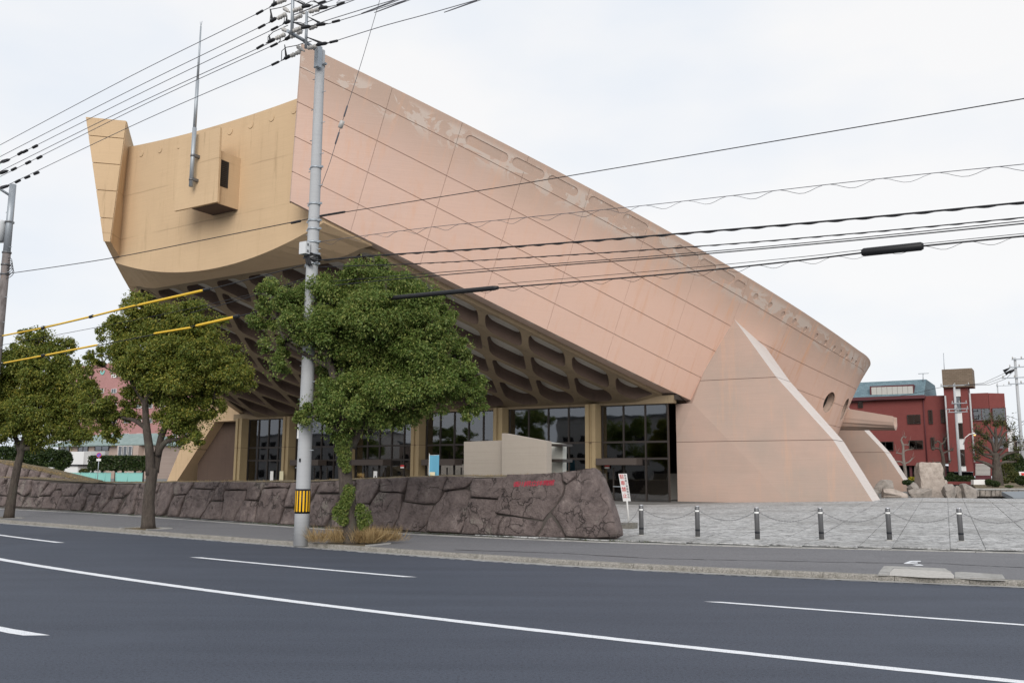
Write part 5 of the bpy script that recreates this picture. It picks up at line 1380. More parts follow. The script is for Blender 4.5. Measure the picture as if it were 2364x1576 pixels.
def sl2(*c): return [((x0, y0), (x1, y1), .05, 'black_rubber') for x0, y0, x1, y1 in c]
g1 = 'high wires running left from the striped utility pole'
cable('uppermost thin wire running left from the striped pole top', [(-60, 366), (0, 335), (300, 177), (592, 33), (640, 8)], V_END, .010, 'cable_grey', sleeves=sl(((262, 210), (358, 155))), grp=g1)
cable('second highest thin wire running left from the striped pole top', [(-60, 394), (0, 362), (300, 209), (604, 61), (640, 42)], V_END, .010, 'cable_grey', sleeves=sl(((290, 412), (388, 360))), grp=g1)
cable('third thin wire running left from the striped pole top', [(-40, 400), (22, 367), (330, 213), (641, 63), (660, 52)], V_MID, .010, 'cable_grey', sleeves=sl(((478, 440), (575, 390))) + sl2((42, 357, 52, 351), (53, 352, 63, 347), (76, 341, 86, 336)), grp=g1)
cable('fourth thin wire running left from the striped pole top', [(-60, 428), (0, 396), (300, 248), (600, 110), (625, 97)], V_END, .010, 'cable_grey', sleeves=sl(((268, 708), (368, 650))), grp=g1)
cable('fifth thin wire running left from the striped pole top', [(-40, 428), (22, 397), (330, 243), (637, 102), (660, 92)], V_MID, .010, 'cable_grey', sleeves=sl(((468, 680), (568, 630))) + sl2((27, 393, 37, 388), (60, 378, 70, 373), (86, 366, 96, 361)), grp=g1)
cable('lowest of the thin wires running left from the striped pole top', [(-40, 452), (16, 428), (330, 279), (635, 147), (655, 138)], V_MID, .010, 'cable_grey', sleeves=sl(((485, 945), (588, 895))) + sl2((36, 421, 46, 416), (58, 411, 68, 407), (79, 402, 89, 398)), grp=g1)
g2 = 'high wires running right from the striped utility pole'
cable('uppermost thin wire running right from the striped pole top', [(720, 17), (755, 4), (800, -12)], V_END, .010, 'cable_grey', sleeves=sl(((1160, 55), (1262, 20))), grp=g2)
cable('second thin wire running right from the striped pole top', [(760, 16), (792, 8), (850, -12)], V_MID, .010, 'cable_grey', sleeves=sl(((1430, 75), (1538, 40))), grp=g2)
cable('third thin wire running right from the striped pole top', [(722, 60), (760, 46), (850, 18), (918, -2), (960, -14)], V_END, .010, 'cable_grey', grp=g2)
cable('fourth thin wire running right from the striped pole top', [(757, 56), (850, 28), (939, 0), (990, -16)], V_MID, .010, 'cable_grey', sleeves=sl(((1362, 325), (1470, 298))), grp=g2)
cable('lowest thin wire running right from the striped pole top', [(762, 99), (880, 62), (990, 32), (1102, 0), (1150, -14)], V_MID, .010, 'cable_grey', sleeves=sl(((1325, 618), (1440, 592))), grp=g2)
g3 = 'cables strung across the front of the gymnasium'
cable('steep guy wire with a small round insulator rising from the striped pole', [(727, 466), (760, 380), (788, 288), (830, 158), (877, 0), (890, -45)], PV + .1, .008, 'cable_grey', sleeves=[((785, 296), (791, 279), .065, 'porcelain'), ((774, 333), (783, 305), .022, 'cable_grey'), ((794, 270), (802, 244), .022, 'cable_grey')], grp=g3)
cable('thin straight cable crossing the pink wall up to the right edge', [(738, 499), (1182, 428), (1700, 341), (2364, 228), (2500, 204)], PV, .010, 'cable_black', sleeves=[((738, 499), (797, 489), .03, 'cable_black')], grp=g3)
cable('thin twisted cable from the striped pole to the rusty pole at left', [(-60, 640), (22, 631), (250, 597), (480, 552), (710, 506)], PV, .013, 'cable_black', sleeves=[((672, 515), (694, 510), .035, 'cable_black')], grp=g3)
cable('wavy lashed messenger wire crossing the pink wall', [(738, 558), (1000, 524), (1500, 473), (2000, 416), (2364, 379), (2500, 364)], PV, .007, 'cable_grey', spiral=(.06, .95, .005), grp=g3)
cable('thick twisted black power cable crossing the pink wall', [(712, 603), (863, 590), (1172, 570), (1548, 541), (1960, 506), (2364, 467), (2500, 453)], PV - .1, .018, 'cable_black', spiral=(.013, .5, .014), grp=g3)
cable('medium twisted black cable below the thick power cable', [(735, 616), (1013, 606), (1548, 573), (1960, 540), (2364, 502), (2500, 489)], PV - .1, .011, 'cable_black', spiral=(.008, .4, .007), grp=g3)
cable('upper of two plain thin black cables above the lowest cable', [(760, 650), (1013, 629), (1548, 588), (1960, 551), (2364, 510), (2500, 496)], PV - .05, .009, 'cable_black', grp=g3)
cable('lower of two plain thin black cables above the lowest cable', [(760, 660), (950, 641), (1300, 612), (1548, 593), (1960, 556), (2364, 516), (2500, 502)], PV - .15, .012, 'cable_black', grp=g3)
cable('lowest looped telephone cable with two fat black sleeves', [(720, 705), (925, 683), (1147, 665), (1550, 632), (1855, 600), (1988, 584), (2131, 568), (2364, 545), (2500, 531)], PV - .05, .016, 'cable_black', spiral=(.05, .75, .004), sleeves=[((900, 688), (1150, 664), .058, 'black_rubber'), ((1989, 583), (2132, 568), .078, 'black_rubber')], grp=g3)
cable('slack support wire just above the lowest telephone cable', [(1150, 656), (1550, 622), (1860, 592), (1990, 577), (2364, 539), (2500, 526)], PV - .05, .006, 'cable_black', grp=g3)
g4 = 'cables running left to the rusty pole'
cable('upper cable in a yellow protective tube at left', [(-60, 790), (4, 775), (250, 722), (486, 667), (700, 612)], PV - .1, .014, 'cable_black', sleeves=[((5, 775), (99, 757), .028, 'yellow_tube'), ((103, 756), (208, 731), .032, 'yellow_tube'), ((214, 730), (312, 705), .032, 'yellow_tube'), ((316, 705), (470, 670), .04, 'yellow_tube'), ((470, 670), (484, 667), .05, 'black_rubber'), ((97, 758), (104, 755), .05, 'black_rubber'), ((207, 732), (215, 729), .05, 'black_rubber')], grp=g4)
cable('lower cable in a yellow protective tube passing the middle tree', [(-60, 850), (8, 838), (300, 783), (550, 730), (700, 692)], PV - .15, .014, 'cable_black', sleeves=[((8, 838), (98, 821), .028, 'yellow_tube'), ((104, 820), (225, 796), .032, 'yellow_tube'), ((355, 770), (440, 756), .032, 'yellow_tube'), ((452, 752), (540, 732), .04, 'yellow_tube'), ((540, 732), (552, 729), .055, 'black_rubber'), ((97, 821), (105, 819), .05, 'black_rubber')], grp=g4)
cable('bare thin cable between the two yellow tubed cables', [(-60, 806), (0, 797), (215, 757), (440, 712), (700, 650)], PV - .12, .008, 'cable_black', grp=g4)
cable('dark cable sagging from the striped pole behind the yellow tubes', [(440, 722), (560, 690), (640, 664), (712, 640)], PV + .1, .012, 'cable_black', grp=g4)

# next pole, out of view on the right
NP = uvz(NPU, kerb_v(NPU) + .35, .1); npz = 13.6
npole = empty('utility_pole', NP, 'grey concrete utility pole out of view to the right holding the cables', 'utility pole')
MB().lathe(NP, [(.195, -.1), (.125, npz)], 20).build('shaft', M['pole_concrete'], npole)
MB().tube([NP + UPZ * (npz - .3), NP * [1, 1, 0] + UPZ * (npz + .1) + (PV - .6 - float(NP @ A)) * A, NP * [1, 1, 0] + UPZ * (npz + .1) + (PV - 1.4 - float(NP @ A)) * A], .05, 8).build('bracket_arm', M['galvanised'], npole)
for z in (5.2, 5.8, 6.5, 7.4): MB().tube([NP + UPZ * z, NP * [1, 1, 0] + UPZ * z + (PV - .2 - float(NP @ A)) * A], .035, 8).build('bracket_arm', M['galvanised'], npole)
# rusty pole at the left edge
LP = atz(-41, 1196, .12); LPY = LP[1]
ltop = aty(27, 433, LPY)[2]
lp = empty('utility_pole', LP, 'rust stained grey steel pole with transformer at the left edge', 'utility pole')
n = NT(mat('rusty_pole', (0.17, .15, .14), .8)); f = n.noise(n.coord((3, 3, 1), 0, 'World'), 1.3, 5, .7); n.base(n.ramp(f, [(.35, (0.10, .085, .08)), (.55, (.19, .17, .165)), (.72, (.22, .12, .07))]))
zs = aty(20, 590, LPY)[2]
MB().lathe(LP, [(.175, -.1), (.15, zs)], 18).build('shaft', M['rusty_pole'], lp)
MB().lathe(LP + UPZ * zs, [(.14, -.2), (.125, ltop - zs)], 18).build('upper_shaft', M['galvanised'], lp)
tr = LP + UPZ * (aty(5, 537, LPY)[2]) - T * .42 - A * .15
MB().lathe(tr, [(.1, -.48), (.27, -.45), (.28, .3), (.26, .36), (.1, .42)], 20).build('transformer', M['box_grey'], lp)
MB().tube([LP + UPZ * (ltop - .5), LP + UPZ * (ltop - .2) - A * .4 - T * .3, LP + UPZ * (ltop + .15) - A * .9 - T * .4], .05, 8).build('bracket_arm', M['galvanised'], lp)
for k, z in enumerate(np.arange(4, ltop - 1, .5)):
    s = 1 if k % 2 else -1; MB().tube([LP + UPZ * z, LP + UPZ * z + T * s * .33], .013, 6).build('step_bolt', M['galvanised'], lp)
for py in (590, 618, 640, 520):
    z = aty(20, py, LPY)[2]; MB().lathe(LP + UPZ * z, [(.175, -.03), (.175, .03)], 16).build('pole_band', M['steel_dull'], lp)
for pix in ((10, 372), (6, 398), (8, 432)):
    c = aty(*pix, LPY - .6); MB().tube([c - T * .35, c - T * .1, c + T * .25, c + T * .4], [.02, .07, .06, .02], 8).build('dead_end_cover', M['black_rubber'], lp)
mb = MB()
for k in range(5):
    c = LP + UPZ * aty(20, 615 + 6 * k, LPY)[2]; mb.tube([c + (T * math.cos(t_) * (.25 + .05 * k) + UPZ * .2 * math.sin(t_)) + T * .2 for t_ in np.linspace(0, 6.28, 12)], .013, 5, caps=False)
mb.build('cable_coil', M['cable_black'], lp)

# far poles on the right
def far_pole(lab, base_px, top_px, y, arms, r0=.19):
    b = aty(*base_px, y); b[2] = .6; ztop = aty(*top_px, y)[2]
    o = empty('utility_pole', b, lab, 'utility pole', 'far utility poles by the red building')
    MB().lathe(b, [(r0, -.3), (r0 * .65, ztop - .6)], 12).build('shaft', M['pole_concrete'], o)
    for py, w0, w1 in arms:
        z = aty(base_px[0], py, y)[2]; c = b * [1, 1, 0] + UPZ * z
        MB().box(c + T * (w0 + w1) / 2 - A * .2, (abs(w1 - w0), .1, .1), AXR).build('cross_arm', M['galvanised'], o)
        for t_ in np.linspace(w0 + .1, w1 - .1, 3):
            MB().lathe(c + T * t_ - A * .2 + UPZ * .05, [(.03, 0), (.07, .02), (.05, .14), (.07, .18), (.02, .26)], 8).build('insulator', M['porcelain'], o)
    return o, b
fp, fb = far_pole('grey pole with street lamp standing before the red stair tower', (2217, 1100), (2204, 886), 108, [(890, -1.5, 1.7), (931, -.4, 1.3), (944, -1.1, 1.4), (951, -.8, 1.3)])
la = [aty(2224, 1026, 107.5), aty(2228, 1010, 107), aty(2238, 1002, 107), aty(2246, 1000, 107)]
MB().tube(la, .05, 8).build('lamp_arm', M['white_paint'], fp)
lh = aty(2250, 1001, 107); MB().tube([lh - T * .35, lh - T * .1, lh + T * .3], [.06, .17, .12], 10).build('lamp_head', M['reflective'], fp)
MB().lathe(lh - UPZ * .13, [(.06, -.08), (.13, -.03), (.13, .02)], 10).build('lamp_glass', M['lamp_glow'], fp)
far_pole('tall grey pole at the right edge with stacked cross arms', (2364, 1095), (2346, 826), 92, [(830, -.3, 1.5), (848, -.6, 1.3), (872, -1.3, 1.0), (886, -.8, 1.6)])
far_pole('small pole top rising behind the red building roof', (2318, 1095), (2312, 884), 170, [(891, -.2, 2.4)], .17)
gq = 'sagging cables by the red building'
for lab, pix in (('upper sagging cable right of the brown roofed tower', [(2226, 889), (2270, 884), (2305, 868), (2340, 850)]), ('middle sagging cable right of the brown roofed tower', [(2226, 889), (2275, 886), (2312, 872), (2342, 852)]), ('lower sagging cable right of the brown roofed tower', [(2226, 890), (2285, 888), (2322, 874), (2345, 852)]), ('cable running left from the lamp pole top past the slate roof', [(1960, 930), (2040, 920), (2110, 908), (2160, 896), (2200, 889)])):
    MB().tube([aty(*p, 100) for p in pix], .022, 5).build('overhead_cable', M['cable_black'], label=lab, cat='cable', group=gq)
for k, pix in enumerate((((2322, 960), (2335, 962), (2364, 975)), ((2325, 985), (2345, 985), (2364, 970)), ((2325, 1000), (2345, 990), (2364, 978)))):
    MB().tube([aty(*p, 95) for p in pix], .02, 5).build('overhead_cable', M['cable_black'], label='%s short cable hanging at the right edge beside the red building' % ('top', 'middle', 'bottom')[k], cat='cable', group=gq)
for k, c in enumerate(((2329, 851), (2333, 857), (2341, 854))):
    p = aty(*c, 93); MB().tube([p - T * .5 - UPZ * .25, p + T * .3 + UPZ * .2], [.17, .02], 8).build('dead_end_cover', M['black_rubber'], label='%s black cable end cone near the right edge pole' % ('left', 'middle', 'right')[k], cat='cable end', group='cable end cones')
# ------------------------------------------------------------------ street furniture
# flagpole on the bow wall
fx = FB - .45
fb0 = GW(wl(441, 431, fx)); ft = GW(wl(451, 66, fx)); ft = np.array([fb0[0], fb0[1], ft[2]])
fl = empty('flagpole', fb0, 'tall thin grey flagpole bracketed to the yellow bow wall', 'flagpole')
H_ = ft[2] - fb0[2]
for k, (a_, b_, r) in enumerate(((0, .36, .12), (.36, .66, .095), (.66, 1.0, .07))):
    MB().tube([fb0 + UPZ * H_ * a_, fb0 + UPZ * H_ * b_], [r, r * (1 if k < 2 else .6)], 12).build('mast', M['galvanised'], fl)
for k in range(3): MB().tube([ft, ft + T * .1 * (k - 1) + UPZ * .28], .012, 5).build('lightning_spike', M['galvanised'], fl)
for py in (360, 414):
    z = wl(445, py, fx)[2]; c = fb0 * [1, 1, 0] + UPZ * z
    MB().box(c + A * .18 + T * .12, (.16, .34, .16), AXR).build('bracket', M['steel_dull'], fl)
    MB().lathe(c, [(.14, -.06), (.14, .06)], 12).build('clamp', M['steel_dull'], fl)
# bollards and chains
bpx = [(1481, 1236), (1611, 1240), (1749, 1246), (1897, 1247), (2054, 1249), (2220, 1252), (2405, 1255)]
blab = ['steel bollard nearest the leaning no parking sign, leftmost of the row', 'second steel bollard from the no parking sign', 'third steel bollard from the no parking sign', 'fourth steel bollard from the no parking sign', 'fifth steel bollard from the no parking sign, second from right', 'steel bollard at the right end of the visible row', 'steel bollard just past the right edge of the view']
def bollard():
    r = empty('bollard', (0, 0, 0))
    MB().lathe((0, 0, 0), [(.066, -.05), (.066, .80), (.062, .84)], 18).build('post', M['steel_dull'], r, local=True)
    MB().lathe((0, 0, .84), [(.064, 0), (.06, .018), (.03, .03)], 18).build('cap', M['chrome'], r, local=True)
    MB().lathe((0, 0, .70), [(.0675, 0), (.0675, .045)], 18).build('reflective_band', M['reflective'], r, local=True)
    MB().lathe((0, 0, .17), [(.0685, 0), (.0685, .05)], 18).build('dark_band', M['sign_black'], r, local=True)
    MB().lathe((0, 0, 0), [(.11, -.02), (.11, .012), (.07, .018)], 18).build('base_plate', M['concrete_strip'], r, local=True)
    for s in (-1, 1): MB().lathe((s * .075, 0, .725), [(.018, -.012), (.018, .012)], 8, (np.array([0, 1., 0]), np.array([0, 0, 1.]), np.array([1., 0, 0]))).build('chain_eye', M['steel_dull'], r, local=True)
    return r
b0 = bollard(); bpos = []
for i, (p, lab) in enumerate(zip(bpx, blab)):
    o = b0 if i == 0 else copy_tree(b0)
    q_ = atz(*p, .15); q_[2] = plaza_z(q_) if i else .165
    bpos.append(q_); o.location = Vector([float(k) for k in q_]); o.rotation_euler = (random.uniform(-.012, .012), random.uniform(-.03, .005), math.atan2(T[1], T[0]))
    tag(o, lab, 'bollard', 'steel bollards along the plaza edge')
def chain(a_, b_, sag, lab):
    L_ = np.linalg.norm(b_ - a_); n_ = int(L_ * 1.12 / .042); mb = MB()
    pts = [a_ + (b_ - a_) * t_ - UPZ * sag * 4 * t_ * (1 - t_) for t_ in np.linspace(0, 1, n_)]
    for i in range(n_ - 1):
        c = (pts[i] + pts[i + 1]) / 2; d = pts[i + 1] - pts[i]; d /= np.linalg.norm(d); s_ = np.cross(d, UPZ); s_ /= np.linalg.norm(s_)
        if i % 2: s_ = np.cross(d, s_)
        mb.tube([c + d * .027 * math.cos(t_) + s_ * .013 * math.sin(t_) for t_ in np.linspace(0, 2 * math.pi, 9)], .005, 4, caps=False)
    return mb.build('chain', M['chain_steel'], label=lab, cat='chain', group='chains between the bollards')
cl = ['chain between the no parking sign bollard and the second bollard', 'chain between the second and third bollards', 'chain between the third and fourth bollards', 'chain between the fourth and fifth bollards', 'chain between the fifth and the right end bollard', 'chain running out of view from the right end bollard']
for i in range(6): chain(bpos[i] + UPZ * .725 + T * .09, bpos[i + 1] + UPZ * .725 - T * .09, .24, cl[i])
chain(atz(1425, 1232, .2) * [1, 1, 0] + UPZ * .55, bpos[0] + UPZ * .725 - T * .09, .2, 'chain from the stone wall end to the leftmost bollard')
# no parking sign on a concrete block
sb = atground(1452, 1219)
sg = empty('no_parking_sign', sb, 'leaning white no parking sign with red characters on a concrete block', 'sign')
SV = float(sb @ A); 
MB().box(sb + UPZ * .09, (.46, .34, .18), AXR).build('base_block', M['block_concrete'], sg)
bd = [atv(*p, SV) for p in ((1427.7, 1093), (1446.6, 1092.7), (1455.8, 1155.9), (1438.6, 1156.4))]
MB().tube([sb + UPZ * .15, atv(1447, 1150, SV + .03), atv(1442, 1120, SV + .03)], .028, 10).build('post', M['white_paint'], sg)
brd = MB().prism([p for p in bd], A * .012).build('board', M['sign_white'], sg)
tl_, tr_, br_, bl_ = bd; ux = tr_ - tl_; uy = tl_ - bl_
for k, ch in enumerate('駐車禁止'):
    c = bl_ + ux * .36 + uy * (.88 - .23 * k) - A * .008
    put('red_character', place_text(text_mesh(ch, .165, .003), c, ux / np.linalg.norm(ux), uy / np.linalg.norm(uy)), M['sign_red'], brd)
for k, ch in enumerate('体育館ご利用者以外'):
    c = bl_ + ux * .78 + uy * (.93 - .098 * k) - A * .008
    put('black_character', place_text(text_mesh(ch, .072, .003), c, ux / np.linalg.norm(ux), uy / np.linalg.norm(uy)), M['black_letter'], brd)
# concrete screen walls behind the stone wall
def slab_px(name, pix, v, depth, m, lab, cat):
    P_ = [atv(px, py, v) for px, py in pix]
    mb = MB(); mb.prism(P_, A * depth); return mb.build(name, m, label=lab, cat=cat)
slab_px('concrete_screen', [(1071, 1019), (1158, 1016), (1158, 1150), (1071, 1150)], 27.2, 1.6, M['tan_concrete'], 'low square tan concrete screen wall behind the stone wall', 'screen wall')
c2 = slab_px('concrete_screen', [(1158.5, 1000), (1163, 999.5), (1262, 1018), (1262, 1150), (1158.5, 1150)], 26.8, .35, M['tan_concrete'], 'taller tan concrete screen wall with sloping top', 'screen wall')
c3 = empty('concrete_screen', atv(1280, 1140, 28.0) * [1, 1, 0] + UPZ * .15, 'pale screen wall with dark shelves right of the sloping one', 'screen wall')
MB().prism([atv(*p, 28.0) for p in ((1254, 1018), (1299, 1024), (1298, 1150), (1254, 1150))], A * .3).build('panel', M['shelf_panel'], c3)
for y0, y1 in ((1024, 1029), (1059, 1066)):
    P_ = [atv(*p, 27.3) for p in ((1262.5, y0), (1299, y0), (1299, y1), (1262.5, y1))]; MB().prism(P_, A * .72).build('shelf', M['dark_frame'], c3)
slot = MB().prism([atv(*p, 27.195) for p in ((1094, 1089), (1101, 1089), (1100, 1093), (1095, 1093))], A * .004).build('vent_hole', M['hole_dark'], c2)
# blue banner on its pole
v_ = 44.0; ft_ = atv(1003, 1050, v_); bb = empty('banner', atv(1003, 1120, v_) * [1, 1, 0] + UPZ * .2, 'pale blue upright banner before the entrance glass', 'banner')
x0, x1 = atv(991, 1060, v_), atv(1014, 1060, v_)
MB().tube([x0 * [1, 1, 0] + UPZ * .2, x0 * [1, 1, 0] + UPZ * (ft_[2] + .1)], .018, 8).build('pole', M['white_paint'], bb)
ns = 9; V = []; zt_b, zb_b = ft_[2], atv(1003, 1108, v_)[2]
for k in range(ns):
    t_ = k / (ns - 1); p = x0 + (x1 - x0) * t_ + A * .02 * math.sin(t_ * 5)
    V += [p * [1, 1, 0] + UPZ * zt_b, p * [1, 1, 0] + UPZ * zb_b, p * [1, 1, 0] + UPZ * zt_b + A * .01, p * [1, 1, 0] + UPZ * zb_b + A * .01]
F = []
for k in range(ns - 1): F += [(4 * k, 4 * k + 1, 4 * k + 5, 4 * k + 4), (4 * k + 2, 4 * k + 6, 4 * k + 7, 4 * k + 3)]
MBc = pmesh('cloth', V, F); put('cloth', MBc, M['banner_blue'], bb)
MB().prism([atv(*p, v_ - .08) for p in ((992, 1089), (1004, 1089), (1004, 1097), (992, 1097))], A * .01).build('cream_panel', M['banner_cream'], bb)
MB().tube([x0 * [1, 1, 0] + UPZ * zt_b, x1 * [1, 1, 0] + UPZ * zt_b], .012, 6).build('top_rod', M['white_paint'], bb)
# lit vending machine and boards by the doors
vx = -15.2; vc = atx(835, 1095, vx); vm = empty('vending_machine', GW((vx, vc[1], .2)), 'lit vending machine glowing inside the entrance hall', 'vending machine')
MB().box(GW((vx + .35, vc[1], 1.12)), (1.05, .65, 1.84), AXR).build('cabinet', M['white_paint'], vm)
MB().box(GW((vx + .01, vc[1] - .12, 1.35)), (.68, .05, 1.1), AXR).build('lit_front', M['vending_light'], vm)
for r in range(3):
    for c in range(6):
        MB().lathe(GW((vx - .03, vc[1] - .38 + c * .1, .9 + r * .32)), [(.03, 0), (.03, .15)], 8).build('can', (M['sign_red'], M['sign_yellow'], M['black_letter'])[(r + c) % 3], vm)
for px, lab in ((866.5, 'white notice board with a small black mark left of the blue banner'), (627.5, 'white notice board behind the striped pole at left'), (650, 'cream notice board behind the striped pole, right of the white one')):
    c = atx(px, 1094, -18.6); w_ = .32 if px > 640 and px < 700 else .26
    nb = empty('notice_board', GW((-18.6, c[1], .2)), lab, 'notice board', 'notice boards at the doors')
    z1_ = atx(px, 1087, -18.6)[2]
    MB().box(GW((-18.6, c[1], z1_ - .38)), (w_ * 1.3, .03, .76), AXR).build('board', M['banner_cream'] if px == 650 else M['white_paint'], nb)
    MB().box(GW((-18.6, c[1], (.2 + z1_ - .7) / 2)), (.05, .03, z1_ - .9), AXR).build('leg', M['steel_dull'], nb)
    if px > 800: MB().box(GW((-18.62, c[1] + .02, z1_ - .4)), (.1, .015, .12), AXR).build('black_mark', M['sign_black'], nb)
# potted plants behind the right-hand glass
def pot_plant(px, h, lab):
    c = atx(px, 1135, -16.7); r = empty('potted_plant', GW((-16.7, c[1], .2)), lab, 'plant', 'potted plants in the entrance')
    MB().lathe(GW((-16.7, c[1], .2)), [(.15, 0), (.22, .36), (.24, .36), (.24, .42), (.19, .42)], 16).build('pot', M['terracotta'], r)
    mb = MB(); C, D, N = [], [], []
    for k in range(7):
        t_ = random.uniform(0, 6.28); e = GW((-16.7, c[1], .55)) + np.array([math.cos(t_) * .35, math.sin(t_) * .35, h * random.uniform(.5, 1)]); mb.tube([GW((-16.7, c[1], .5)), e], [.018, .008], 5)
        for q_ in range(26):
            p = GW((-16.7, c[1], .6)) + (e - GW((-16.7, c[1], .6))) * random.uniform(.3, 1.1); C.append(p + rand_dirs(1)[0] * .1); D.append(rand_dirs(1)[0] + np.array([math.cos(t_), math.sin(t_), .2])); N.append(rand_dirs(1)[0] + np.array([0, 0, 1]))
    mb.build('stems', M['bark'], r); leaves('foliage', np.array(C), np.array(D), np.array(N), .22, .07, M['shrub_leaf'], r, kind='stuff')
pot_plant(1409, 1.5, 'tall potted plant just right of the wall end behind the glass')
pot_plant(1461, .8, 'small potted plant behind the glass near the no parking sign')
# ------------------------------------------------------------------ rocks and garden on the right
def rock(name, x0, x1, y0, y1, Y, depth, m, lab, seed, cut=12, cat='rock', grp='garden rocks beside the plaza', top=.58):
    rs = random.Random(seed); a_, b_ = aty(x0, (y0 + y1) / 2, Y), aty(x1, (y0 + y1) / 2, Y); zt_, zb_ = aty((x0 + x1) / 2, y0, Y)[2], aty((x0 + x1) / 2, y1, Y)[2]
    w_ = abs(b_[0] - a_[0]); h_ = zt_ - zb_; c = np.array([(a_[0] + b_[0]) / 2, Y, (zt_ + zb_) / 2])
    planes = [(Vector((s, 0, 0)), 1) for s in (-1, 1)] + [(Vector((0, s, 0)), 1) for s in (-1, 1)] + [(Vector((0, 0, 1)), 1), (Vector((0, 0, -1)), 1)]
    for _ in range(cut):
        d = Vector((rs.gauss(0, 1), rs.gauss(0, 1), rs.gauss(.3, .8))).normalized(); planes.append((d, rs.uniform(top, 1.12)))
    bm = bmesh.new(); bmesh.ops.create_icosphere(bm, subdivisions=4, radius=1)
    for v in bm.verts:
        d = v.co.normalized(); r = min(h / max(d.dot(n_), 1e-3) for n_, h in planes); r = min(r, 1.5)
        p = d * r; s = 1 + .05 * noise.noise(p * 2.3 + Vector((seed, 0, 0))) + .025 * noise.noise(p * 6 + Vector((seed, 3, 0))); v.co = p * s
    me = bpy.data.meshes.new(name); bm.to_mesh(me); bm.free()
    co = np.empty(len(me.vertices) * 3); me.vertices.foreach_get('co', co); co = co.reshape(-1, 3); co /= np.abs(co).max(0)
    co = c + co * np.array([w_ / 2, depth / 2, h_ / 2]) + np.array([0, 0, -.1 * h_]) * (co[:, 2:] < -.3)
    me.vertices.foreach_set('co', co.ravel()); me.update(); me.polygons.foreach_set('use_smooth', [False] * len(me.polygons))
    return put(name, me, m, label=lab, cat=cat, group=grp)
rock('standing_stone', 2117, 2174, 1066, 1148, 58.5, 1.0, M['standing_rock'], 'tall upright pinkish standing stone among the garden rocks', 3, 4, 'standing stone', None, .95)
rock('rock', 2017, 2067, 1106, 1136, 58.2, 1.2, M['garden_rock'], 'brown block shaped rock at left beside the pink leg tip', 11)
rock('rock', 2022, 2092, 1127, 1152, 56.6, 1.2, M['standing_rock'], 'low flat pinkish rock in front of the brown block rock', 12)
rock('rock', 2096, 2122, 1111, 1142, 57.4, .8, M['garden_rock'], 'pointed grey rock just left of the standing stone', 23)
rock('rock', 2090, 2150, 1126, 1152, 56.4, .9, M['garden_rock'], 'low grey rock at the foot of the standing stone', 34)
rock('rock', 2168, 2190, 1107, 1140, 58.6, .8, M['standing_rock'], 'small pale rock tucked right behind the standing stone', 45)
rock('rock', 2175, 2208, 1112, 1150, 56.6, .9, M['garden_rock'], 'sharp angular dark rock right of the standing stone', 51, 14)
rock('rock', 2200, 2226, 1120, 1148, 57.6, .9, M['garden_rock'], 'slanting grey rock between the angular rock and the big end rock', 62, 14)
rock('rock', 2222, 2254, 1115, 1150, 57.0, 1.1, M['garden_rock'], 'large squarish rock at the right end of the rock group', 73, 12)
rock('rock', 2006, 2024, 1122, 1150, 57.4, .7, M['garden_rock'], 'small grey rock right at the pink leg tip', 84)
# low pond wall of fitted stones with a coping
pwall = empty('garden_wall', aty(2310, 1145, 59) * [1, 1, 0] + UPZ * .4, 'low garden wall of fitted pale stones at the right edge', 'garden wall')
xx = 2252.0; k = 0
while xx < 2420:
    w_ = random.uniform(9, 17); V = []
    for (y0, y1) in ((1130, 1146),):
        P_ = [aty(*p, 59) for p in ((xx + .4, y0), (xx + w_ - .4, y0), (xx + w_ - .4 + random.uniform(-1, 1), y1), (xx + .4 + random.uniform(-1, 1), y1))]
        c = sum(P_) / 4; V = [p + np.array([0, .3, 0]) for p in P_] + P_ + [c + (p - c) * .8 + np.array([0, -.05, 0]) for p in P_]
        F = [(j, (j + 1) % 4, 4 + (j + 1) % 4, 4 + j) for j in range(4)] + [(4 + j, 4 + (j + 1) % 4, 8 + (j + 1) % 4, 8 + j) for j in range(4)] + [(8, 9, 10, 11)]
        put('stone', pmesh('stone', V, F), M['garden_rock'], pwall)
    xx += w_
MB().prism([aty(*p, 58.9) for p in ((2250, 1127), (2420, 1127), (2420, 1130.5), (2250, 1130.5))], (0, .7, 0)).build('coping', M['concrete_strip'], pwall)
MB().prism([aty(*p, 59.3) for p in ((2250, 1130), (2420, 1130), (2420, 1150), (2250, 1150))], (0, .3, 0)).build('core', M['wall_mortar'], pwall)
V = [aty(2312, 1134, 58.2), aty(2420, 1132, 58.6), aty(2420, 1148, 57), aty(2340, 1148, 57.0)]
MB().prism(V, (0, .02, -.25)).build('slate_slab', M['grey_roof'], label='dark tilted slate slab in front of the garden wall', cat='slab')
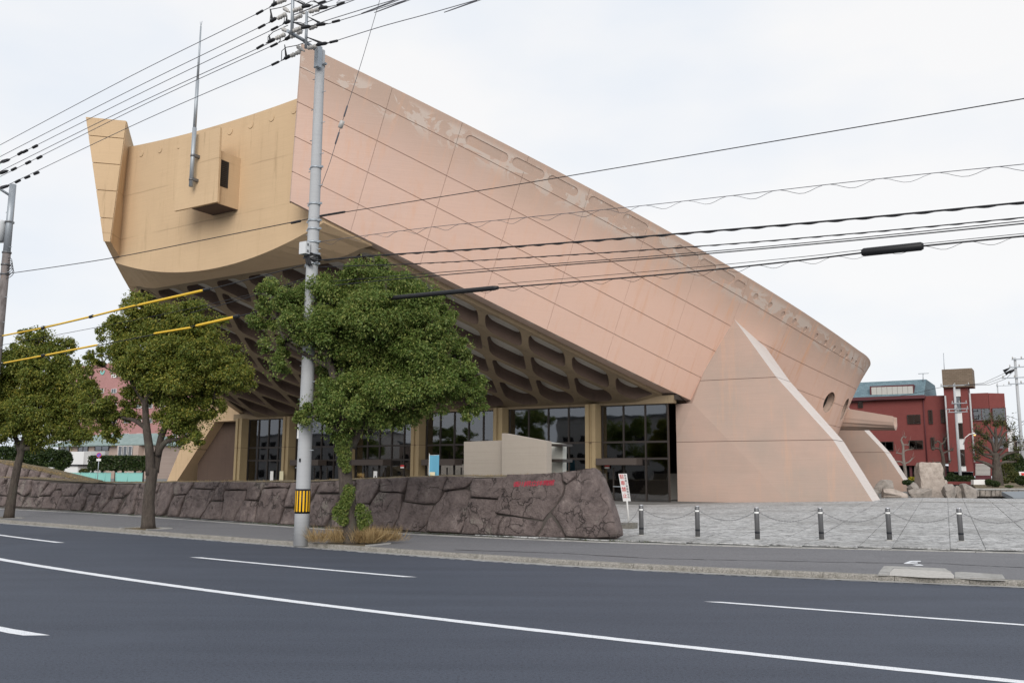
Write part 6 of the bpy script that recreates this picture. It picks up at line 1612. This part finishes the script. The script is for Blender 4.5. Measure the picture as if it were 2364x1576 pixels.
# planting bed ground
gb = [aty(2255, 1128, 59.3), aty(2460, 1128, 59.3), aty(2460, 1112, 80), aty(2240, 1112, 80)]
MB().prism(gb, (0, 0, -.4)).build('garden_bed', M['soil'], kind='structure', label='dry brown planting bed behind the garden wall', cat='bed')
def bush(name, lab, cat, blobs, dens, leafl, m, grp=None, stems=None):
    """blobs: (px, py, rx px, rz px, Y)"""
    C, D, N = [], [], []; sc_all = []
    for px, py, rx, rz, Y in blobs:
        s = FPX / Y; c = aty(px, py, Y); n_ = int(dens * (rx * rz) / 60); q_ = rand_dirs(n_); rad = RNG.uniform(.3, 1, n_) ** .4
        P_ = c + q_ * rad[:, None] * np.array([rx / s, max(.4, .7 * min(rx, rz * 2) / s), rz / s]); C.append(P_); D.append(q_ + RNG.normal(0, .5, (n_, 3))); N.append(q_ + RNG.normal(0, .4, (n_, 3)) + np.array([0, 0, .5]))
    C, D, N = map(np.concatenate, (C, D, N)); L = leafl * RNG.uniform(.6, 1.3, len(C))
    c0 = C.mean(0); c0[2] = C[:, 2].min()
    r = empty(name, c0, lab, cat, grp)
    leaves('foliage', C, D, N, L, L * .5, m, r, kind='stuff')
    mb = MB()
    for k in range(6):
        p = C[random.randrange(len(C))]; b_ = np.array([p[0] * .5 + c0[0] * .5, p[1] * .5 + c0[1] * .5, c0[2] - .1]) ; mb.tube([b_, p], [.03, .01], 5)
    if stems:
        for px, py0, py1, Y, r_ in stems: a_ = aty(px, py0, Y); b_ = aty(px, py1, Y); mb.tube([b_ * [1, 1, 0] + UPZ * .4, (a_ + b_) / 2, a_], [r_, r_ * .8, r_ * .7], 7)
    mb.build('stems', M['bark'], r)
    return r
gs = 'shrubs in the garden before the red building'
bush('shrub', 'yellow flowering shrub left of the standing stone', 'shrub', [(2106, 1106, 9, 6, 74), (2116, 1106, 8, 6, 74)], 700, .14, M['yellow_flower'], gs)
bush('shrub', 'dark green low hedge behind the pointed grey rock', 'shrub', [(2095, 1113, 12, 6, 70), (2110, 1114, 12, 5, 70)], 700, .12, M['hedge_leaf'], gs)
bush('shrub', 'dark green hedge right of the standing stone under the lamp pole', 'shrub', [(2190, 1108, 14, 9, 74), (2210, 1106, 18, 10, 76), (2235, 1106, 16, 9, 76), (2195, 1098, 8, 8, 76)], 700, .13, M['hedge_leaf'], gs)
bush('shrub', 'round clipped bush at the left foot of the knobbly tree', 'shrub', [(2282, 1112, 9, 7, 64)], 1600, .08, M['hedge_leaf'], gs)
bush('shrub', 'round clipped bush at the right foot of the knobbly tree', 'shrub', [(2297, 1116, 11, 7, 63)], 1600, .08, M['hedge_leaf'], gs)
bush('shrub', 'loose olive shrub right of the knobbly tree', 'shrub', [(2325, 1085, 16, 20, 78), (2340, 1100, 14, 14, 76), (2318, 1108, 12, 8, 74)], 420, .16, M['shrub_leaf'], gs)
bush('shrub', 'dark clipped bush at the right edge of the view', 'shrub', [(2358, 1108, 14, 11, 66), (2385, 1106, 20, 12, 66)], 1100, .1, M['hedge_leaf'], gs)
bush('shrub', 'tall dark green shrub mass at the right edge behind the knobbly tree', 'shrub', [(2330, 1060, 16, 18, 90), (2350, 1070, 16, 24, 90), (2330, 1090, 20, 16, 88)], 420, .18, M['hedge_leaf'], gs)
bush('shrub', 'tiny weed on the dry garden bed', 'shrub', [(2330, 1122, 8, 3, 61)], 900, .08, M['green_grass'], gs)
MB().prism([aty(*p, 72) for p in ((2180, 1111), (2248, 1111), (2248, 1118), (2180, 1118))], (0, .5, 0)).build('brick_kerb', M['red_tile'], label='low red brick kerb below the hedge', cat='kerb')
MB().prism([aty(*p, 64) for p in ((2248, 1107), (2274, 1106.5), (2274, 1118), (2248, 1118))], (0, .4, 0)).build('white_bench', M['white_paint'], label='plain white block bench left of the knobbly tree', cat='bench')
sgn = empty('ground_sign', aty(2360, 1098, 68) * [1, 1, 0] + UPZ * .7, 'white tilted sign board with red panel at the right edge', 'sign')
MB().prism([aty(*p, 68) for p in ((2352, 1088), (2378, 1089), (2382, 1099), (2355, 1098))], (0, .05, 0)).build('board', M['white_paint'], sgn)
MB().prism([aty(*p, 67.97) for p in ((2357, 1091), (2376, 1091.5), (2378, 1097), (2359, 1096.5))], (0, .02, 0)).build('red_panel', M['sign_red'], sgn)
MB().tube([aty(2366, 1099, 68.05), aty(2366, 1112, 68.05)], .05, 6).build('post', M['white_paint'], sgn)
# pollarded bare trees
def pollard(lab, Y, limbs, s, m, knob=1.6, shoots=6, leafy=0, leafm=None, grp='pollarded garden trees'):
    b = aty(*limbs[0][0][0], Y); b[2] -= .3; r = empty('pollarded_tree', b, lab, 'tree', grp); k_ = FPX / Y
    C, D, N = [], [], []; tw = MB()
    for i, (pl, rl) in enumerate(limbs):
        pts = [aty(px, py, Y + dy) for px, py, dy in [(p + (0,))[:3] for p in pl]]
        if i == 0: pts[0] = pts[0] - UPZ * .3
        limb(MB(), pts, [q_ / k_ * (.72 if leafy and i else 1) for q_ in rl], 9 if i == 0 else 7).build('trunk' if i == 0 else 'branch', m, r)
        e = pts[-1]; kr = rl[-1] / k_ * knob * (.8 if leafy else 1)
        bm = MB()
        if i: 
            bm.lathe(e - UPZ * kr * .8, [(kr * .3, 0), (kr, kr * .5), (kr * .9, kr * 1.1), (kr * .3, kr * 1.6)], 7); bm.build('knuckle', m, r)
            for _ in range(shoots):
                d = rand_dirs(1)[0] * .6 + UPZ * .6; L_ = random.uniform(.3, 1.1) if leafy else random.uniform(.25, .7); tw.tube([e, e + d * L_ * .5, e + d * L_ + UPZ * .1], [.018, .012, .005], 4)
                for _ in range(leafy): C.append(e + d * L_ * random.uniform(.2, 1.2) + rand_dirs(1)[0] * .12); D.append(rand_dirs(1)[0]); N.append(rand_dirs(1)[0] + UPZ)
    if tw.v: tw.build('shoots', m, r, kind='stuff')
    if C: leaves('foliage', np.array(C), np.array(D), np.array(N), .15, .08, leafm, r, kind='stuff')
pollard('bare pale pollarded tree left of the standing stone', 80, [([(2090, 1112), (2090, 1090), (2087, 1070), (2085, 1050), (2085, 1030), (2080, 1015)], [4.2, 3.6, 3.6, 3, 2.6, 2.2]), ([(2087, 1072), (2078, 1065), (2065, 1066)], [2, 1.8, 1.6]), ([(2087, 1070), (2098, 1066), (2106, 1058)], [2, 1.6, 1.4]), ([(2085, 1048), (2076, 1046), (2070, 1045)], [1.6, 1.3, 1.2]), ([(2082, 1028), (2090, 1026), (2097, 1027)], [1.5, 1.3, 1]), ([(2085, 1043), (2094, 1038), (2106, 1037)], [1.5, 1.2, .8]), ([(2080, 1016), (2084, 1008), (2090, 1010)], [1.6, 1.2, 1])], 1, M['pale_bark'])
pollard('bare brown pollarded tree right of the standing stone', 82, [([(2177, 1108), (2177, 1090), (2178, 1070), (2176, 1050), (2171, 1035), (2172, 1022)], [5, 4.4, 4.2, 3.6, 3, 2.6]), ([(2176, 1047), (2186, 1042), (2198, 1038)], [2.4, 2, 1.8]), ([(2172, 1037), (2162, 1034), (2154, 1036)], [2.4, 2.2, 2.2]), ([(2172, 1026), (2180, 1020), (2183, 1012)], [2, 1.6, 1.6]), ([(2172, 1024), (2165, 1018), (2160, 1022)], [2, 1.6, 1.4]), ([(2176, 1070), (2165, 1066), (2158, 1070)], [2, 1.4, 1.2]), ([(2177, 1068), (2186, 1070), (2192, 1066)], [1.8, 1.2, 1])], 1, M['bark'], 1.9, 12)
pollard('big knobbly pollarded tree with sparse olive leaves at right', 68, [([(2303, 1116), (2302, 1095), (2300, 1070), (2298, 1045)], [13, 11, 9, 6]), ([(2295, 1080), (2282, 1072), (2268, 1066), (2255, 1062)], [6, 5, 4, 3]), ([(2300, 1060), (2285, 1040), (2270, 1030), (2262, 1025)], [6, 5, 4, 3]), ([(2298, 1045), (2290, 1020), (2275, 1005), (2258, 1000)], [6, 5, 4, 3]), ([(2298, 1045), (2300, 1015), (2298, 995), (2300, 985)], [6, 5, 4, 3]), ([(2300, 1040), (2312, 1015), (2320, 1000), (2330, 993)], [6, 4, 3, 3]), ([(2302, 1062), (2318, 1050), (2330, 1046), (2350, 1042)], [6, 5, 4, 3]), ([(2303, 1075), (2318, 1066), (2335, 1066), (2345, 1064)], [5, 4, 4, 3]), ([(2298, 1030), (2283, 1015), (2276, 1012)], [4, 4, 3]), ([(2305, 1050), (2318, 1036), (2322, 1030)], [4, 3, 3]), ([(2293, 1050), (2278, 1048), (2266, 1046)], [4, 3, 3]), ([(2298, 1010), (2285, 990), (2277, 980)], [4, 3, 2.4]), ([(2305, 1010), (2312, 995), (2316, 980)], [4, 3, 2.4]), ([(2300, 1030), (2325, 1022), (2340, 1018)], [4, 3, 2.4]), ([(2296, 1060), (2270, 1050), (2256, 1040)], [4, 3, 2.4])], 1, M['bark'], 1.3, 16, 10, M['shrub_leaf'])
# ------------------------------------------------------------------ buildings
def mass(root, name, px0, px1, py0, py1, v, depth, m, zbot=None, sub=None):
    pm = (px0 + px1) / 2; u0, u1 = float(atv(px0, (py0 + py1) / 2, v) @ T), float(atv(px1, (py0 + py1) / 2, v) @ T); z1, z0 = float(atv(pm, py0, v)[2]), float(atv(pm, py1, v)[2])
    if zbot is not None: z0 = zbot
    return MB().box(uvz((u0 + u1) / 2, v + depth / 2, (z0 + z1) / 2), (u1 - u0, depth, z1 - z0), AXR).build(name, m, root)
def win(root, px0, px1, py0, py1, v, gm='window_glass', fm='dark_frame', split=2, back='dark_void'):
    """window set into the wall: frame standing proud, pane behind, mullion"""
    f = mass(root, 'window', px0, px1, py0, py1, v - .06, .10, M[back])
    u0, u1 = float(atv(px0, (py0 + py1) / 2, v) @ T), float(atv(px1, (py0 + py1) / 2, v) @ T); z1, z0 = float(atv((px0 + px1) / 2, py0, v)[2]), float(atv((px0 + px1) / 2, py1, v)[2])
    fr = MB(); t_ = .07
    fr.box(uvz((u0 + u1) / 2, v - .1, z1 - t_ / 2), (u1 - u0, .14, t_), AXR).box(uvz((u0 + u1) / 2, v - .1, z0 + t_ / 2), (u1 - u0, .14, t_), AXR)
    fr.box(uvz(u0 + t_ / 2, v - .1, (z0 + z1) / 2), (t_, .14, z1 - z0 - 2 * t_), AXR).box(uvz(u1 - t_ / 2, v - .1, (z0 + z1) / 2), (t_, .14, z1 - z0 - 2 * t_), AXR)
    for k in range(1, split): fr.box(uvz(u0 + (u1 - u0) * k / split, v - .1, (z0 + z1) / 2), (t_ * .8, .13, z1 - z0 - 2 * t_), AXR)
    fr.build('frame', M[fm], f)
    for k in range(split):
        ua, ub = u0 + (u1 - u0) * k / split + .05, u0 + (u1 - u0) * (k + 1) / split - .05
        MB().box(uvz((ua + ub) / 2, v - .085, (z0 + z1) / 2), (ub - ua, .02, z1 - z0 - 2 * t_), AXR).build('pane', M[gm], f)
    return f
RV = 128.0
rb = empty('red_building', atv(2150, 1095, RV) * [1, 1, 0] + UPZ * .6, 'dark red tiled apartment building with slate mansard and brown hooded stair tower', 'building')
mass(rb, 'wall', 1905, 2135, 914, 1074, RV, 14, M['red_tile']); mass(rb, 'wall', 2135.3, 2184, 913, 1068, RV + .3, 13, M['red_tile'])
mass(rb, 'stair_tower', 2184.3, 2240, 892, 1088, RV - 1.0, 3.2, M['red_tile']); mass(rb, 'wall', 2240.3, 2288, 907, 1098, RV + .2, 5, M['red_tile'])
u0, u1 = float(atv(2288.3, 1000, RV) @ T), float(atv(2324, 1000, RV) @ T); z0, z1 = .3, float(atv(2300, 906, RV)[2])
MB().prism([uvz(u0, RV + .2, z0), uvz(u1, RV + 1.6, z0), uvz(u1 - .6, RV + 5, z0), uvz(u0, RV + 5, z0)], (0, 0, z1 - z0)).build('wall', M['red_tile'], rb)
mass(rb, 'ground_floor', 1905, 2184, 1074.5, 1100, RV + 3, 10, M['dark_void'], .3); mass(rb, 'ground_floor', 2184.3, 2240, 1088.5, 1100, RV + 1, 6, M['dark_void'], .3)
for px in (2055, 2100, 2135, 2180): mass(rb, 'pillar', px, px + 5, 1074.5, 1100, RV + .5, .6, M['maroon'], .3)
hood = mass(rb, 'tower_hood', 2175, 2245, 851, 893, RV - 1.6, 3.4, M['brown_slate'])
# mansard
za, zb_ = float(atv(2050, 916, RV)[2]), float(atv(2050, 875, RV)[2]); u0, u1 = float(atv(1905, 900, RV) @ T), float(atv(2134, 900, RV) @ T)
V = [uvz(u0, RV - .7, za), uvz(u1, RV - .7, za), uvz(u1, RV + 2.6, zb_), uvz(u0, RV + 2.6, zb_), uvz(u0, RV + 12, zb_), uvz(u1, RV + 12, zb_), uvz(u0, RV + 14, za), uvz(u1, RV + 14, za)]
mans = put('mansard_roof', pmesh('mansard_roof', V, [(0, 1, 2, 3), (3, 2, 5, 4), (4, 5, 7, 6), (0, 3, 4, 6), (1, 7, 5, 2), (0, 6, 7, 1)]), M['slate_roof'], rb)
mass(rb, 'eave_board', 1905, 2135, 915.5, 923, RV - .8, .9, M['maroon'])
dm = mass(rb, 'dormer', 2008, 2110, 889, 914, RV - .2, 2.5, M['maroon'])
for k in range(8): mass(dm, 'dormer_panel', 2012 + k * 12, 2012 + k * 12 + 11.4, 893.5 - k * .35, 911 - k * .3, RV - .26, .05, M['blind_grey'])
for w_ in ((2095, 2125, 957, 978, 2), (2027, 2063, 1019, 1040, 2), (2099, 2131, 1016, 1036, 2), (2144, 2153, 946, 978, 1), (2172, 2181, 945, 976, 1), (2149, 2157, 1009, 1033, 1), (2178, 2184, 1010, 1036, 1), (1981, 1992, 924, 941, 1)): win(rb, *w_[:4], RV + (.3 if w_[0] > 2135 else 0), split=w_[4])
for k, (y0, y1) in enumerate(((897, 915), (915.5, 952), (952.5, 976), (976.5, 1012), (1012.5, 1037), (1037.5, 1075), (1075.5, 1087))):
    dx = (y0 - 895) * .075
    if k % 2 == 0: mass(rb, 'white_panel', 2202 + dx, 2217 + dx, y0, y1, RV - 1.06, .08, M['white_wall'])
    else: win(rb, 2202 + dx, 2217 + dx, y0, y1, RV - 1.0, split=1)
win(rb, 2246, 2287, 942, 971, RV + .2, 'window_glass', 'maroon', 2, 'blind_grey'); win(rb, 2291, 2323, 941, 971, RV + .3, 'window_glass', 'maroon', 1, 'blind_grey'); win(rb, 2291, 2324, 1006, 1036, RV + .3, 'window_glass', 'maroon', 1, 'blind_grey')
sh = mass(rb, 'garage_shutter', 2250, 2287, 1067, 1098, RV + .1, .2, M['maroon'], .5)
for k in range(9): mass(sh, 'shutter_slat', 2252, 2286, 1070 + k * 3, 1072.3 + k * 3, RV + .04, .06, M['blind_grey'])
for pa, pb_ in (((2182, 913), (2196, 1068)), ((2238.5, 907), (2250, 1066)), ((2131, 918), (2141, 1066))):
    a_, b_ = atv(*pa, RV - .15 - (1 if pa[0] > 2180 else 0)), atv(*pb_, RV - .15 - (1 if pa[0] > 2180 else 0)); MB().tube([a_, np.array([a_[0], a_[1], b_[2]])], .11 if pa[0] > 2140 else .07, 8).build('downpipe', M['grey_wall'] if pa[0] > 2140 else M['maroon'], rb)
ant = MB(); c = atv(2131, 862, RV + 2); ant.tube([c, atv(2131, 880, RV + 2)], .05, 6); ant.tube([c - T * .6, c + T * .7], .04, 5)
for k in range(5): ant.tube([c + T * (-.5 + k * .25) - A * .3, c + T * (-.5 + k * .25) + A * .3], .025, 4)
ant.build('antenna', M['galvanised'], rb); MB().tube([atv(2178, 815, RV + 2), atv(2180, 855, RV + 2)], .04, 5).build('mast', M['galvanised'], rb)
hb = empty('house', aty(2345, 1085, 140) * [1, 1, 0] + UPZ * .6, 'pale grey house behind the right edge pole', 'house')
mass(hb, 'wall', 2330, 2341, 990, 1095, 150, 8, M['white_wall'], .3); mass(hb, 'wall', 2341.3, 2362, 1017, 1095, 152, 8, M['beige_tile'], .3); mass(hb, 'wall', 2350, 2420, 1018, 1095, 146, 9, M['grey_wall'], .3); mass(hb, 'roof', 2347, 2425, 1012, 1018, 145.4, 10, M['grey_roof']); win(hb, 2344, 2353, 1019, 1031, 152, split=2); win(hb, 2356, 2370, 1028, 1040, 146, split=2); mass(hb, 'door', 2344, 2356, 1047, 1085, 151.9, .1, M['dark_void'])
# car under the red building, showing behind the leg
def car(c, lab, paint, yaw):
    r = empty('parked_car', c, lab, 'car'); ax = (np.array([math.cos(yaw), math.sin(yaw), 0]), np.array([-math.sin(yaw), math.cos(yaw), 0]), UPZ)
    P_ = lambda x, y, z: np.asarray(c) + ax[0] * x + ax[1] * y + ax[2] * z
    prof = [(-1.95, .3), (-1.98, .75), (-1.85, .95), (-1.75, 1.05), (-1.25, 1.6), (-1.0, 1.68), (.5, 1.66), (.75, 1.58), (1.2, 1.05), (1.85, .92), (2.0, .7), (2.0, .3)]
    V = []; n_ = len(prof)
    for y, s in ((-.84, .0), (-.80, 1), (.80, 1), (.84, 0)):
        for x, z in prof: V.append(P_(x, y * (1 - .14 * max(0, z - 1.0) / .68), z))
    F = [(k, (k + 1) % n_, r_ * n_ + n_ + (k + 1) % n_, r_ * n_ + n_ + k) if r_ == 0 else (r_ * n_ + k, r_ * n_ + (k + 1) % n_, (r_ + 1) * n_ + (k + 1) % n_, (r_ + 1) * n_ + k) for r_ in range(3) for k in range(n_)] + [tuple(range(n_)), tuple(range(4 * n_ - 1, 3 * n_ - 1, -1))]
    put('body', pmesh('body', V, F), paint, r)
    for s in (-1, 1):
        y = s * .80
        for xs in ((-1.2, -.15), (-.05, .72)):
            q_ = [P_(xs[0] - (.25 if xs[0] < -1 else 0), y + s * .03, 1.08), P_(xs[1] + (.3 if xs[1] > .5 else 0), y + s * .03, 1.08), P_(xs[1], y * .93 + s * .02, 1.52), P_(xs[0], y * .93 + s * .02, 1.52)]
            MB().prism(q_, ax[1] * s * .02).build('side_window', M['car_black'], r)
        for x in (-1.25, 1.25):
            wax = (ax[0], UPZ, ax[1] * s); w = MB().lathe(P_(x, s * .68, .31), [(.2, 0), (.31, .02), (.31, .17), (.27, .19), (.2, .18)], 18, wax).build('wheel', M['car_black'], r); MB().lathe(P_(x, s * .68, .31), [(.19, .17), (.17, .195), (.05, .2)], 14, wax).build('rim', M['chrome'], w)
        MB().box(P_(.85, s * .95, 1.08), (.12, .2, .14), ax).build('wing_mirror', paint, r); MB().box(P_(1.96, s * .6, .72), (.1, .36, .16), ax).build('headlight', M['reflective'], r); MB().box(P_(-1.96, s * .66, .85), (.06, .2, .3), ax).build('tail_light', M['sign_red'], r)
    MB().prism([P_(.78, -.62, 1.52), P_(.78, .62, 1.52), P_(1.2, .72, 1.08), P_(1.2, -.72, 1.08)], ax[0] * .03 + UPZ * .02).build('windscreen', M['car_black'], r)
    MB().prism([P_(-1.22, -.62, 1.55), P_(-1.22, .62, 1.55), P_(-1.72, .7, 1.08), P_(-1.72, -.7, 1.08)], -ax[0] * .03 + UPZ * .02).build('rear_window', M['car_black'], r)
    return r
cc = aty(2048, 1108, 85); cc[2] = .78
car(cc, 'silver car parked behind the rear pink leg', M['car_silver'], math.radians(-8))
# ------------------------------------------------------------------ left background
HV = 135.0
ht = empty('hotel', atv(300, 1100, HV) * [1, 1, 0] + UPZ * .6, 'pink tiled hotel tower with white lettering behind the left trees', 'hotel')
mass(ht, 'wall', 150, 470, 836, 1100, HV, 16, M['pink_tile'], .3)
mass(ht, 'parapet', 148, 472, 833, 837, HV - .15, 16.3, M['pink_tile'])
for r_, py in enumerate((897, 932, 966, 1000, 1034)):
    for px in (172, 200, 229, 258, 287, 316, 341, 370, 400, 430): win(ht, px, px + 11, py, py + 10, HV, 'window_glass', 'white_wall', 2, 'blind_grey')
bs = atv(300, 860, HV - .2)
def hotel_text(body, px, py, size):
    me = place_text(text_mesh(body, size, .05, .03), atv(px, py, HV - .15), T * .74, UPZ); return put('lettering', me, M['reflective'], ht)
hotel_text('Hotel', 259, 856, 1.0); hotel_text('Pearl Garden', 277, 865.5, 1.75)
for s in (-1, 1):
    c = atv(236, 861, HV - .15); lp_ = [c, c + T * s * .5 + UPZ * .6, c + T * s * 1.05 + UPZ * .65, c + T * s * .7 - UPZ * .2, c - UPZ * .45]; MB().prism(lp_, A * .08).build('leaf_emblem', M['green_net'], ht)
# house with green hipped roof
V2 = 112.0
hs = empty('house', atv(240, 1095, V2) * [1, 1, 0] + UPZ * .6, 'beige house with a green hipped roof behind the clipped hedge', 'house')
mass(hs, 'wall', 132, 345, 1027, 1100, V2, 9, M['beige_tile'], .3); mass(hs, 'bay_wall', 268, 318, 1028, 1100, V2 - 1.2, 1.2, M['beige_tile'], .3)
ue0, ue1 = float(atv(126, 1020, V2) @ T), float(atv(352, 1024, V2) @ T); ze = float(atv(240, 1027, V2)[2]); zr = float(atv(230, 1000, V2)[2])
V = [uvz(ue0, V2 - 1.2, ze), uvz(ue1, V2 - 1.2, ze), uvz(ue1, V2 + 10, ze), uvz(ue0, V2 + 10, ze), uvz(ue0 + 4, V2 + 4.4, zr), uvz(ue1 - 5, V2 + 4.4, zr), uvz(ue0, V2 - 1.2, ze - .2), uvz(ue1, V2 - 1.2, ze - .2), uvz(ue1, V2 + 10, ze - .2), uvz(ue0, V2 + 10, ze - .2)]
put('roof', pmesh('roof', V, [(0, 1, 5, 4), (1, 2, 5), (2, 3, 4, 5), (3, 0, 4), (6, 7, 1, 0), (7, 8, 2, 1), (8, 9, 3, 2), (9, 6, 0, 3), (9, 8, 7, 6)]), M['green_roof'], hs)
for w_ in ((138, 161, 1028, 1041, 2), (181, 204, 1028, 1044, 2), (220, 252, 1029, 1040, 2)): win(hs, *w_[:4], V2, split=w_[4])
for px in (274, 285.5, 297): win(hs, px, px + 9, 1029, 1052, V2 - 1.2, fm='white_wall', split=1)
mass(hs, 'balcony', 192, 242, 1041, 1053, V2 - .9, .9, M['grey_wall']); mass(hs, 'porch', 160, 192, 1042, 1100, V2 - 2.5, 2.5, M['white_wall'], .3); mass(hs, 'porch', 190, 206, 1053, 1100, V2 - 1.5, 1.5, M['white_wall'], .3)
gr = empty('garage', atv(155, 1098, V2 - 6) * [1, 1, 0] + UPZ * .6, 'low white garage with a flat black roof at left', 'garage'); mass(gr, 'wall', 134, 179, 1075, 1100, V2 - 6, 5, M['white_wall'], .3); mass(gr, 'roof', 132, 181, 1071.5, 1075, V2 - 6.3, 5.6, M['car_black'])
# hedges
HY = 118.0
bush('hedge_tree', 'rounded dark conifer hedge at the left below the leftmost tree', 'hedge', [(10, 1055, 30, 26, HY), (45, 1052, 30, 26, HY), (80, 1054, 28, 25, HY), (115, 1058, 30, 24, HY), (145, 1060, 22, 22, HY), (125, 1080, 24, 14, HY - 1), (60, 1080, 40, 12, HY), (0, 1080, 40, 12, HY)], 260, .34, M['hedge_leaf'])
def box_hedge(lab, px0, px1, py0, py1, Y, stems):
    n_ = 9000; a_, b_ = aty(px0, py0, Y), aty(px1, py1, Y)
    F_ = RNG.integers(0, 3, n_); P_ = np.stack([RNG.uniform(a_[0], b_[0], n_), RNG.uniform(Y, Y + 2.4, n_), RNG.uniform(b_[2], a_[2], n_)], 1)
    P_[F_ == 0, 1] = Y + RNG.normal(0, .08, (F_ == 0).sum()); P_[F_ == 1, 2] = a_[2] + RNG.normal(0, .06, (F_ == 1).sum())
    r = empty('clipped_hedge', np.array([(a_[0] + b_[0]) / 2, Y, .6]), lab, 'hedge')
    leaves('foliage', P_, rand_dirs(n_), rand_dirs(n_) + np.array([0, -.5, .6]), .3 * RNG.uniform(.6, 1.2, n_), .16, M['hedge_leaf'], r, kind='stuff')
    for px in stems: p = aty(px, py1, Y + 1); MB().tube([p * [1, 1, 0] + UPZ * .3, p + UPZ * .5], [.2, .15], 7).build('trunk', M['bark'], r)
box_hedge('neatly clipped flat topped hedge on bare stems before the green roofed house', 204, 345, 1053, 1086, HY, (214, 236, 268, 284, 312, 330))
bush('shrub', 'low brownish shrub between the garage and the clipped hedge', 'shrub', [(195, 1087, 12, 6, HY + 2)], 500, .3, M['shrub_leaf'])
# green fence and round no parking sign
fn = empty('mesh_fence', aty(205, 1105, 112) * [1, 1, 0] + UPZ * .6, 'pale green panel fence beyond the stone wall', 'fence')
fx_ = [138, 162, 187, 207, 220, 243, 257, 258]
for a_, b_ in ((138, 162), (162, 187), (189, 207), (207, 220), (220, 243), (243, 257), (268, 295), (295, 330)):
    p0, p1 = aty(a_, 1092, 112), aty(b_, 1092, 112); z = p0[2]
    MB().hexa([np.array([x, y, zz]) for zz in (.7, z) for x, y in ((p0[0] + .05, 112), (p1[0] - .05, 112), (p1[0] - .05, 112.05), (p0[0] + .05, 112.05))]).build('panel', M['green_net'], fn)
    MB().tube([np.array([p0[0], 112, .5]), np.array([p0[0], 112, z + .12])], .06, 6).build('post', M['green_net'], fn)
    MB().tube([np.array([p0[0], 112, z + .05]), np.array([p1[0], 112, z + .05])], .045, 6).build('rail', M['green_net'], fn)
YS = 110.0; c = aty(229, 1050, YS)
rs_ = empty('round_road_sign', c * [1, 1, 0] + UPZ * .6, 'round blue and red no parking road sign on a thin post', 'road sign')
MB().tube([c * [1, 1, 0] + UPZ * .5, c + UPZ * .2], .045, 8).build('post', M['galvanised'], rs_)
fa = (R0, UPZ, np.array([0, -1., 0]))
MB().lathe(c + np.array([0, -.06, 0]), [(.30, -.01), (.30, .01)], 24, fa).build('red_rim', M['sign_red'], rs_)
d_ = MB().lathe(c + np.array([0, -.07, 0]), [(.23, 0), (.23, .012)], 24, fa).build('blue_face', M['sign_blue'], rs_)
MB().box(c + np.array([0, -.09, 0]), (.44, .012, .06), (np.array([.707, 0, -.707]), np.array([0, 1., 0]), np.array([.707, 0, .707]))).build('red_bar', M['sign_red'], d_)
MB().box(aty(228.5, 1061, YS) + np.array([0, -.07, 0]), (.55, .02, .28)).build('sub_plate', M['white_paint'], rs_)
for k, (px, y) in enumerate(((118, 0), (100, 1))):
    pass
MB().box(aty(118, 1090, 116), (.6, .6, 1.3)).build('white_post', M['white_wall'], label='small white post by the dark conifer hedge at left', cat='post')
